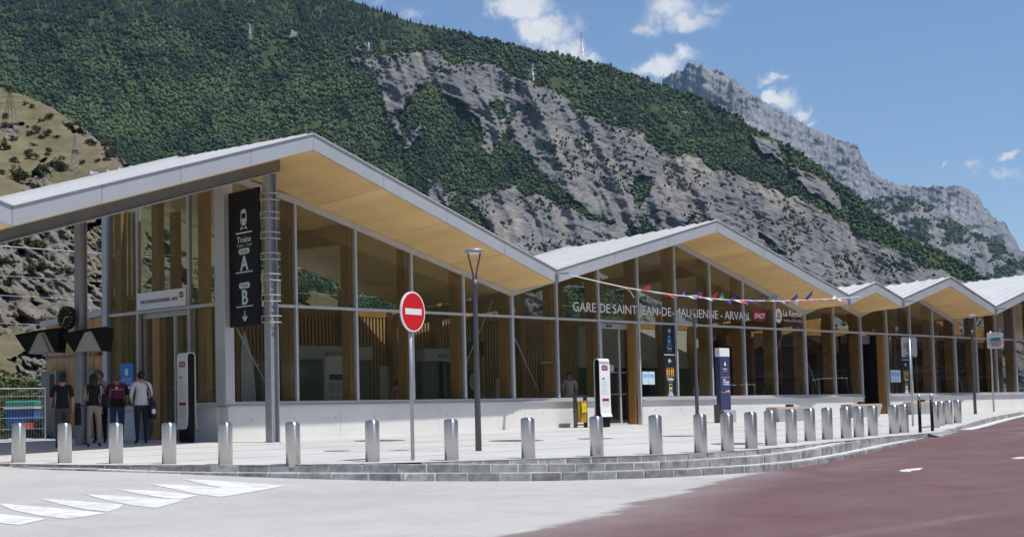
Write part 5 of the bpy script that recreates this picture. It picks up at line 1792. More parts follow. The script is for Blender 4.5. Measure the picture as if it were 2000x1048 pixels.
# ---- navy direction strips stuck inside the glass
def window_sign(x0, x1, label):
    o = thing('direction_sign', label, 'sign', ((x0 + x1) / 2, -.03, .97))
    A, U = (1, 0, 0), (0, 0, 1)
    w = x1 - x0
    c = (x0 + x1) / 2
    MB().plate([(x0, .975), (x1, .975), (x1, 2.33), (x0, 2.33)], .006, (0, -.012, 0), A, U).build('strip', 'navy_film', o)
    MB().plate([(x0, 2.36), (x1, 2.36), (x1, 3.325), (x0, 3.325)], .006, (0, -.012, 0), A, U).build('strip', 'navy_film', o)
    y = -.019
    bars('rule', o, [(x0, x1, 2.333, 2.357)], (0, -.014, 0), A, U, 'white_print')
    arrow('arrow', o, (c, y, 3.14), A, U, .20, 0, 'white_print')
    train_icon('train_icon', o, (c, y, 2.68), A, U, .30, 'light_blue_print', 'navy_film')
    bars('rule', o, [(c - .13, c + .13, 2.635, 2.65)], (0, y, 0), A, U, 'light_blue_print')
    text('lettering', 'Trains', .13, (c, y, 2.52), A, U, 'white_print', o, .003, fit=.27)
    text('lettering', 'Trains • Treni', .06, (c, y, 2.45), A, U, 'grey_print', o, .003, fit=.25)
    arrow('arrow', o, (c, y, 2.14), A, U, .19, math.pi, 'white_print')
    pic = MB()
    for dx in (-.17, -.06, .07, .17):
        pic.plate(disc(.022, 8, c + dx, 1.90), .004, (0, y, 0), A, U)
        pic.plate([(c + dx - .04, 1.86), (c + dx + .04, 1.86), (c + dx + .028, 1.74), (c + dx + .03, 1.66), (c + dx - .03, 1.66), (c + dx - .028, 1.74)], .004, (0, y, 0), A, U)
    pic.plate([(c - .22, 1.615), (c - .015, 1.615), (c - .015, 1.632), (c - .22, 1.632)], .004, (0, y, 0), A, U)
    pic.plate([(c + .02, 1.615), (c + .22, 1.615), (c + .22, 1.632), (c + .02, 1.632)], .004, (0, y, 0), A, U)
    pic.build('toilet_icon', 'orange_print', o)
    text('lettering', 'Toilettes', .13, (c, y, 1.50), A, U, 'white_print', o, .003, fit=.36, bold=.003)
    text('lettering', 'Toilets • Bagni', .06, (c, y, 1.44), A, U, 'grey_print', o, .003, fit=.24)
    bus = MB()
    bus.plate(rrect(c - .085, c + .085, 1.20, 1.38, .03), .004, (0, y, 0), A, U)
    bus.plate([(c - .07, 1.17), (c - .04, 1.17), (c - .04, 1.2), (c - .07, 1.2)], .004, (0, y, 0), A, U)
    bus.plate([(c + .04, 1.17), (c + .07, 1.17), (c + .07, 1.2), (c + .04, 1.2)], .004, (0, y, 0), A, U)
    bus.plate([(c - .11, 1.14), (c + .11, 1.14), (c + .11, 1.155), (c - .11, 1.155)], .004, (0, y, 0), A, U)
    bi = bus.build('bus_icon', 'lime_print', o)
    bars('icon_window', bi, [(c - .065, c + .065, 1.275, 1.35)], (0, y - .006, 0), A, U, 'navy_film', .002)
    text('lettering', 'Gare', .12, (c, y, 1.115 - .06), A, U, 'white_print', o, .003, fit=.20, bold=.003)
    text('lettering', 'routière', .12, (c, y, 1.055 - .085 + .01), A, U, 'white_print', o, .003, fit=.32, bold=.003)
window_sign(17.86, 18.48, 'navy direction strip with pictograms on the glass right of the entrance door')
window_sign(34.12, 34.84, 'navy direction strip on the glass beside the far open doorway')
def sheets(name, label, x, z, w, h, y=-.02):
    o = thing(name, label, 'notice', (x, y, z))
    for k in (0, 1):
        MB().plate([(x + k * w * .51, z), (x + k * w * .51 + w * .49, z), (x + k * w * .51 + w * .49, z + h), (x + k * w * .51, z + h)], .003, (0, y - .002, 0), (1, 0, 0), (0, 0, 1)).build('sheet', 'paper', o)
        bars('print', o, [(x + k * w * .51 + .03, x + k * w * .51 + w * .45, z + h * f, z + h * f + .05) for f in (.55, .68)], (0, y - .006, 0), (1, 0, 0), (0, 0, 1), 'light_blue_print', .002)
sheets('notice_sheets', 'pair of pale blue timetable sheets on the glass beside the entrance door', 16.64, 1.36, .66, .42)
sheets('notice_sheets', 'pair of pale blue sheets on the glass beside the far doorway', 33.15, 1.42, .85, .50)
bp_ = thing('region_poster', 'bright blue poster with white emblem on the left wall glass', 'poster', (-.03, 4.22, 1.45))
MB().plate([(-.31, 0), (.31, 0), (.31, .60), (-.31, .60)], .006, (-.012, 4.22, 1.47), (0, -1, 0), (0, 0, 1)).build('sheet', 'poster_blue', bp_)
MB().plate(disc(.075, 16, 0, .38, .10), .004, (-.019, 4.22, 1.47), (0, -1, 0), (0, 0, 1)).build('emblem', 'white_print', bp_)
text('lettering', 'La Région', .14, (-.02, 4.22, 1.62), (0, -1, 0), (0, 0, 1), 'pale_blue_print', bp_, .003, fit=.42)
text('lettering', 'Auvergne-Rhône-Alpes', .06, (-.02, 4.22, 1.55), (0, -1, 0), (0, 0, 1), 'pale_blue_print', bp_, .003, fit=.46)
bars('border', bp_, [(-.31, .31, -.06, -.005)], (-.012, 4.22, 1.47), (0, -1, 0), (0, 0, 1), 'white_paint')

# ---- information totems
def totem(label, x, y, h, w, d, face):
    """white notice face curling at the foot, dark body behind; face: 'x' looks to -x, 'y' looks to -y"""
    z = plaza_z(x, y)
    o = thing('information_totem', label, 'totem', (x, y, z))
    if face == 'y':
        A, U, nrm = Vector((1, 0, 0)), Vector((0, 0, 1)), Vector((0, -1, 0))
    else:
        A, U, nrm = Vector((0, -1, 0)), Vector((0, 0, 1)), Vector((-1, 0, 0))
    c = Vector((x, y, z))
    b = MB()
    b.plate(rrect(-w / 2 + .02, w / 2 - .02, .0, h - .02, .05), d - .04, c - nrm * (d / 2 - .02), A, U)
    b.build('body', 'black_panel', o)
    f = MB()
    prof = [(.32, .06), (.42, .015), (.7, .0), (h - .12, .0), (h - .04, -.015), (h, -.07), (h + .003, -d + .07), (h - .04, -d + .015), (h - .12, -d), (.7, -d), (.42, -d - .015), (.32, -d - .06)]
    c2 = c + nrm * (d / 2)
    vs = []
    for (zz, oo) in prof:
        for s in (-1, 1):
            vs.append(c2 + A * (s * w / 2) + U * zz + nrm * oo)
    for (zz, oo) in prof:
        for s in (-1, 1):
            k = -.012 if oo <= -.07 else .012
            vs.append(c2 + A * (s * w / 2) + U * (zz + (.012 if zz > h - .05 else 0)) + nrm * (oo + (.012 if oo > -d / 2 else -.012)))
    n = len(prof)
    fs = []
    for i in range(n - 1):
        fs += [(2 * i, 2 * i + 1, 2 * i + 3, 2 * i + 2), (2 * n + 2 * i, 2 * n + 2 * i + 2, 2 * n + 2 * i + 3, 2 * n + 2 * i + 1), (2 * i, 2 * i + 2, 2 * n + 2 * i + 2, 2 * n + 2 * i), (2 * i + 1, 2 * n + 2 * i + 1, 2 * n + 2 * i + 3, 2 * i + 3)]
    fs += [(0, 2 * n, 2 * n + 1, 1), (2 * n - 2, 2 * n - 1, 4 * n - 1, 4 * n - 2)]
    f.add(vs, fs)
    f.build('shell', 'white_paint', o)
    fo_ = c2 + nrm * .014
    e = MB().plate(rrect(-w * .28, w * .28, h - .34, h - .20, .03), .004, fo_, A, U).build('emblem', 'maroon_print', o)
    text('lettering', 'SNCF', .09, fo_ + U * (h - .30) + nrm * .006, A, U, 'white_print', e, .003, shear=.25, fit=w * .42)
    text('lettering', 'GARE', .09, fo_ + U * (h - .62) - A * (w * .3), A, U, 'dark_print', o, .003, align='LEFT', fit=w * .3)
    bars('print', o, [(-w * .3, w * (.1 + .2 * ((k * 7) % 3) / 2), h - .70 - .07 * k, h - .685 - .07 * k) for k in range(6)], fo_, A, U, 'grey_print', .003)
    bars('print_heading', o, [(-w * .3, w * .33, h - 1.27, h - 1.19)], fo_, A, U, 'maroon_print', .003)
    bars('print', o, [(-w * .3, w * .33, h - 1.34 - .05 * k, h - 1.325 - .05 * k) for k in range(6)], fo_, A, U, 'grey_print', .003)
    return o
totem('white information totem with dark sides beside the left entrance door', -.72, .62, 2.16, .42, .22, 'x')
totem('white information totem in front of the sliding entrance door', 13.15, -1.15, 2.06, .50, .20, 'y')
x, y = 18.85, -1.65
z = plaza_z(x, y)
rt = thing('region_totem', 'tall dark blue totem with white cap on a concrete block', 'totem', (x, y, z))
MB().box(x - .28, x + .28, y - .09, y + .09, z + .42, z + 2.16).build('body', 'totem_blue', rt, bevel=.006)
MB().box(x - .285, x + .285, y - .095, y + .095, z + 2.163, z + 2.44).build('cap', 'white_paint', rt, bevel=.01)
MB().box(x - .29, x - .24, y - .06, y + .20, z, z + .60).build('leg', 'dark_steel', rt)
MB().box(x - .20, x + .46, y - .16, y + .22, z, z + .415).build('base_block', 'bench_stone', rt, bevel=.01)
fy = y - .092
MB().plate(disc(.105, 20, x, z + 1.93), .004, (0, fy, 0), (1, 0, 0), (0, 0, 1)).build('emblem_ring', 'navy', rt)
MB().plate([(x - .07, z + 1.87), (x + .07, z + 1.87), (x, z + 2.01)], .003, (0, fy - .005, 0), (1, 0, 0), (0, 0, 1)).build('emblem', 'white_print', rt)
text('lettering', 'La Région', .07, (x, fy, z + 1.74), (1, 0, 0), (0, 0, 1), 'white_print', rt, .003, fit=.24)
text('lettering', 'Auvergne-Rhône-Alpes', .04, (x, fy, z + 1.68), (1, 0, 0), (0, 0, 1), 'grey_print', rt, .003, fit=.27)
bars('rule', rt, [(x - .27, x + .27, z + 1.475, z + 1.49), (x - .27, x + .27, z + .985, z + 1.0)], (0, fy, 0), (1, 0, 0), (0, 0, 1), 'orange_print', .003)
for k, s_ in enumerate(('GARE', 'DE SAINT-JEAN', 'DE MAURIENNE')):
    text('lettering', s_, .075, (x - .13, fy, z + 1.385 - .075 * k), (1, 0, 0), (0, 0, 1), 'white_print', rt, .003, align='LEFT', fit=(.13, .34, .34)[k], bold=.002)
bars('print', rt, [(x + .02, x + .09, z + 1.02, z + 1.05), (x + .13, x + .21, z + 1.02, z + 1.06)], (0, fy, 0), (1, 0, 0), (0, 0, 1), 'white_print', .003)

# ------------------------------------------------------------------ bollards
BOLL = [(-8.61, -5.34), (-8.30, -6.35), (-7.96, -7.41), (-7.61, -8.46), (-7.25, -9.53), (-6.69, -10.60), (-5.45, -11.16), (-4.43, -12.01), (-3.27, -12.71), (-2.14, -13.30), (-1.03, -13.75), (-.16, -14.10), (.60, -14.16),
        (1.74, -13.93), (3.17, -13.45), (4.50, -13.10), (5.64, -12.85), (6.58, -12.72), (7.33, -12.75), (8.02, -12.68), (9.06, -12.46), (10.55, -12.20), (11.34, -12.05), (15.2, -10.93), (17.3, -10.05), (18.9, -9.5), (20.2, -9.15)]
BLAB = ['first steel bollard from the left edge of the picture', 'second steel bollard from the left edge', 'third steel bollard from the left, in front of the man in the maroon vest', 'fourth steel bollard from the left, in front of the left totem', 'fifth steel bollard from the left, below the building corner',
        'sixth steel bollard from the left, just right of the steel column', 'steel bollard just left of the no-entry sign post', 'steel bollard just left of the nearest street lamp', 'steel bollard between the nearest street lamp and the litter bin', 'steel bollard in front of the entrance door totem',
        'steel bollard just right of the entrance door', 'steel bollard hiding the foot of the second street lamp', 'steel bollard in front of the blue totem', 'lone steel bollard left of the first stone bench', 'steel bollard before the left end of the first stone bench', 'steel bollard before the middle of the first stone bench',
        'steel bollard before the right end of the first stone bench', 'steel bollard in the gap between the first and second stone benches', 'steel bollard before the left end of the second stone bench', 'steel bollard before the middle of the second stone bench', 'steel bollard before the right end of the second stone bench',
        'steel bollard before the left end of the third stone bench', 'steel bollard before the middle of the third stone bench', 'first of four far bollards right of the black hoop barrier', 'second of four far bollards right of the black hoop barrier', 'third of four far bollards right of the black hoop barrier', 'last and farthest steel bollard, right of the black hoop barrier']
b0 = thing('bollard', BLAB[0], 'bollard', (0, 0, 0), 'steel bollards along the plaza edge')
MB().lathe([(.120, -.05), (.120, .645), (.117, .663)], n=32).build('shaft', 'stainless', b0, smooth=False)
MB().lathe([(.116, .6635), (.112, .674), (.08, .690), (.0005, .697)], n=32).build('cap', 'stainless', b0, smooth=True)
for ch in b0.children:
    for p in ch.data.polygons:
        p.use_smooth = abs(p.normal.z) < .9 or ch.name.startswith('cap')
for i, (x, y) in enumerate(BOLL):
    o = b0 if i == 0 else copy_tree(b0)
    o.location = (x, y, plaza_z(x, y))
    o.rotation_euler = (rnd.uniform(-.006, .006), rnd.uniform(-.006, .006), rnd.uniform(0, 6.28))
    o['label'] = BLAB[i]

# ------------------------------------------------------------------ no-entry sign
x, y = -4.74, -11.39
z = plaza_z(x, y)
ne = thing('no_entry_sign', 'round red no-entry sign on a galvanised pole', 'road sign', (x, y, z))
MB().tube([(x, y, z - .1), (x, y, z + 2.80)], .032, 14).build('pole', 'galvanised', ne, smooth=True)
cz = z + 2.52
sA = Vector((.985, .17, 0)).normalized()
sN = sA.cross(Vector((0, 0, 1)))
sc_ = Vector((x, y, cz)) + sN * .04
MB().plate(disc(.345, 48), .03, sc_, sA, (0, 0, 1)).build('rim', 'white_paint', ne)
MB().plate(disc(.316, 48), .004, sc_ + sN * .0305, sA, (0, 0, 1)).build('disc_face', 'sign_red', ne)
MB().plate(rrect(-.235, .235, -.052, .052, .01), .003, sc_ + sN * .035, sA, (0, 0, 1)).build('bar', 'white_paint', ne)
MB().box(x - .05, x + .05, y - .037, y + .04, cz - .12, cz - .09).box(x - .05, x + .05, y - .037, y + .04, cz + .09, cz + .12).build('bracket', 'galvanised', ne)

# ------------------------------------------------------------------ street lamps
def lamp(x, y, h, label):
    z = plaza_z(x, y)
    o = thing('street_lamp', label, 'street lamp', (x, y, z), 'slim street lamps on the plaza')
    MB().tube([(x, y, z - .05), (x, y, z + .8), (x, y, z + h - .72), (x, y, z + h - .60)], [.062, .058, .045, .043], 14).build('pole', 'dark_grey_paint', o, smooth=True)
    MB().tube([(x, y, z + h - .78), (x, y, z + h - .52)], [.050, .062], 14).build('collar', 'dark_grey_paint', o, smooth=True)
    d = Vector((CR[0], CR[1], 0)).normalized()
    for s in (-1, 1):
        q = [Vector((x, y, z)) + d * (s * r_) + Vector((0, 0, h + zz)) for r_, zz in ((.025, -.56), (.035, -.40), (.075, -.22), (.11, -.07), (.12, .0))]
        MB().tube(q, [.02, .018, .017, .016, .016], 8).build('fork_arm', 'dark_grey_paint', o, smooth=True)
    MB().lathe([(.13, -.035), (.185, -.02), (.19, .01), (.16, .045), (.04, .06), (.002, .062)], (x, y, z + h + .03), 28).build('lamp_head', 'grey_steel', o, smooth=True)
    MB().lathe([(.10, -.05), (.12, -.037)], (x, y, z + h + .03), 24).build('lamp_glass', 'white_paint', o)
    return o
mat('dark_grey_paint', (0.085, 0.09, 0.095), 0.45, 0.2, 0.06, 4)
lamp(-1.41, -9.77, 3.84, 'nearest street lamp, forked grey pole in front of the big gable')
lamp(16.7, -2.1, 4.0, 'street lamp standing before the station lettering')
lamp(32.7, -3.8, 3.75, 'street lamp near the right edge before the far gable')

# ------------------------------------------------------------------ litter bin, benches
x, y = 12.72, -.62
z = plaza_z(x, y)
bn = thing('litter_bin', 'yellow slatted litter bin in a dark frame by the plinth', 'bin', (x, y, z))
fr_ = MB()
for s in (-1, 1):
    fr_.box(x + s * .24 - .035, x + s * .24 + .035, y - .05, y + .05, z, z + .93)
fr_.box(x - .24, x + .24, y - .05, y + .05, z + .07, z + .11)
fr_.box(x - .275, x + .275, y - .18, y + .18, z + .93, z + .975)
fr_.build('frame', 'dark_steel', bn)
for k in range(12):
    a = 2 * math.pi * k / 12
    cx_, cy_ = x + .175 * math.cos(a), y + .175 * math.sin(a)
    j = rnd.uniform(-.02, .02)
    s_ = MB()
    tdir = Vector((-math.sin(a), math.cos(a), 0))
    p0, p1 = Vector((cx_, cy_, z + .16)) , Vector((cx_ + math.cos(a) * .02, cy_ + math.sin(a) * .02, z + .80 + j))
    s_.bar(p0, p1, .075, .018, up=(math.cos(a), math.sin(a), 0))
    s_.build('slat', 'bin_yellow', bn)
MB().box(x - .17, x + .05, y - .215, y - .205, z + .46, z + .74).build('label', 'bin_label', bn)
bars('label_print', bn, [(x - .12, x, z + .56, z + .66)], (0, y - .2155, 0), (1, 0, 0), (0, 0, 1), 'orange_print', .003)

def bench(x, y, L, label):
    z = plaza_z(x, y)
    o = thing('bench', label, 'bench', (x, y, z), 'stone benches with wooden tops')
    h, w = .44, .46
    lo = [(x - L / 2 + .22, y - w / 2 + .05, z - .02), (x + L / 2 - .22, y - w / 2 + .05, z - .02), (x + L / 2 - .22, y + w / 2 - .05, z - .02), (x - L / 2 + .22, y + w / 2 - .05, z - .02)]
    hi = [(x - L / 2, y - w / 2, z + h), (x + L / 2, y - w / 2, z + h), (x + L / 2, y + w / 2, z + h), (x - L / 2, y + w / 2, z + h)]
    MB().hexa(lo, hi).build('block', 'bench_stone', o, bevel=.012)
    for k in range(4):
        yy = y - w / 2 + .02 + k * .107
        MB().box(x - L / 2 + .03, x + L / 2 - .03, yy, yy + .095, z + h + .002, z + h + .042).build('seat_plank', 'bench_wood', o)
    MB().box(x - .14, x + .14, y - .06, y + .10, z + h + .044, z + h + .13).build('armrest', 'plate_maroon', o, bevel=.01)
bench(21.2, -2.7, 2.35, 'first stone bench with wooden top, right of the blue totem')
bench(27.4, -1.9, 2.3, 'second stone bench with wooden top, just left of the far doorway')
bench(32.9, -1.5, 2.5, 'third stone bench with wooden top, right of the far doorway')

# ------------------------------------------------------------------ right-hand street furniture
hb = thing('hoop_barrier', 'black two-post barrier with silver tops at the dropped kerb', 'barrier', (12.05, -12.26, -.2))
P2 = [(11.45, -12.42), (12.68, -12.12)]
for (px_, py_) in P2:
    zb = plaza_z(px_, py_)
    MB().tube([(px_, py_, zb - .1), (px_, py_, zb + .78)], .04, 12).build('post', 'black_panel', hb, smooth=True)
    MB().tube([(px_, py_, zb + .782), (px_, py_, zb + .93)], .0405, 12).build('post_top', 'galvanised', hb, smooth=True)
for zz in (.12,):
    MB().tube([(P2[0][0], P2[0][1], plaza_z(*P2[0]) + zz), (P2[1][0], P2[1][1], plaza_z(*P2[1]) + zz)], .012, 8).build('rail', 'dark_steel', hb)
x, y = 16.6, -9.55
z = plaza_z(x, y)
bs = thing('road_sign', 'grey back of a square road sign on a slim pole', 'road sign', (x, y, z))
MB().tube([(x, y, z - .1), (x, y, z + 2.46)], .03, 12).build('pole', 'galvanised', bs, smooth=True)
cA = Vector((.80, -.60, 0)).normalized()
MB().plate(rrect(-.235, .235, 0, .56, .05), .02, Vector((x, y, z + 1.95)) + Vector((.03, .04, 0)), cA, (0, 0, 1)).build('panel', 'grey_steel', bs)
for zz in (2.05, 2.38):
    MB().bar(Vector((x, y, z + zz)) - cA * .12, Vector((x, y, z + zz)) + cA * .12, .03, .035).build('bracket', 'galvanised', bs)
x, y = 37.6, -2.3
z = plaza_z(x, y)
tm = thing('traffic_mirror', 'square traffic mirror framed in red and white stripes near the right edge', 'mirror', (x, y, z))
MB().tube([(x, y, z - .05), (x, y, z + 3.35)], .038, 12).build('pole', 'galvanised', tm, smooth=True)
vA = Vector((.70, -.71, 0)).normalized()
vn = vA.cross(Vector((0, 0, 1)))
mo = Vector((x, y, z + 2.62)) + vn * .10 + vA * .14
S_ = .66
MB().plate(rrect(-S_ / 2, S_ / 2, 0, S_, .06), .05, mo, vA, (0, 0, 1)).build('frame', 'white_paint', tm, bevel=.004)
st_ = MB()
fo_ = mo + vn * .052
for k in range(-3, 12):      # slanted dark red bars round the frame
    a0 = -S_ / 2 + k * .094
    for (y0, y1) in ((.012, .118), (S_ - .118, S_ - .012)):
        pts = [(a0, y0), (a0 + .05, y0), (a0 + .05 + .07, y1), (a0 + .07, y1)]
        pts = [(min(S_ / 2 - .012, max(-S_ / 2 + .012, p[0])), p[1]) for p in pts]
        if max(p[0] for p in pts) - min(p[0] for p in pts) > .02:
            st_.plate(pts, .003, fo_, vA, (0, 0, 1))
    b0_ = .03 + k * .094
    for (x0, x1) in ((-S_ / 2 + .012, -S_ / 2 + .118), (S_ / 2 - .118, S_ / 2 - .012)):
        pts = [(x0, b0_), (x1, b0_ + .07), (x1, b0_ + .12), (x0, b0_ + .05)]
        if all(.122 < p[1] < S_ - .122 for p in pts):
            st_.plate(pts, .003, fo_, vA, (0, 0, 1))
st_.build('stripe', 'stripe_red', tm) if 'stripe_red' in MATS else (mat('stripe_red', (.05, .02, .022), .4), st_.build('stripe', 'stripe_red', tm))
# slightly domed mirror
dm_ = MB()
n = 8
vs, fs = [], []
for i in range(n + 1):
    for j in range(n + 1):
        u, v = -.205 + .41 * i / n, .125 + .41 * j / n
        r2 = (u / .205) ** 2 + ((v - .33) / .205) ** 2
        p = fo_ + vA * u + Vector((0, 0, v)) + vn * (.03 * max(0, 1 - r2 / 2) - .004)
        vs.append(p)
for i in range(n):
    for j in range(n):
        a = i * (n + 1) + j
        fs.append((a, a + n + 1, a + n + 2, a + 1))
dm_.add(vs, fs)
dm_.build('mirror_glass', 'mirror_face', tm, smooth=True)
MB().bar((x, y, z + 2.95), tuple(mo + Vector((0, 0, .33))), .03, .03).build('bracket', 'galvanised', tm)

# ------------------------------------------------------------------ bunting between two roof valleys
bt = thing('bunting', 'string of small tricolour flags hung between two roof valleys', 'bunting', (18.5, -1.95, 4.0))
KN = [(10.45, 4.42), (11.7, 4.30), (13.06, 4.18), (15.5, 4.07), (18.28, 4.03), (21.33, 4.10), (24.68, 4.30), (26.67, 4.44), (27.05, 4.48)]
def rope_z(x):
    return float(np.interp(x, [k[0] for k in KN], [k[1] for k in KN]))
MB().tube([(x, -2.28 + .1 * math.sin((x - 10.4) / 16.6 * 3.14), rope_z(x)) for x in np.arange(10.45, 27.06, .35)], .017, 6).build('rope', 'rope', bt, smooth=True)
MB().tube([(13.0, -2.2, 4.19), (13.3, -2.2, 4.10), (13.5, -2.2, 3.90)], .012, 5).build('rope_end', 'rope', bt)
MB().tube([(25.8, -2.25, 4.36), (26.0, -2.25, 4.2), (26.05, -2.25, 4.02)], .014, 5).build('rope_end', 'rope', bt)
cols_ = ['flag_white', 'flag_red', 'flag_blue', 'flag_white', 'flag_red', 'flag_blue', 'flag_green', 'flag_red', 'flag_blue']
x = 13.45
k = 0
while x < 26.0:
    m_ = cols_[k % len(cols_)] if rnd.random() > .2 else rnd.choice(cols_)
    L = rnd.uniform(.30, .48)
    up = rnd.random() < .35
    s = rnd.uniform(.5, 1.0) * (1 if up else -1)
    tw = rnd.uniform(-.3, .3)
    yb = -2.28 + .1 * math.sin((x - 10.4) / 16.6 * 3.14)
    a, b = Vector((x, yb, rope_z(x))), Vector((x + rnd.uniform(.22, .34), yb, rope_z(x + .28)))
    c = (a + b) / 2 + Vector((rnd.uniform(.02, .3), tw * .5 - .08, s * L * (.75 if up else .42)))
    d = b + Vector((rnd.uniform(.0, .16), tw * .4 - .04, s * L * .35))
    f_ = MB()
    f_.add([a, b, d, c, (a + b + d + c) / 4 + Vector((0, .03, 0))], [(0, 1, 4), (1, 2, 4), (2, 3, 4), (3, 0, 4)])
    f_.build('flag', m_, bt)
    x += rnd.uniform(.22, .38)
    k += 1

# ------------------------------------------------------------------ clock and hooded displays on the rear column
cx_, cy_ = -3.0, 1.6
cA = Vector((CR[0], CR[1], 0)).normalized()
cN = cA.cross(Vector((0, 0, 1)))
cl = thing('column_clock', 'round black clock with yellow hands fixed to the canopy column', 'clock', (cx_, cy_, 2.9))
cc = Vector((cx_, cy_, 3.02)) - cA * .26 + cN * .10
cA2 = (cA * .82 + cN * .57).normalized()
MB().plate(disc(.275, 32), .11, cc, cA2, (0, 0, 1)).build('dial', 'black_panel', cl)
cn2 = cA2.cross(Vector((0, 0, 1)))
hd = MB()
fo_ = cc + cn2 * .112
for k in range(12):
    a = k * math.pi / 6
    hd.plate([(math.sin(a) * .20 - .006 * math.cos(a), math.cos(a) * .20 + .006 * math.sin(a)), (math.sin(a) * .20 + .006 * math.cos(a), math.cos(a) * .20 - .006 * math.sin(a)), (math.sin(a) * .25 + .006 * math.cos(a), math.cos(a) * .25 - .006 * math.sin(a)), (math.sin(a) * .25 - .006 * math.cos(a), math.cos(a) * .25 + .006 * math.sin(a))], .003, fo_, cA2, (0, 0, 1))
hd.build('hour_mark', 'clock_hand', cl)
for (a, l, w_) in ((R(80), .14, .014), (R(212), .20, .010)):
    d_ = (math.sin(a), math.cos(a))
    n_ = (d_[1], -d_[0])
    MB().plate([(-n_[0] * w_, -n_[1] * w_), (n_[0] * w_, n_[1] * w_), (d_[0] * l + n_[0] * w_ * .6, d_[1] * l + n_[1] * w_ * .6), (d_[0] * l - n_[0] * w_ * .6, d_[1] * l - n_[1] * w_ * .6)], .004, fo_ + cn2 * .004, cA2, (0, 0, 1)).build('hand', 'clock_hand', cl)
MB().tube([cc + cn2 * .02, Vector((cx_, cy_, 3.02))], .03, 8).build('arm', 'grey_steel', cl)
def display(off, label):
    o = thing('hooded_display', label, 'display', tuple(Vector((cx_, cy_, 2.2)) + cA * off))
    c = Vector((cx_, cy_, 2.20)) + cA * off + cN * .16
    U = Vector((0, 0, 1))
    dp = .62
    # case: A-shaped in section, pale end panel
    MB().plate([(-.33, .0), (.30, .03), (.06, .50), (-.10, .47)], dp, c - cN * dp, cA, U).build('case', 'screen_grey', o, bevel=.01)
    # black hoods flaring out on both sides
    for s, q in ((-1, [(-.335, -.01), (-.115, .47), (-.62, .43), (-.60, .39)]), (1, [(.305, .02), (.36, .02), (.43, .56), (.08, .52)])):
        MB().plate(q, dp + .06, c - cN * (dp + .03), cA, U).build('hood', 'black_panel', o)
    MB().plate([(-.13, .475), (.10, .505), (.44, .565), (.42, .59), (-.14, .53), (-.64, .44), (-.62, .425)], dp + .10, c - cN * (dp + .05), cA, U).build('hood_top', 'black_panel', o)
    MB().bar(c + cA * .02 + U * .44 + cN * .02, c + cA * (.12 if off > 0 else .20) + cN * .02 + U * .02, .03, .02).build('strut', 'dark_steel', o) if off < 0 else None
    MB().tube([c - cN * .3 + U * .02, c - cN * .3 - U * .10, Vector((cx_, cy_, 2.12))], .035, 8).build('arm', 'grey_steel', o)
display(-.88, 'left hooded information display hanging from the canopy column')
display(.22, 'right hooded information display hanging from the canopy column')

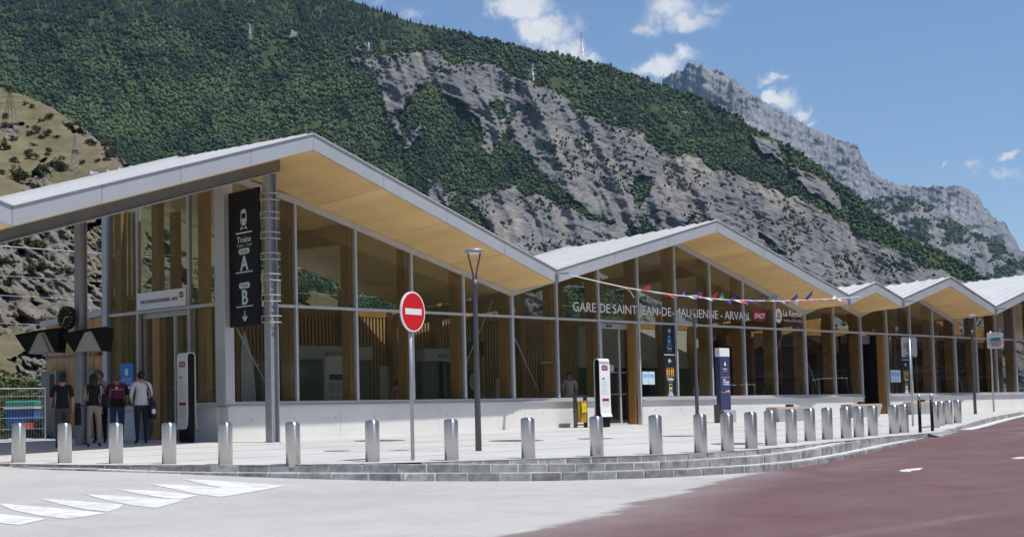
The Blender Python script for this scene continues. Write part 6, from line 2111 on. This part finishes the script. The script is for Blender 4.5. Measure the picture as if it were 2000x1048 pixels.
# ------------------------------------------------------------------ people
def person(label, loc, heading, h, mats, arms, legs=(0.0, 0.0), sleeve='short', hair='short', build=1.0, lean=0.0, head_turn=0.0, cls='person', fem=False):
    """heading: direction faced (radians, 0 = towards -y); arms: (left, right) each (elbow xyz, wrist xyz) in body units; mats: skin, top, bottom, shoes, hair"""
    root = thing('person', label, cls, loc)
    root.rotation_euler = (0, 0, heading)
    s = h / 1.75
    B = build
    sw_ = .185 * B if not fem else .165 * B
    V, E, Rr = [], [], []
    def v(p, r_, frm=None):
        V.append(Vector(p))
        Rr.append(r_)
        if frm is not None:
            E.append((frm, len(V) - 1))
        return len(V) - 1
    ly = -lean
    hipw = .095 if not fem else .10
    pel = v((0, 0, .96), (.150 * B, .115 * B))
    wai = v((0, ly * .25, 1.12), ((.140 if not fem else .118) * B, .105 * B), pel)
    che = v((0, ly * .6 + .005, 1.32), (.165 * B if not fem else .140 * B, .115 * B), wai)
    shc = v((0, ly * .85 + .01, 1.44), (.12 * B, .085), che)
    nek = v((0, ly - .005, 1.535), (.054, .056), shc)
    hd0 = v((0, ly - .02, 1.60), (.070, .080), nek)
    hd1 = v((0, ly - .022, 1.675), (.076, .094), hd0)
    hd2 = v((0, ly - .012, 1.735), (.052, .066), hd1)
    nose = v((math.sin(head_turn) * .10, ly - .02 - .10 * math.cos(head_turn), 1.625), (.016, .014), hd0)
    wr = []
    for sd, (el, wt) in zip((-1, 1), arms):
        sh = v((sd * sw_, ly * .85 + .01, 1.435), (.066 * B, .066 * B), shc)
        e_ = v((sd * (sw_ + el[0]), ly * .85 + el[1], el[2]), (.046 * B, .046 * B), sh)
        w_ = v((sd * (sw_ + wt[0]), ly * .85 + wt[1], wt[2]), (.031, .031), e_)
        dirn = (V[w_] - V[e_]).normalized()
        hnd = v(V[w_] + dirn * .075, (.040, .022), w_)
        wr.append((V[w_], dirn, sd))
    for sd, st_ in zip((-1, 1), legs):
        hp = v((sd * hipw, 0, .90), (.098 * B, .098 * B), pel)
        kn = v((sd * (hipw + .01), -st_ * .45, .50), (.066 * B, .066 * B), hp)
        ak = v((sd * (hipw + .012), -st_ * .95 + .03, .09), (.043, .043), kn)
        ft = v((sd * (hipw + .03), -st_ * .95 - .10, .045), (.044, .036), ak)
        v((sd * (hipw + .035), -st_ * .95 - .17, .035), (.034, .026), ft)
    me = bpy.data.meshes.new('body')
    me.from_pydata([tuple(p * s) for p in V], E, [])
    ob = bpy.data.objects.new('body', me)
    COL.objects.link(ob)
    md = ob.modifiers.new('skin', 'SKIN')
    md.use_smooth_shade = True
    for i, d in enumerate(me.skin_vertices[0].data):
        d.radius = (Rr[i][0] * s, Rr[i][1] * s)
        d.use_root = (i == 0)
    ss = ob.modifiers.new('sub', 'SUBSURF')
    ss.levels = ss.render_levels = 2
    bpy.context.view_layer.update()
    dg = bpy.context.evaluated_depsgraph_get()
    m2 = bpy.data.meshes.new_from_object(ob.evaluated_get(dg))
    bpy.data.objects.remove(ob)
    # fingers, rooted in the palms, kept in the same mesh
    fb = MB()
    for (w_, dirn, sd) in wr:
        side = dirn.cross(Vector((0, 1, 0)))
        if side.length < .1:
            side = Vector((1, 0, 0))
        side.normalize()
        nrm = side.cross(dirn)
        base = w_ + dirn * .085
        for k, L in enumerate((.066, .076, .070, .054)):
            b_ = base + side * ((k - 1.5) * .018)
            fb.tube([p * s for p in (b_, b_ + dirn * (L * .5) - nrm * .006, b_ + dirn * (L * .85) - nrm * .024)], [.0095 * s, .0085 * s, .006 * s], 6)
        tb = w_ + dirn * .035 + side * .03
        fb.tube([p * s for p in (tb, tb + side * .022 + dirn * .03, tb + side * .026 + dirn * .06)], [.011 * s, .010 * s, .007 * s], 6)
    nv = len(m2.vertices)
    import bmesh as bmm
    bm = bmm.new()
    bm.from_mesh(m2)
    for zc in (mats.get('hem') or .93, mats.get('band') or 1.3, 1.50, .085, {'short': 1.20, 'long': 1.1, 'none': 1.47}[sleeve]):
        bmm.ops.bisect_plane(bm, geom=bm.verts[:] + bm.edges[:] + bm.faces[:], plane_co=(0, 0, zc * s), plane_no=(0, 0, 1))
    vv = [bm.verts.new(p) for p in fb.v]
    for f in fb.f:
        bm.faces.new([vv[i] for i in f])
    bm.to_mesh(m2)
    bm.free()
    names = [mats['skin'], mats['top'], mats['bottom'], mats['shoes'], mats.get('top2', mats['top'])]
    m2.materials.clear()
    for n_ in names:
        m2.materials.append(MATS[n_])
    for p in m2.polygons:
        c = p.center / s
        ax_ = abs(c.x)
        arm = (ax_ > sw_ + .005 and c.z > .70) or (c.y < -.17 and c.z > .8)
        if c.z > 1.50:
            k = 0
        elif arm:
            lim = {'short': 1.20, 'long': .0, 'none': 1.47}[sleeve]
            k = 1 if c.z > lim else 0
            if sleeve == 'long':
                d = min((c - w_).length for (w_, _, _) in wr)
                k = 0 if d < .10 and any((c - w_).dot(dn) > 0 for (w_, dn, _) in wr) else 1
            if k == 1 and 'sleeve' in mats:
                k = 4
        elif c.z > (.93 if not mats.get('hem') else mats['hem']):
            k = 1
            if 'band' in mats and c.z < mats['band']:
                k = 4
        elif c.z > .085:
            k = 2
        else:
            k = 3
        if k == 1 and not arm and c.z > 1.46 and ax_ < .07:
            k = 0
        p.material_index = k
        p.use_smooth = True
    bo = bpy.data.objects.new('body', m2)
    COL.objects.link(bo)
    bo.parent = root
    # hair cap
    hv, hf = [], []
    hc = Vector((0, ly + .002, 1.650)) * s
    na, nb = 14, 8
    for j in range(nb + 1):
        th = (math.pi * .93) * j / nb
        for i in range(na):
            ph = 2 * math.pi * i / na + head_turn
            front = math.cos(ph - head_turn + math.pi / 2)   # 1 at the face
            face = max(0, -math.sin(ph - head_turn))
            tt = th * (1 - .55 * face ** .6)
            r_ = (1.0 + rnd.uniform(-.03, .05))
            hv.append(hc + Vector((math.sin(tt) * math.cos(ph) * .093 * r_, math.sin(tt) * math.sin(ph) * .110 * r_, math.cos(tt) * .110 * r_)) * s)
    for j in range(nb):
        for i in range(na):
            i2 = (i + 1) % na
            hf.append((j * na + i, j * na + i2, (j + 1) * na + i2, (j + 1) * na + i))
    hb_ = MB()
    hb_.v = [tuple(p + Vector(loc)) for p in hv]
    hb_.f = hf
    hb_.mi = [0] * len(hf)
    ho = hb_.build('hair', mats['hair'], root, smooth=True)
    if hair == 'long':
        lb = MB()
        for i in range(7):
            a = R(15 + 25 * i)
            p = Vector((math.cos(a) * .07, math.sin(a) * .075 + ly, 1.68)) * s + Vector(loc)
            lb.tube([p, p + Vector((0, .015, -.14)) * s, p + Vector((0, .02, -.30)) * s], [.042 * s, .040 * s, .018 * s], 7)
        lb.build('hair', mats['hair'], root, smooth=True)
    for sd in (-1, 1):
        e = MB()
        c = Vector((sd * .079, ly - .005, 1.635)) * s + Vector(loc)
        e.lathe([(.004 * s, -.028 * s), (.018 * s, -.012 * s), (.020 * s, .012 * s), (.006 * s, .03 * s)], c, 8)
        e.build('ear', mats['skin'], root, smooth=True)
    return root
down = lambda o=.045, y=.0: ((o * .6, .02 + y, 1.16), (o * .5, -.03 + y, .92))
fwd_bent = ((.05, -.03, 1.17), (.02, -.24, 1.12))
fwd_low = ((.05, -.02, 1.16), (.0, -.20, .98))
HD = lambda dx, dy: math.atan2(dx, -dy)     # heading that looks along (dx, dy)
def gz(x, y):
    return (x, y, plaza_z(x, y))
# man in black T-shirt, back to us, leaning towards the machine
person('man in black T-shirt and grey trousers, leftmost of the group under the canopy', gz(-4.22, .43), HD(.55, .83), 1.66, dict(skin='skin', top='cloth_black', bottom='cloth_taupe', shoes='shoe', hair='hair_dark'), (down(.05, .0), ((.06, -.02, 1.15), (.09, -.10, .93))), (.18, -.22), 'short', lean=.05, build=1.05, head_turn=.5)
w_ = person('woman in black sleeveless top and beige trousers with a black bag', gz(-3.52, .27), HD(.60, .80), 1.66, dict(skin='skin', top='cloth_black', bottom='cloth_beige', shoes='shoe', hair='hair_dark', hem=.98), (down(.05), ((.05, -.02, 1.14), (-.02, -.16, 1.02))), (.10, -.08), 'none', hair='long', build=.92, fem=True)
person('man with sunglasses and lavender shirt facing us behind the woman', gz(-2.02, 2.35), HD(-.72, -.69), 1.76, dict(skin='skin', top='cloth_lavender', bottom='cloth_black', shoes='shoe', hair='hair_grey'), (down(.04), fwd_low), (.02, -.02), 'short')
pv = person('man in maroon vest over black sleeves and jeans', gz(-2.08, 1.52), HD(.60, .80), 1.70, dict(skin='skin', top='cloth_maroon', bottom='cloth_jeans', shoes='shoe', hair='hair_grey', top2='cloth_black', sleeve=1, band=1.12, hem=.90), (fwd_low, fwd_low), (.03, -.03), 'short', build=1.08, head_turn=-.5)
pw = person('man in white shirt and navy trousers with a dark shoulder bag', gz(-1.8, .93), HD(.45, .89), 1.73, dict(skin='skin', top='cloth_white', bottom='cloth_navy', shoes='shoe', hair='hair_dark'), (fwd_bent, fwd_low), (.06, -.04), 'long', build=1.02, head_turn=.6)
# what they carry
def wpt(root, p):
    a = root.rotation_euler[2]
    return Vector(root.location) + Vector((p[0] * math.cos(a) - p[1] * math.sin(a), p[0] * math.sin(a) + p[1] * math.cos(a), p[2]))
def bag(label, root, c, w, d, h, m, strap, badge=False):
    p = wpt(root, c)
    o = thing('shoulder_bag', label, 'bag', tuple(p))
    a = root.rotation_euler[2]
    bx = MB()
    n = 10
    prof = [(1.0, 0), (1.06, .18), (1.04, .5), (.90, .82), (.66, 1.0)]
    vs, fs = [], []
    for (k, zz) in prof:
        for i in range(n):
            t_ = 2 * math.pi * i / n
            u, v_ = math.copysign(abs(math.cos(t_)) ** .6, math.cos(t_)) * w / 2 * k, math.copysign(abs(math.sin(t_)) ** .6, math.sin(t_)) * d / 2 * k
            q = Vector((u * math.cos(a) - v_ * math.sin(a), u * math.sin(a) + v_ * math.cos(a), zz * h))
            vs.append(p + q)
    for j in range(len(prof) - 1):
        for i in range(n):
            fs.append((j * n + i, j * n + (i + 1) % n, (j + 1) * n + (i + 1) % n, (j + 1) * n + i))
    fs.append(tuple(range(n - 1, -1, -1)))
    fs.append(tuple((len(prof) - 1) * n + i for i in range(n)))
    bx.add(vs, fs)
    bx.build('pouch', m, o, smooth=True)
    MB().tube([wpt(root, q) for q in strap], .014, 6).build('strap', m, o, smooth=True)
    if badge:
        b = MB()
        q = p + Vector((0, 0, h * .42))
        t2 = Vector((math.cos(a), math.sin(a), 0))
        b.plate(disc(.05, 12, 0, 0, .065), .008, q + Vector((-math.sin(a), math.cos(a), 0)) * (d / 2 + .012), -t2, (0, 0, 1))
        b.build('badge', 'white_print', o)
bag('dark shoulder bag with white badge at the hip of the white-shirted man', pw, (-.26, .06, .58), .16, .34, .44, 'cloth_navy', [(-.24, .06, .98), (-.20, .13, 1.22), (-.12, .12, 1.42), (.02, .03, 1.47)], True)
bag('large black handbag on the arm of the woman in black', w_, (-.27, .02, .90), .18, .42, .30, 'cloth_black', [(-.27, .0, 1.2), (-.23, .04, 1.34), (-.16, .03, 1.44)])
bag('black bag hanging beside the woman in beige trousers', w_, (.34, .05, .50), .14, .34, .50, 'cloth_black', [(.32, .05, 1.0), (.27, .02, .95), (.22, -.02, .92)])
# print on the vest
vb = MB()
a = pv.rotation_euler[2]
bk_ = Vector((-math.sin(a), math.cos(a), 0))
t2 = Vector((math.cos(a), math.sin(a), 0))
vo = wpt(pv, (0, 0, 1.29)) + bk_ * .152
vb.plate([(-.13, 0), (.13, 0), (.13, .012), (-.13, .012)], .004, vo, -t2, (0, 0, 1)).plate(disc(.028, 10, 0, .05), .004, vo, -t2, (0, 0, 1))
vb.build('vest_print', 'white_print', pv)
pv.children[-1].location = (0, 0, 0)
pv.children[-1].data.transform(Matrix.Rotation(-a, 4, 'Z'))
# sunglasses
# people inside the hall
person('person in a patterned top inside, beyond the white door window', (8.35, 2.8, .065), HD(.3, 1), 1.52, dict(skin='skin', top='cloth_print', bottom='cloth_black', shoes='shoe', hair='hair_grey'), (down(), down()), (.02, -.02), 'short', fem=True)
person('person in white shirt with a cap and face mask inside beside the litter bin', (14.05, .9, .065), HD(-.75, -.66), 1.72, dict(skin='skin', top='cloth_white', bottom='cloth_black', shoes='shoe', hair='hair_dark'), (down(), fwd_low), (.02, -.02), 'short')
person('seated-height person in pale shirt inside, right of the blue totem', (21.6, 1.3, .065), HD(-.3, -.9), 1.45, dict(skin='skin', top='cloth_white', bottom='cloth_black', shoes='shoe', hair='hair_dark'), (down(), down()), (.02, -.02), 'short')

# ------------------------------------------------------------------ fence, skip and greenery beyond the canopy
fe = thing('mesh_fence', 'galvanised mesh site fence closing the left end of the forecourt', 'fence', (-3.5, 6.2, .1))
def fpt(t_, z):
    return (-8.5 + 7.35 * t_, 6.55 - .42 * t_, .08 + z)
for t_ in (.02, .33, .345, .655, .67, .985):
    MB().tube([fpt(t_, -.02), fpt(t_, 1.42)], .022, 8).build('post', 'galvanised', fe)
for z in (.06, 1.40):
    for a_, b_ in ((.02, .33), (.345, .655), (.67, .985)):
        MB().tube([fpt(a_, z), fpt(b_, z)], .02, 8).build('rail', 'galvanised', fe)
wm = MB()
for k in range(1, 92):
    t_ = .02 + k * .0106
    if t_ < .985:
        wm.tube([fpt(t_, .06), fpt(t_, 1.40)], .0035, 4, cap=False)
for z in (.35, .64, .93, 1.2):
    wm.tube([fpt(.02, z), fpt(.985, z)], .0035, 4, cap=False)
wm.build('wire_mesh', 'galvanised', fe, kind='stuff')
for t_ in (.3375, .6625):
    MB().box(fpt(t_, 0)[0] - .07, fpt(t_, 0)[0] + .07, fpt(t_, 0)[1] - .04, fpt(t_, 0)[1] + .04, .95, 1.0).build('clip', 'galvanised', fe)
kl = MB()
kl.box(-9.2, -.9, 6.75, 6.95, .06, .16)
tag(kl.build('site_kerb', 'kerb_mortar'), kind='structure')
skc = Vector((.37, 10.05, 0))
kA = Vector((CR[0], CR[1], 0)).normalized()
kB = Vector((-kA.y, kA.x, 0))
sk = thing('waste_container', 'blue waste container with green lid behind the fence', 'container', tuple(skc))
def kbox(u0, u1, v0, v1, z0, z1, f=0.0):
    lo = [skc + kA * u + kB * v + Vector((0, 0, z0)) for u, v in ((u0 + f, v0 + f), (u1 - f, v0 + f), (u1 - f, v1 - f), (u0 + f, v1 - f))]
    hi = [skc + kA * u + kB * v + Vector((0, 0, z1)) for u, v in ((u0, v0), (u1, v0), (u1, v1), (u0, v1))]
    return MB().hexa(lo, hi)
kbox(-.42, .42, -.35, .35, .22, 1.0, .06).build('tub', 'skip_blue', sk)
kbox(-.45, .45, -.38, .38, 1.003, 1.05).build('rim', 'white_paint', sk)
lid = kbox(-.44, .44, -.37, .37, 1.053, 1.24)
lid.v = [(v[0], v[1], v[2]) for v in lid.v]
lid.build('lid', 'skip_green', sk, bevel=.05)
for u in (-.3, .3):
    for v in (-.25, .25):
        q = skc + kA * u + kB * v
        MB().lathe([(.02, .0), (.07, .03), (.07, .15), (.02, .2)], (q.x, q.y, .02), 10).build('wheel', 'dark_steel', sk)
rb_ = Vector((-.64, 8.2, .0))
tag(top(MB().hexa([rb_ + kA * u + kB * v + Vector((0, 0, .44)) for u, v in ((-.24, -.12), (.24, -.12), (.24, .12), (-.24, .12))], [rb_ + kA * u + kB * v + Vector((0, 0, .60)) for u, v in ((-.24, -.05), (.24, -.05), (.24, .05), (-.24, .05))]).build('barrier_block', 'skip_red'), tuple(rb_)), 'low red barrier block among the shrubs behind the fence', 'barrier')
big = [bush_proto('shrub', 1.0, 1.6, 1500, 0.075, M_SHRUB) for _ in range(3)]
SHR = [(-.95, 7.9, .24), (-.55, 7.55, .25), (-1.35, 8.1, .26), (-.35, 9.3, .42), (-3.0, 8.6, .62), (-1.9, 8.9, .55), (-.1, 8.6, .50), (-2.2, 10.4, .9), (-1.0, 11.3, .85), (1.4, 11.0, .8), (.9, 12.3, .9), (2.4, 12.6, 1.2), (1.4, 14.2, 1.3), (3.2, 15.5, 1.5), (4.2, 16.0, 1.4), (3.0, 18.5, 1.7), (5.6, 19.6, 1.7), (6.8, 21.5, 2.0), (-1.2, 13.5, 1.2), (8.6, 26.0, 2.2), (10.4, 26.6, 2.3), (9.4, 29.5, 2.4), (12.2, 32, 2.6), (14.2, 33.5, 2.4), (7.0, 24.5, 1.8)]
for i, (x, y, k) in enumerate(SHR):
    o = big[i] if i < 3 else copy_tree(big[i % 3])
    o.location = (x, y, .02)
    o.scale = (k * 1.2, k * 1.2, k * rnd.uniform(.55, .8))
    o.rotation_euler = (0, 0, rnd.uniform(0, 6.28))
    tag(o, 'leafy green shrub growing behind the mesh fence', 'shrub', 'shrubs behind the fence')

# ------------------------------------------------------------------ what stands across the road, mirrored in the glass
def van(x, y, rz, L, Hh, Wd, m, label, cat, nose=.9):
    o = thing('parked_' + cat, label, cat, (0, 0, 0))
    z = float(road_z(x, y))
    def put(b, nm, mm, bv=0.0):
        ob = b.build(nm, mm, o, bevel=bv)
        return ob
    prof = [(-L / 2, .35), (L / 2 - .1, .35), (L / 2, .55), (L / 2 - .05, .95), (L / 2 - nose, 1.10), (L / 2 - nose - .75, Hh - .06), (L / 2 - nose - 1.0, Hh), (-L / 2 + .15, Hh), (-L / 2, Hh - .3)]
    b = MB()
    b.hexa([(p[0], -Wd / 2, p[1]) for p in prof], [(p[0], Wd / 2, p[1]) for p in prof])
    put(b, 'body', m, .04)
    g_ = MB()
    w0 = L / 2 - nose
    for s in (-1, 1):
        P = [(-L / 2 + .5, 1.12), (w0 - .12, 1.12), (w0 - .75, Hh - .16), (-L / 2 + .5, Hh - .16)]
        g_.hexa([(p[0], s * (Wd / 2 + .002), p[1]) for p in P], [(p[0], s * (Wd / 2 + .012), p[1]) for p in P])
    put(g_, 'side_window', 'interior_dark')
    P = [(w0 - .02, 1.12), (w0 - .72, Hh - .10)]
    ws = MB()
    ws.add([(P[0][0], -Wd / 2 + .1, P[0][1]), (P[0][0], Wd / 2 - .1, P[0][1]), (P[1][0], Wd / 2 - .14, P[1][1]), (P[1][0], -Wd / 2 + .14, P[1][1])], [(0, 1, 2, 3)])
    ws.v = [(v[0] + .03, v[1], v[2] + .03) for v in ws.v]
    put(ws, 'windscreen', 'interior_dark')
    for wx in (-L / 2 + .8, L / 2 - .85):
        for s in (-1, 1):
            wb = MB()
            wb.plate(disc(.33, 20), .22, (wx, s * (Wd / 2 - .09) + .11, .33), (1, 0, 0), (0, 0, 1))
            put(wb, 'wheel', 'dark_steel')
    for s in (-1, 1):
        put(MB().box(L / 2 - .08, L / 2 + .01, s * (Wd / 2 - .3) - .15, s * (Wd / 2 - .3) + .15, .68, .84), 'headlight', 'white_paint')
    o.location = (x, y, z)
    o.rotation_euler = (0, 0, rz)
van(66.5, -29.5, 2.5, 5.4, 2.3, 2.0, 'white_paint', 'white van mirrored in the glass right of the blue totem', 'van')
van(74.5, -27.0, 2.5, 5.8, 2.6, 2.1, 'white_paint', 'white camper van mirrored in the glass left of the far doorway', 'van', .7)
van(60.5, -32.5, 2.5, 4.2, 1.5, 1.75, 'grey_steel', 'grey car mirrored low in the station glass', 'car', 1.1)
def street_tree(x, y, h, r_, label):
    o = thing('street_tree', label, 'tree', (x, y, float(road_z(x, y))), 'trees across the road')
    z = float(road_z(x, y))
    V, F, T = leaf_cloud(2600, r_, h * .72, .16, lobes=12)
    V = V + np.array((0, 0, h * .30))
    cr_ = tri_mesh('crown', V, F, M_SHRUB, T)
    cr_.parent = o
    tb = MB()
    tb.tube([(x, y, z - .1), (x + .05, y, z + h * .3), (x - .05, y + .1, z + h * .62)], [.16, .12, .05], 8)
    for k in range(4):
        a = k * 1.6
        tb.tube([(x, y, z + h * (.3 + .05 * k)), (x + r_ * .5 * math.cos(a), y + r_ * .5 * math.sin(a), z + h * (.5 + .05 * k))], [.07, .025], 6)
    tb.build('trunk', 'bark', o)
street_tree(58, -24, 8.5, 2.6, 'slim tree mirrored in the glass above the white van')
street_tree(72, -24, 9.0, 2.8, 'tree mirrored in the glass left of the far doorway')
street_tree(96, -26, 9.0, 3.0, 'tree mirrored in the glass near the right edge')
AB = thing('apartment_block', 'grey apartment block mirrored in the right-hand glass', 'building', (120, -48, 0))
bd = Vector((.9, -.44, 0)).normalized()
bn_ = Vector((-.44, -.9, 0)).normalized()
def blk(u0, u1, v0, v1, z0, z1):
    c = Vector((112, -44, 0))
    lo = [c + bn_ * u + bd * v + Vector((0, 0, z0)) for u, v in ((u0, v0), (u1, v0), (u1, v1), (u0, v1))]
    return MB().hexa(lo, [p + Vector((0, 0, z1 - z0)) for p in lo])
blk(-16, 16, 0, 10, -2.3, 12.5).build('wall', 'bench_stone', AB)
blk(-16.5, 16.5, -.6, 10.6, 12.51, 13.0).build('roof', 'grey_steel', AB)
for fl_ in range(4):
    blk(-16, 16, -.9, -.005, .6 + 3 * fl_, .8 + 3 * fl_).build('balcony', 'interior_white', AB)
    for k in range(9):
        blk(-14.8 + 3.4 * k, -13.0 + 3.4 * k, -.04, -.004, 1.3 + 3 * fl_, 2.9 + 3 * fl_).build('window', 'interior_dark', AB)

# ------------------------------------------------------------------ railway overhead line
def sagline(a, b, sag, n=16):
    return [(a[0] + (b[0] - a[0]) * t_, a[1] + (b[1] - a[1]) * t_, a[2] + (b[2] - a[2]) * t_ - sag * 4 * t_ * (1 - t_)) for t_ in np.linspace(0, 1, n)]
WL = ['highest overhead railway wire behind the station', 'second overhead railway wire from the top', 'third overhead railway wire from the top', 'fourth overhead railway wire from the top', 'lowest overhead railway wire behind the station']
for k, (y, z) in enumerate(((16.0, 8.3), (13.5, 6.55), (16.0, 5.9), (13.5, 5.0), (17.0, 4.4))):
    tag(top(MB().tube(sagline((-45, y, z + .5), (70, y, z + .4), .9, 26), (.011 if k != 1 else .022), 5, cap=False).build('overhead_wire', 'grey_steel'), (12, y, z)), WL[k], 'overhead wire', 'railway overhead wires')
for (x, lab) in ((-30, 'railway catenary mast beyond the left edge'), (28.4, 'railway catenary mast seen through the middle glass')):
    mm = thing('catenary_mast', lab, 'mast', (x, 19, 0))
    MB().bar((x, 19, 0), (x, 19, 9.5), .24, .24).build('mast', 'grey_steel', mm)
    MB().bar((x, 19, 8.0), (x, 13.2, 7.4), .08, .08).build('arm', 'grey_steel', mm)
    MB().bar((x, 19, 6.4), (x, 13.2, 7.4), .06, .06).build('arm', 'grey_steel', mm)

# ------------------------------------------------------------------ power pylons on the slopes
def pylon(base, h, w, label, cat_head=False, m='wire', t_=1.0):
    base = Vector(base)
    o = thing('power_pylon', label, 'pylon', tuple(base), 'power pylons on the slopes')
    r_ = h * .0075 * t_
    lv = [(0, w), (.3, w * .66), (.58, w * .40), (.78, w * .26), (1.0, w * .10)]
    b = MB()
    for sx in (-1, 1):
        for sy in (-1, 1):
            b.tube([base + Vector((sx * ww / 2, sy * ww / 2, zz * h)) for zz, ww in lv], r_, 4)
    b.build('leg', m, o)
    b = MB()
    for (z0, w0), (z1, w1) in zip(lv[:-1], lv[1:]):
        for (ax_, ay_, bx_, by_) in ((-1, -1, 1, -1), (1, -1, 1, 1), (1, 1, -1, 1), (-1, 1, -1, -1)):
            for k in range(2):
                za, zb = z0 + (z1 - z0) * k / 2, z0 + (z1 - z0) * (k + 1) / 2
                wa, wb = w0 + (w1 - w0) * k / 2, w0 + (w1 - w0) * (k + 1) / 2
                b.tube([base + Vector((ax_ * wa / 2, ay_ * wa / 2, za * h)), base + Vector((bx_ * wb / 2, by_ * wb / 2, zb * h))], r_ * .6, 4)
                b.tube([base + Vector((bx_ * wa / 2, by_ * wa / 2, za * h)), base + Vector((ax_ * wb / 2, ay_ * wb / 2, zb * h))], r_ * .6, 4)
    b.build('lattice', m, o)
    d = Vector((CR[0], CR[1], 0)).normalized()
    b = MB()
    if cat_head:
        for s in (-1, 1):
            b.tube([base + Vector((0, 0, .62 * h)), base + d * (s * w * .75) + Vector((0, 0, .86 * h)), base + d * (s * w * .45) + Vector((0, 0, 1.08 * h))], r_ * 1.2, 4)
        b.tube([base - d * (w * 1.1) + Vector((0, 0, .88 * h)), base + d * (w * 1.1) + Vector((0, 0, .88 * h))], r_, 4)
    else:
        for zz, k in ((.70, 1.0), (.83, .8), (.95, .55)):
            b.tube([base - d * (w * k) + Vector((0, 0, zz * h)), base + Vector((0, 0, (zz + .035) * h)), base + d * (w * k) + Vector((0, 0, zz * h))], r_, 4)
    b.build('cross_arm', m, o)
def on_slope(S, x, y):
    a, e = bearing(x, y)
    P, D = S.at(np.array([a]), np.array([e]))
    return P[0], D[0]
for (S, x, y, hp, wp, lab, head, m_, t_) in ((HILL, 20, 262, 84, 30, 'tall dark lattice pylon on the dry hill at the left edge', False, 'dark_steel', .55), (HILL, 147, 338, 74, 16, 'slender grey lattice pylon standing low on the dry hill', False, 'grey_steel', .5), (MTN, 488, 80, 32, 9, 'white lattice pylon in the forest left of the big gable ridge', False, 'wire', 1.2),
                              (MTN, 720, 107, 26, 11, 'pylon with forked head above the left end of the cliff', True, 'wire', 1.2), (MTN, 1137, 118, 56, 12, 'pylon standing against the cloud on the mountain ridge', True, 'wire', .5), (MTN, 1040, 158, 34, 7, 'small mast on the slope above the cliff', False, 'wire', 1.3)):
    P, D = on_slope(S, x, y)
    k = D / F_PX
    pylon(P - np.array((0, 0, .02 * hp * k)), hp * k, wp * k, lab, head, m_, t_)

# ------------------------------------------------------------------ haze: the valley air
hz = MB()
hz.box(-9100, 9100, -9100, 9100, -3.6, 1950)
ho = hz.build('haze', 'white_paint')
ho.data.materials.clear()
hm = bpy.data.materials.new('valley_haze')
hm.use_nodes = True
t = hm.node_tree
t.nodes.clear()
vp = N(t, 'ShaderNodeVolumePrincipled')
vp.inputs['Color'].default_value = (0.42, 0.66, 1.0, 1)
vp.inputs['Density'].default_value = 3.2e-5
vp.inputs['Anisotropy'].default_value = 0.2
mo = N(t, 'ShaderNodeOutputMaterial')
t.links.new(vp.outputs['Volume'], mo.inputs['Volume'])
ho.data.materials.append(hm)
tag(ho, 'thin pale blue summer haze in the valley air', 'haze', kind='stuff')
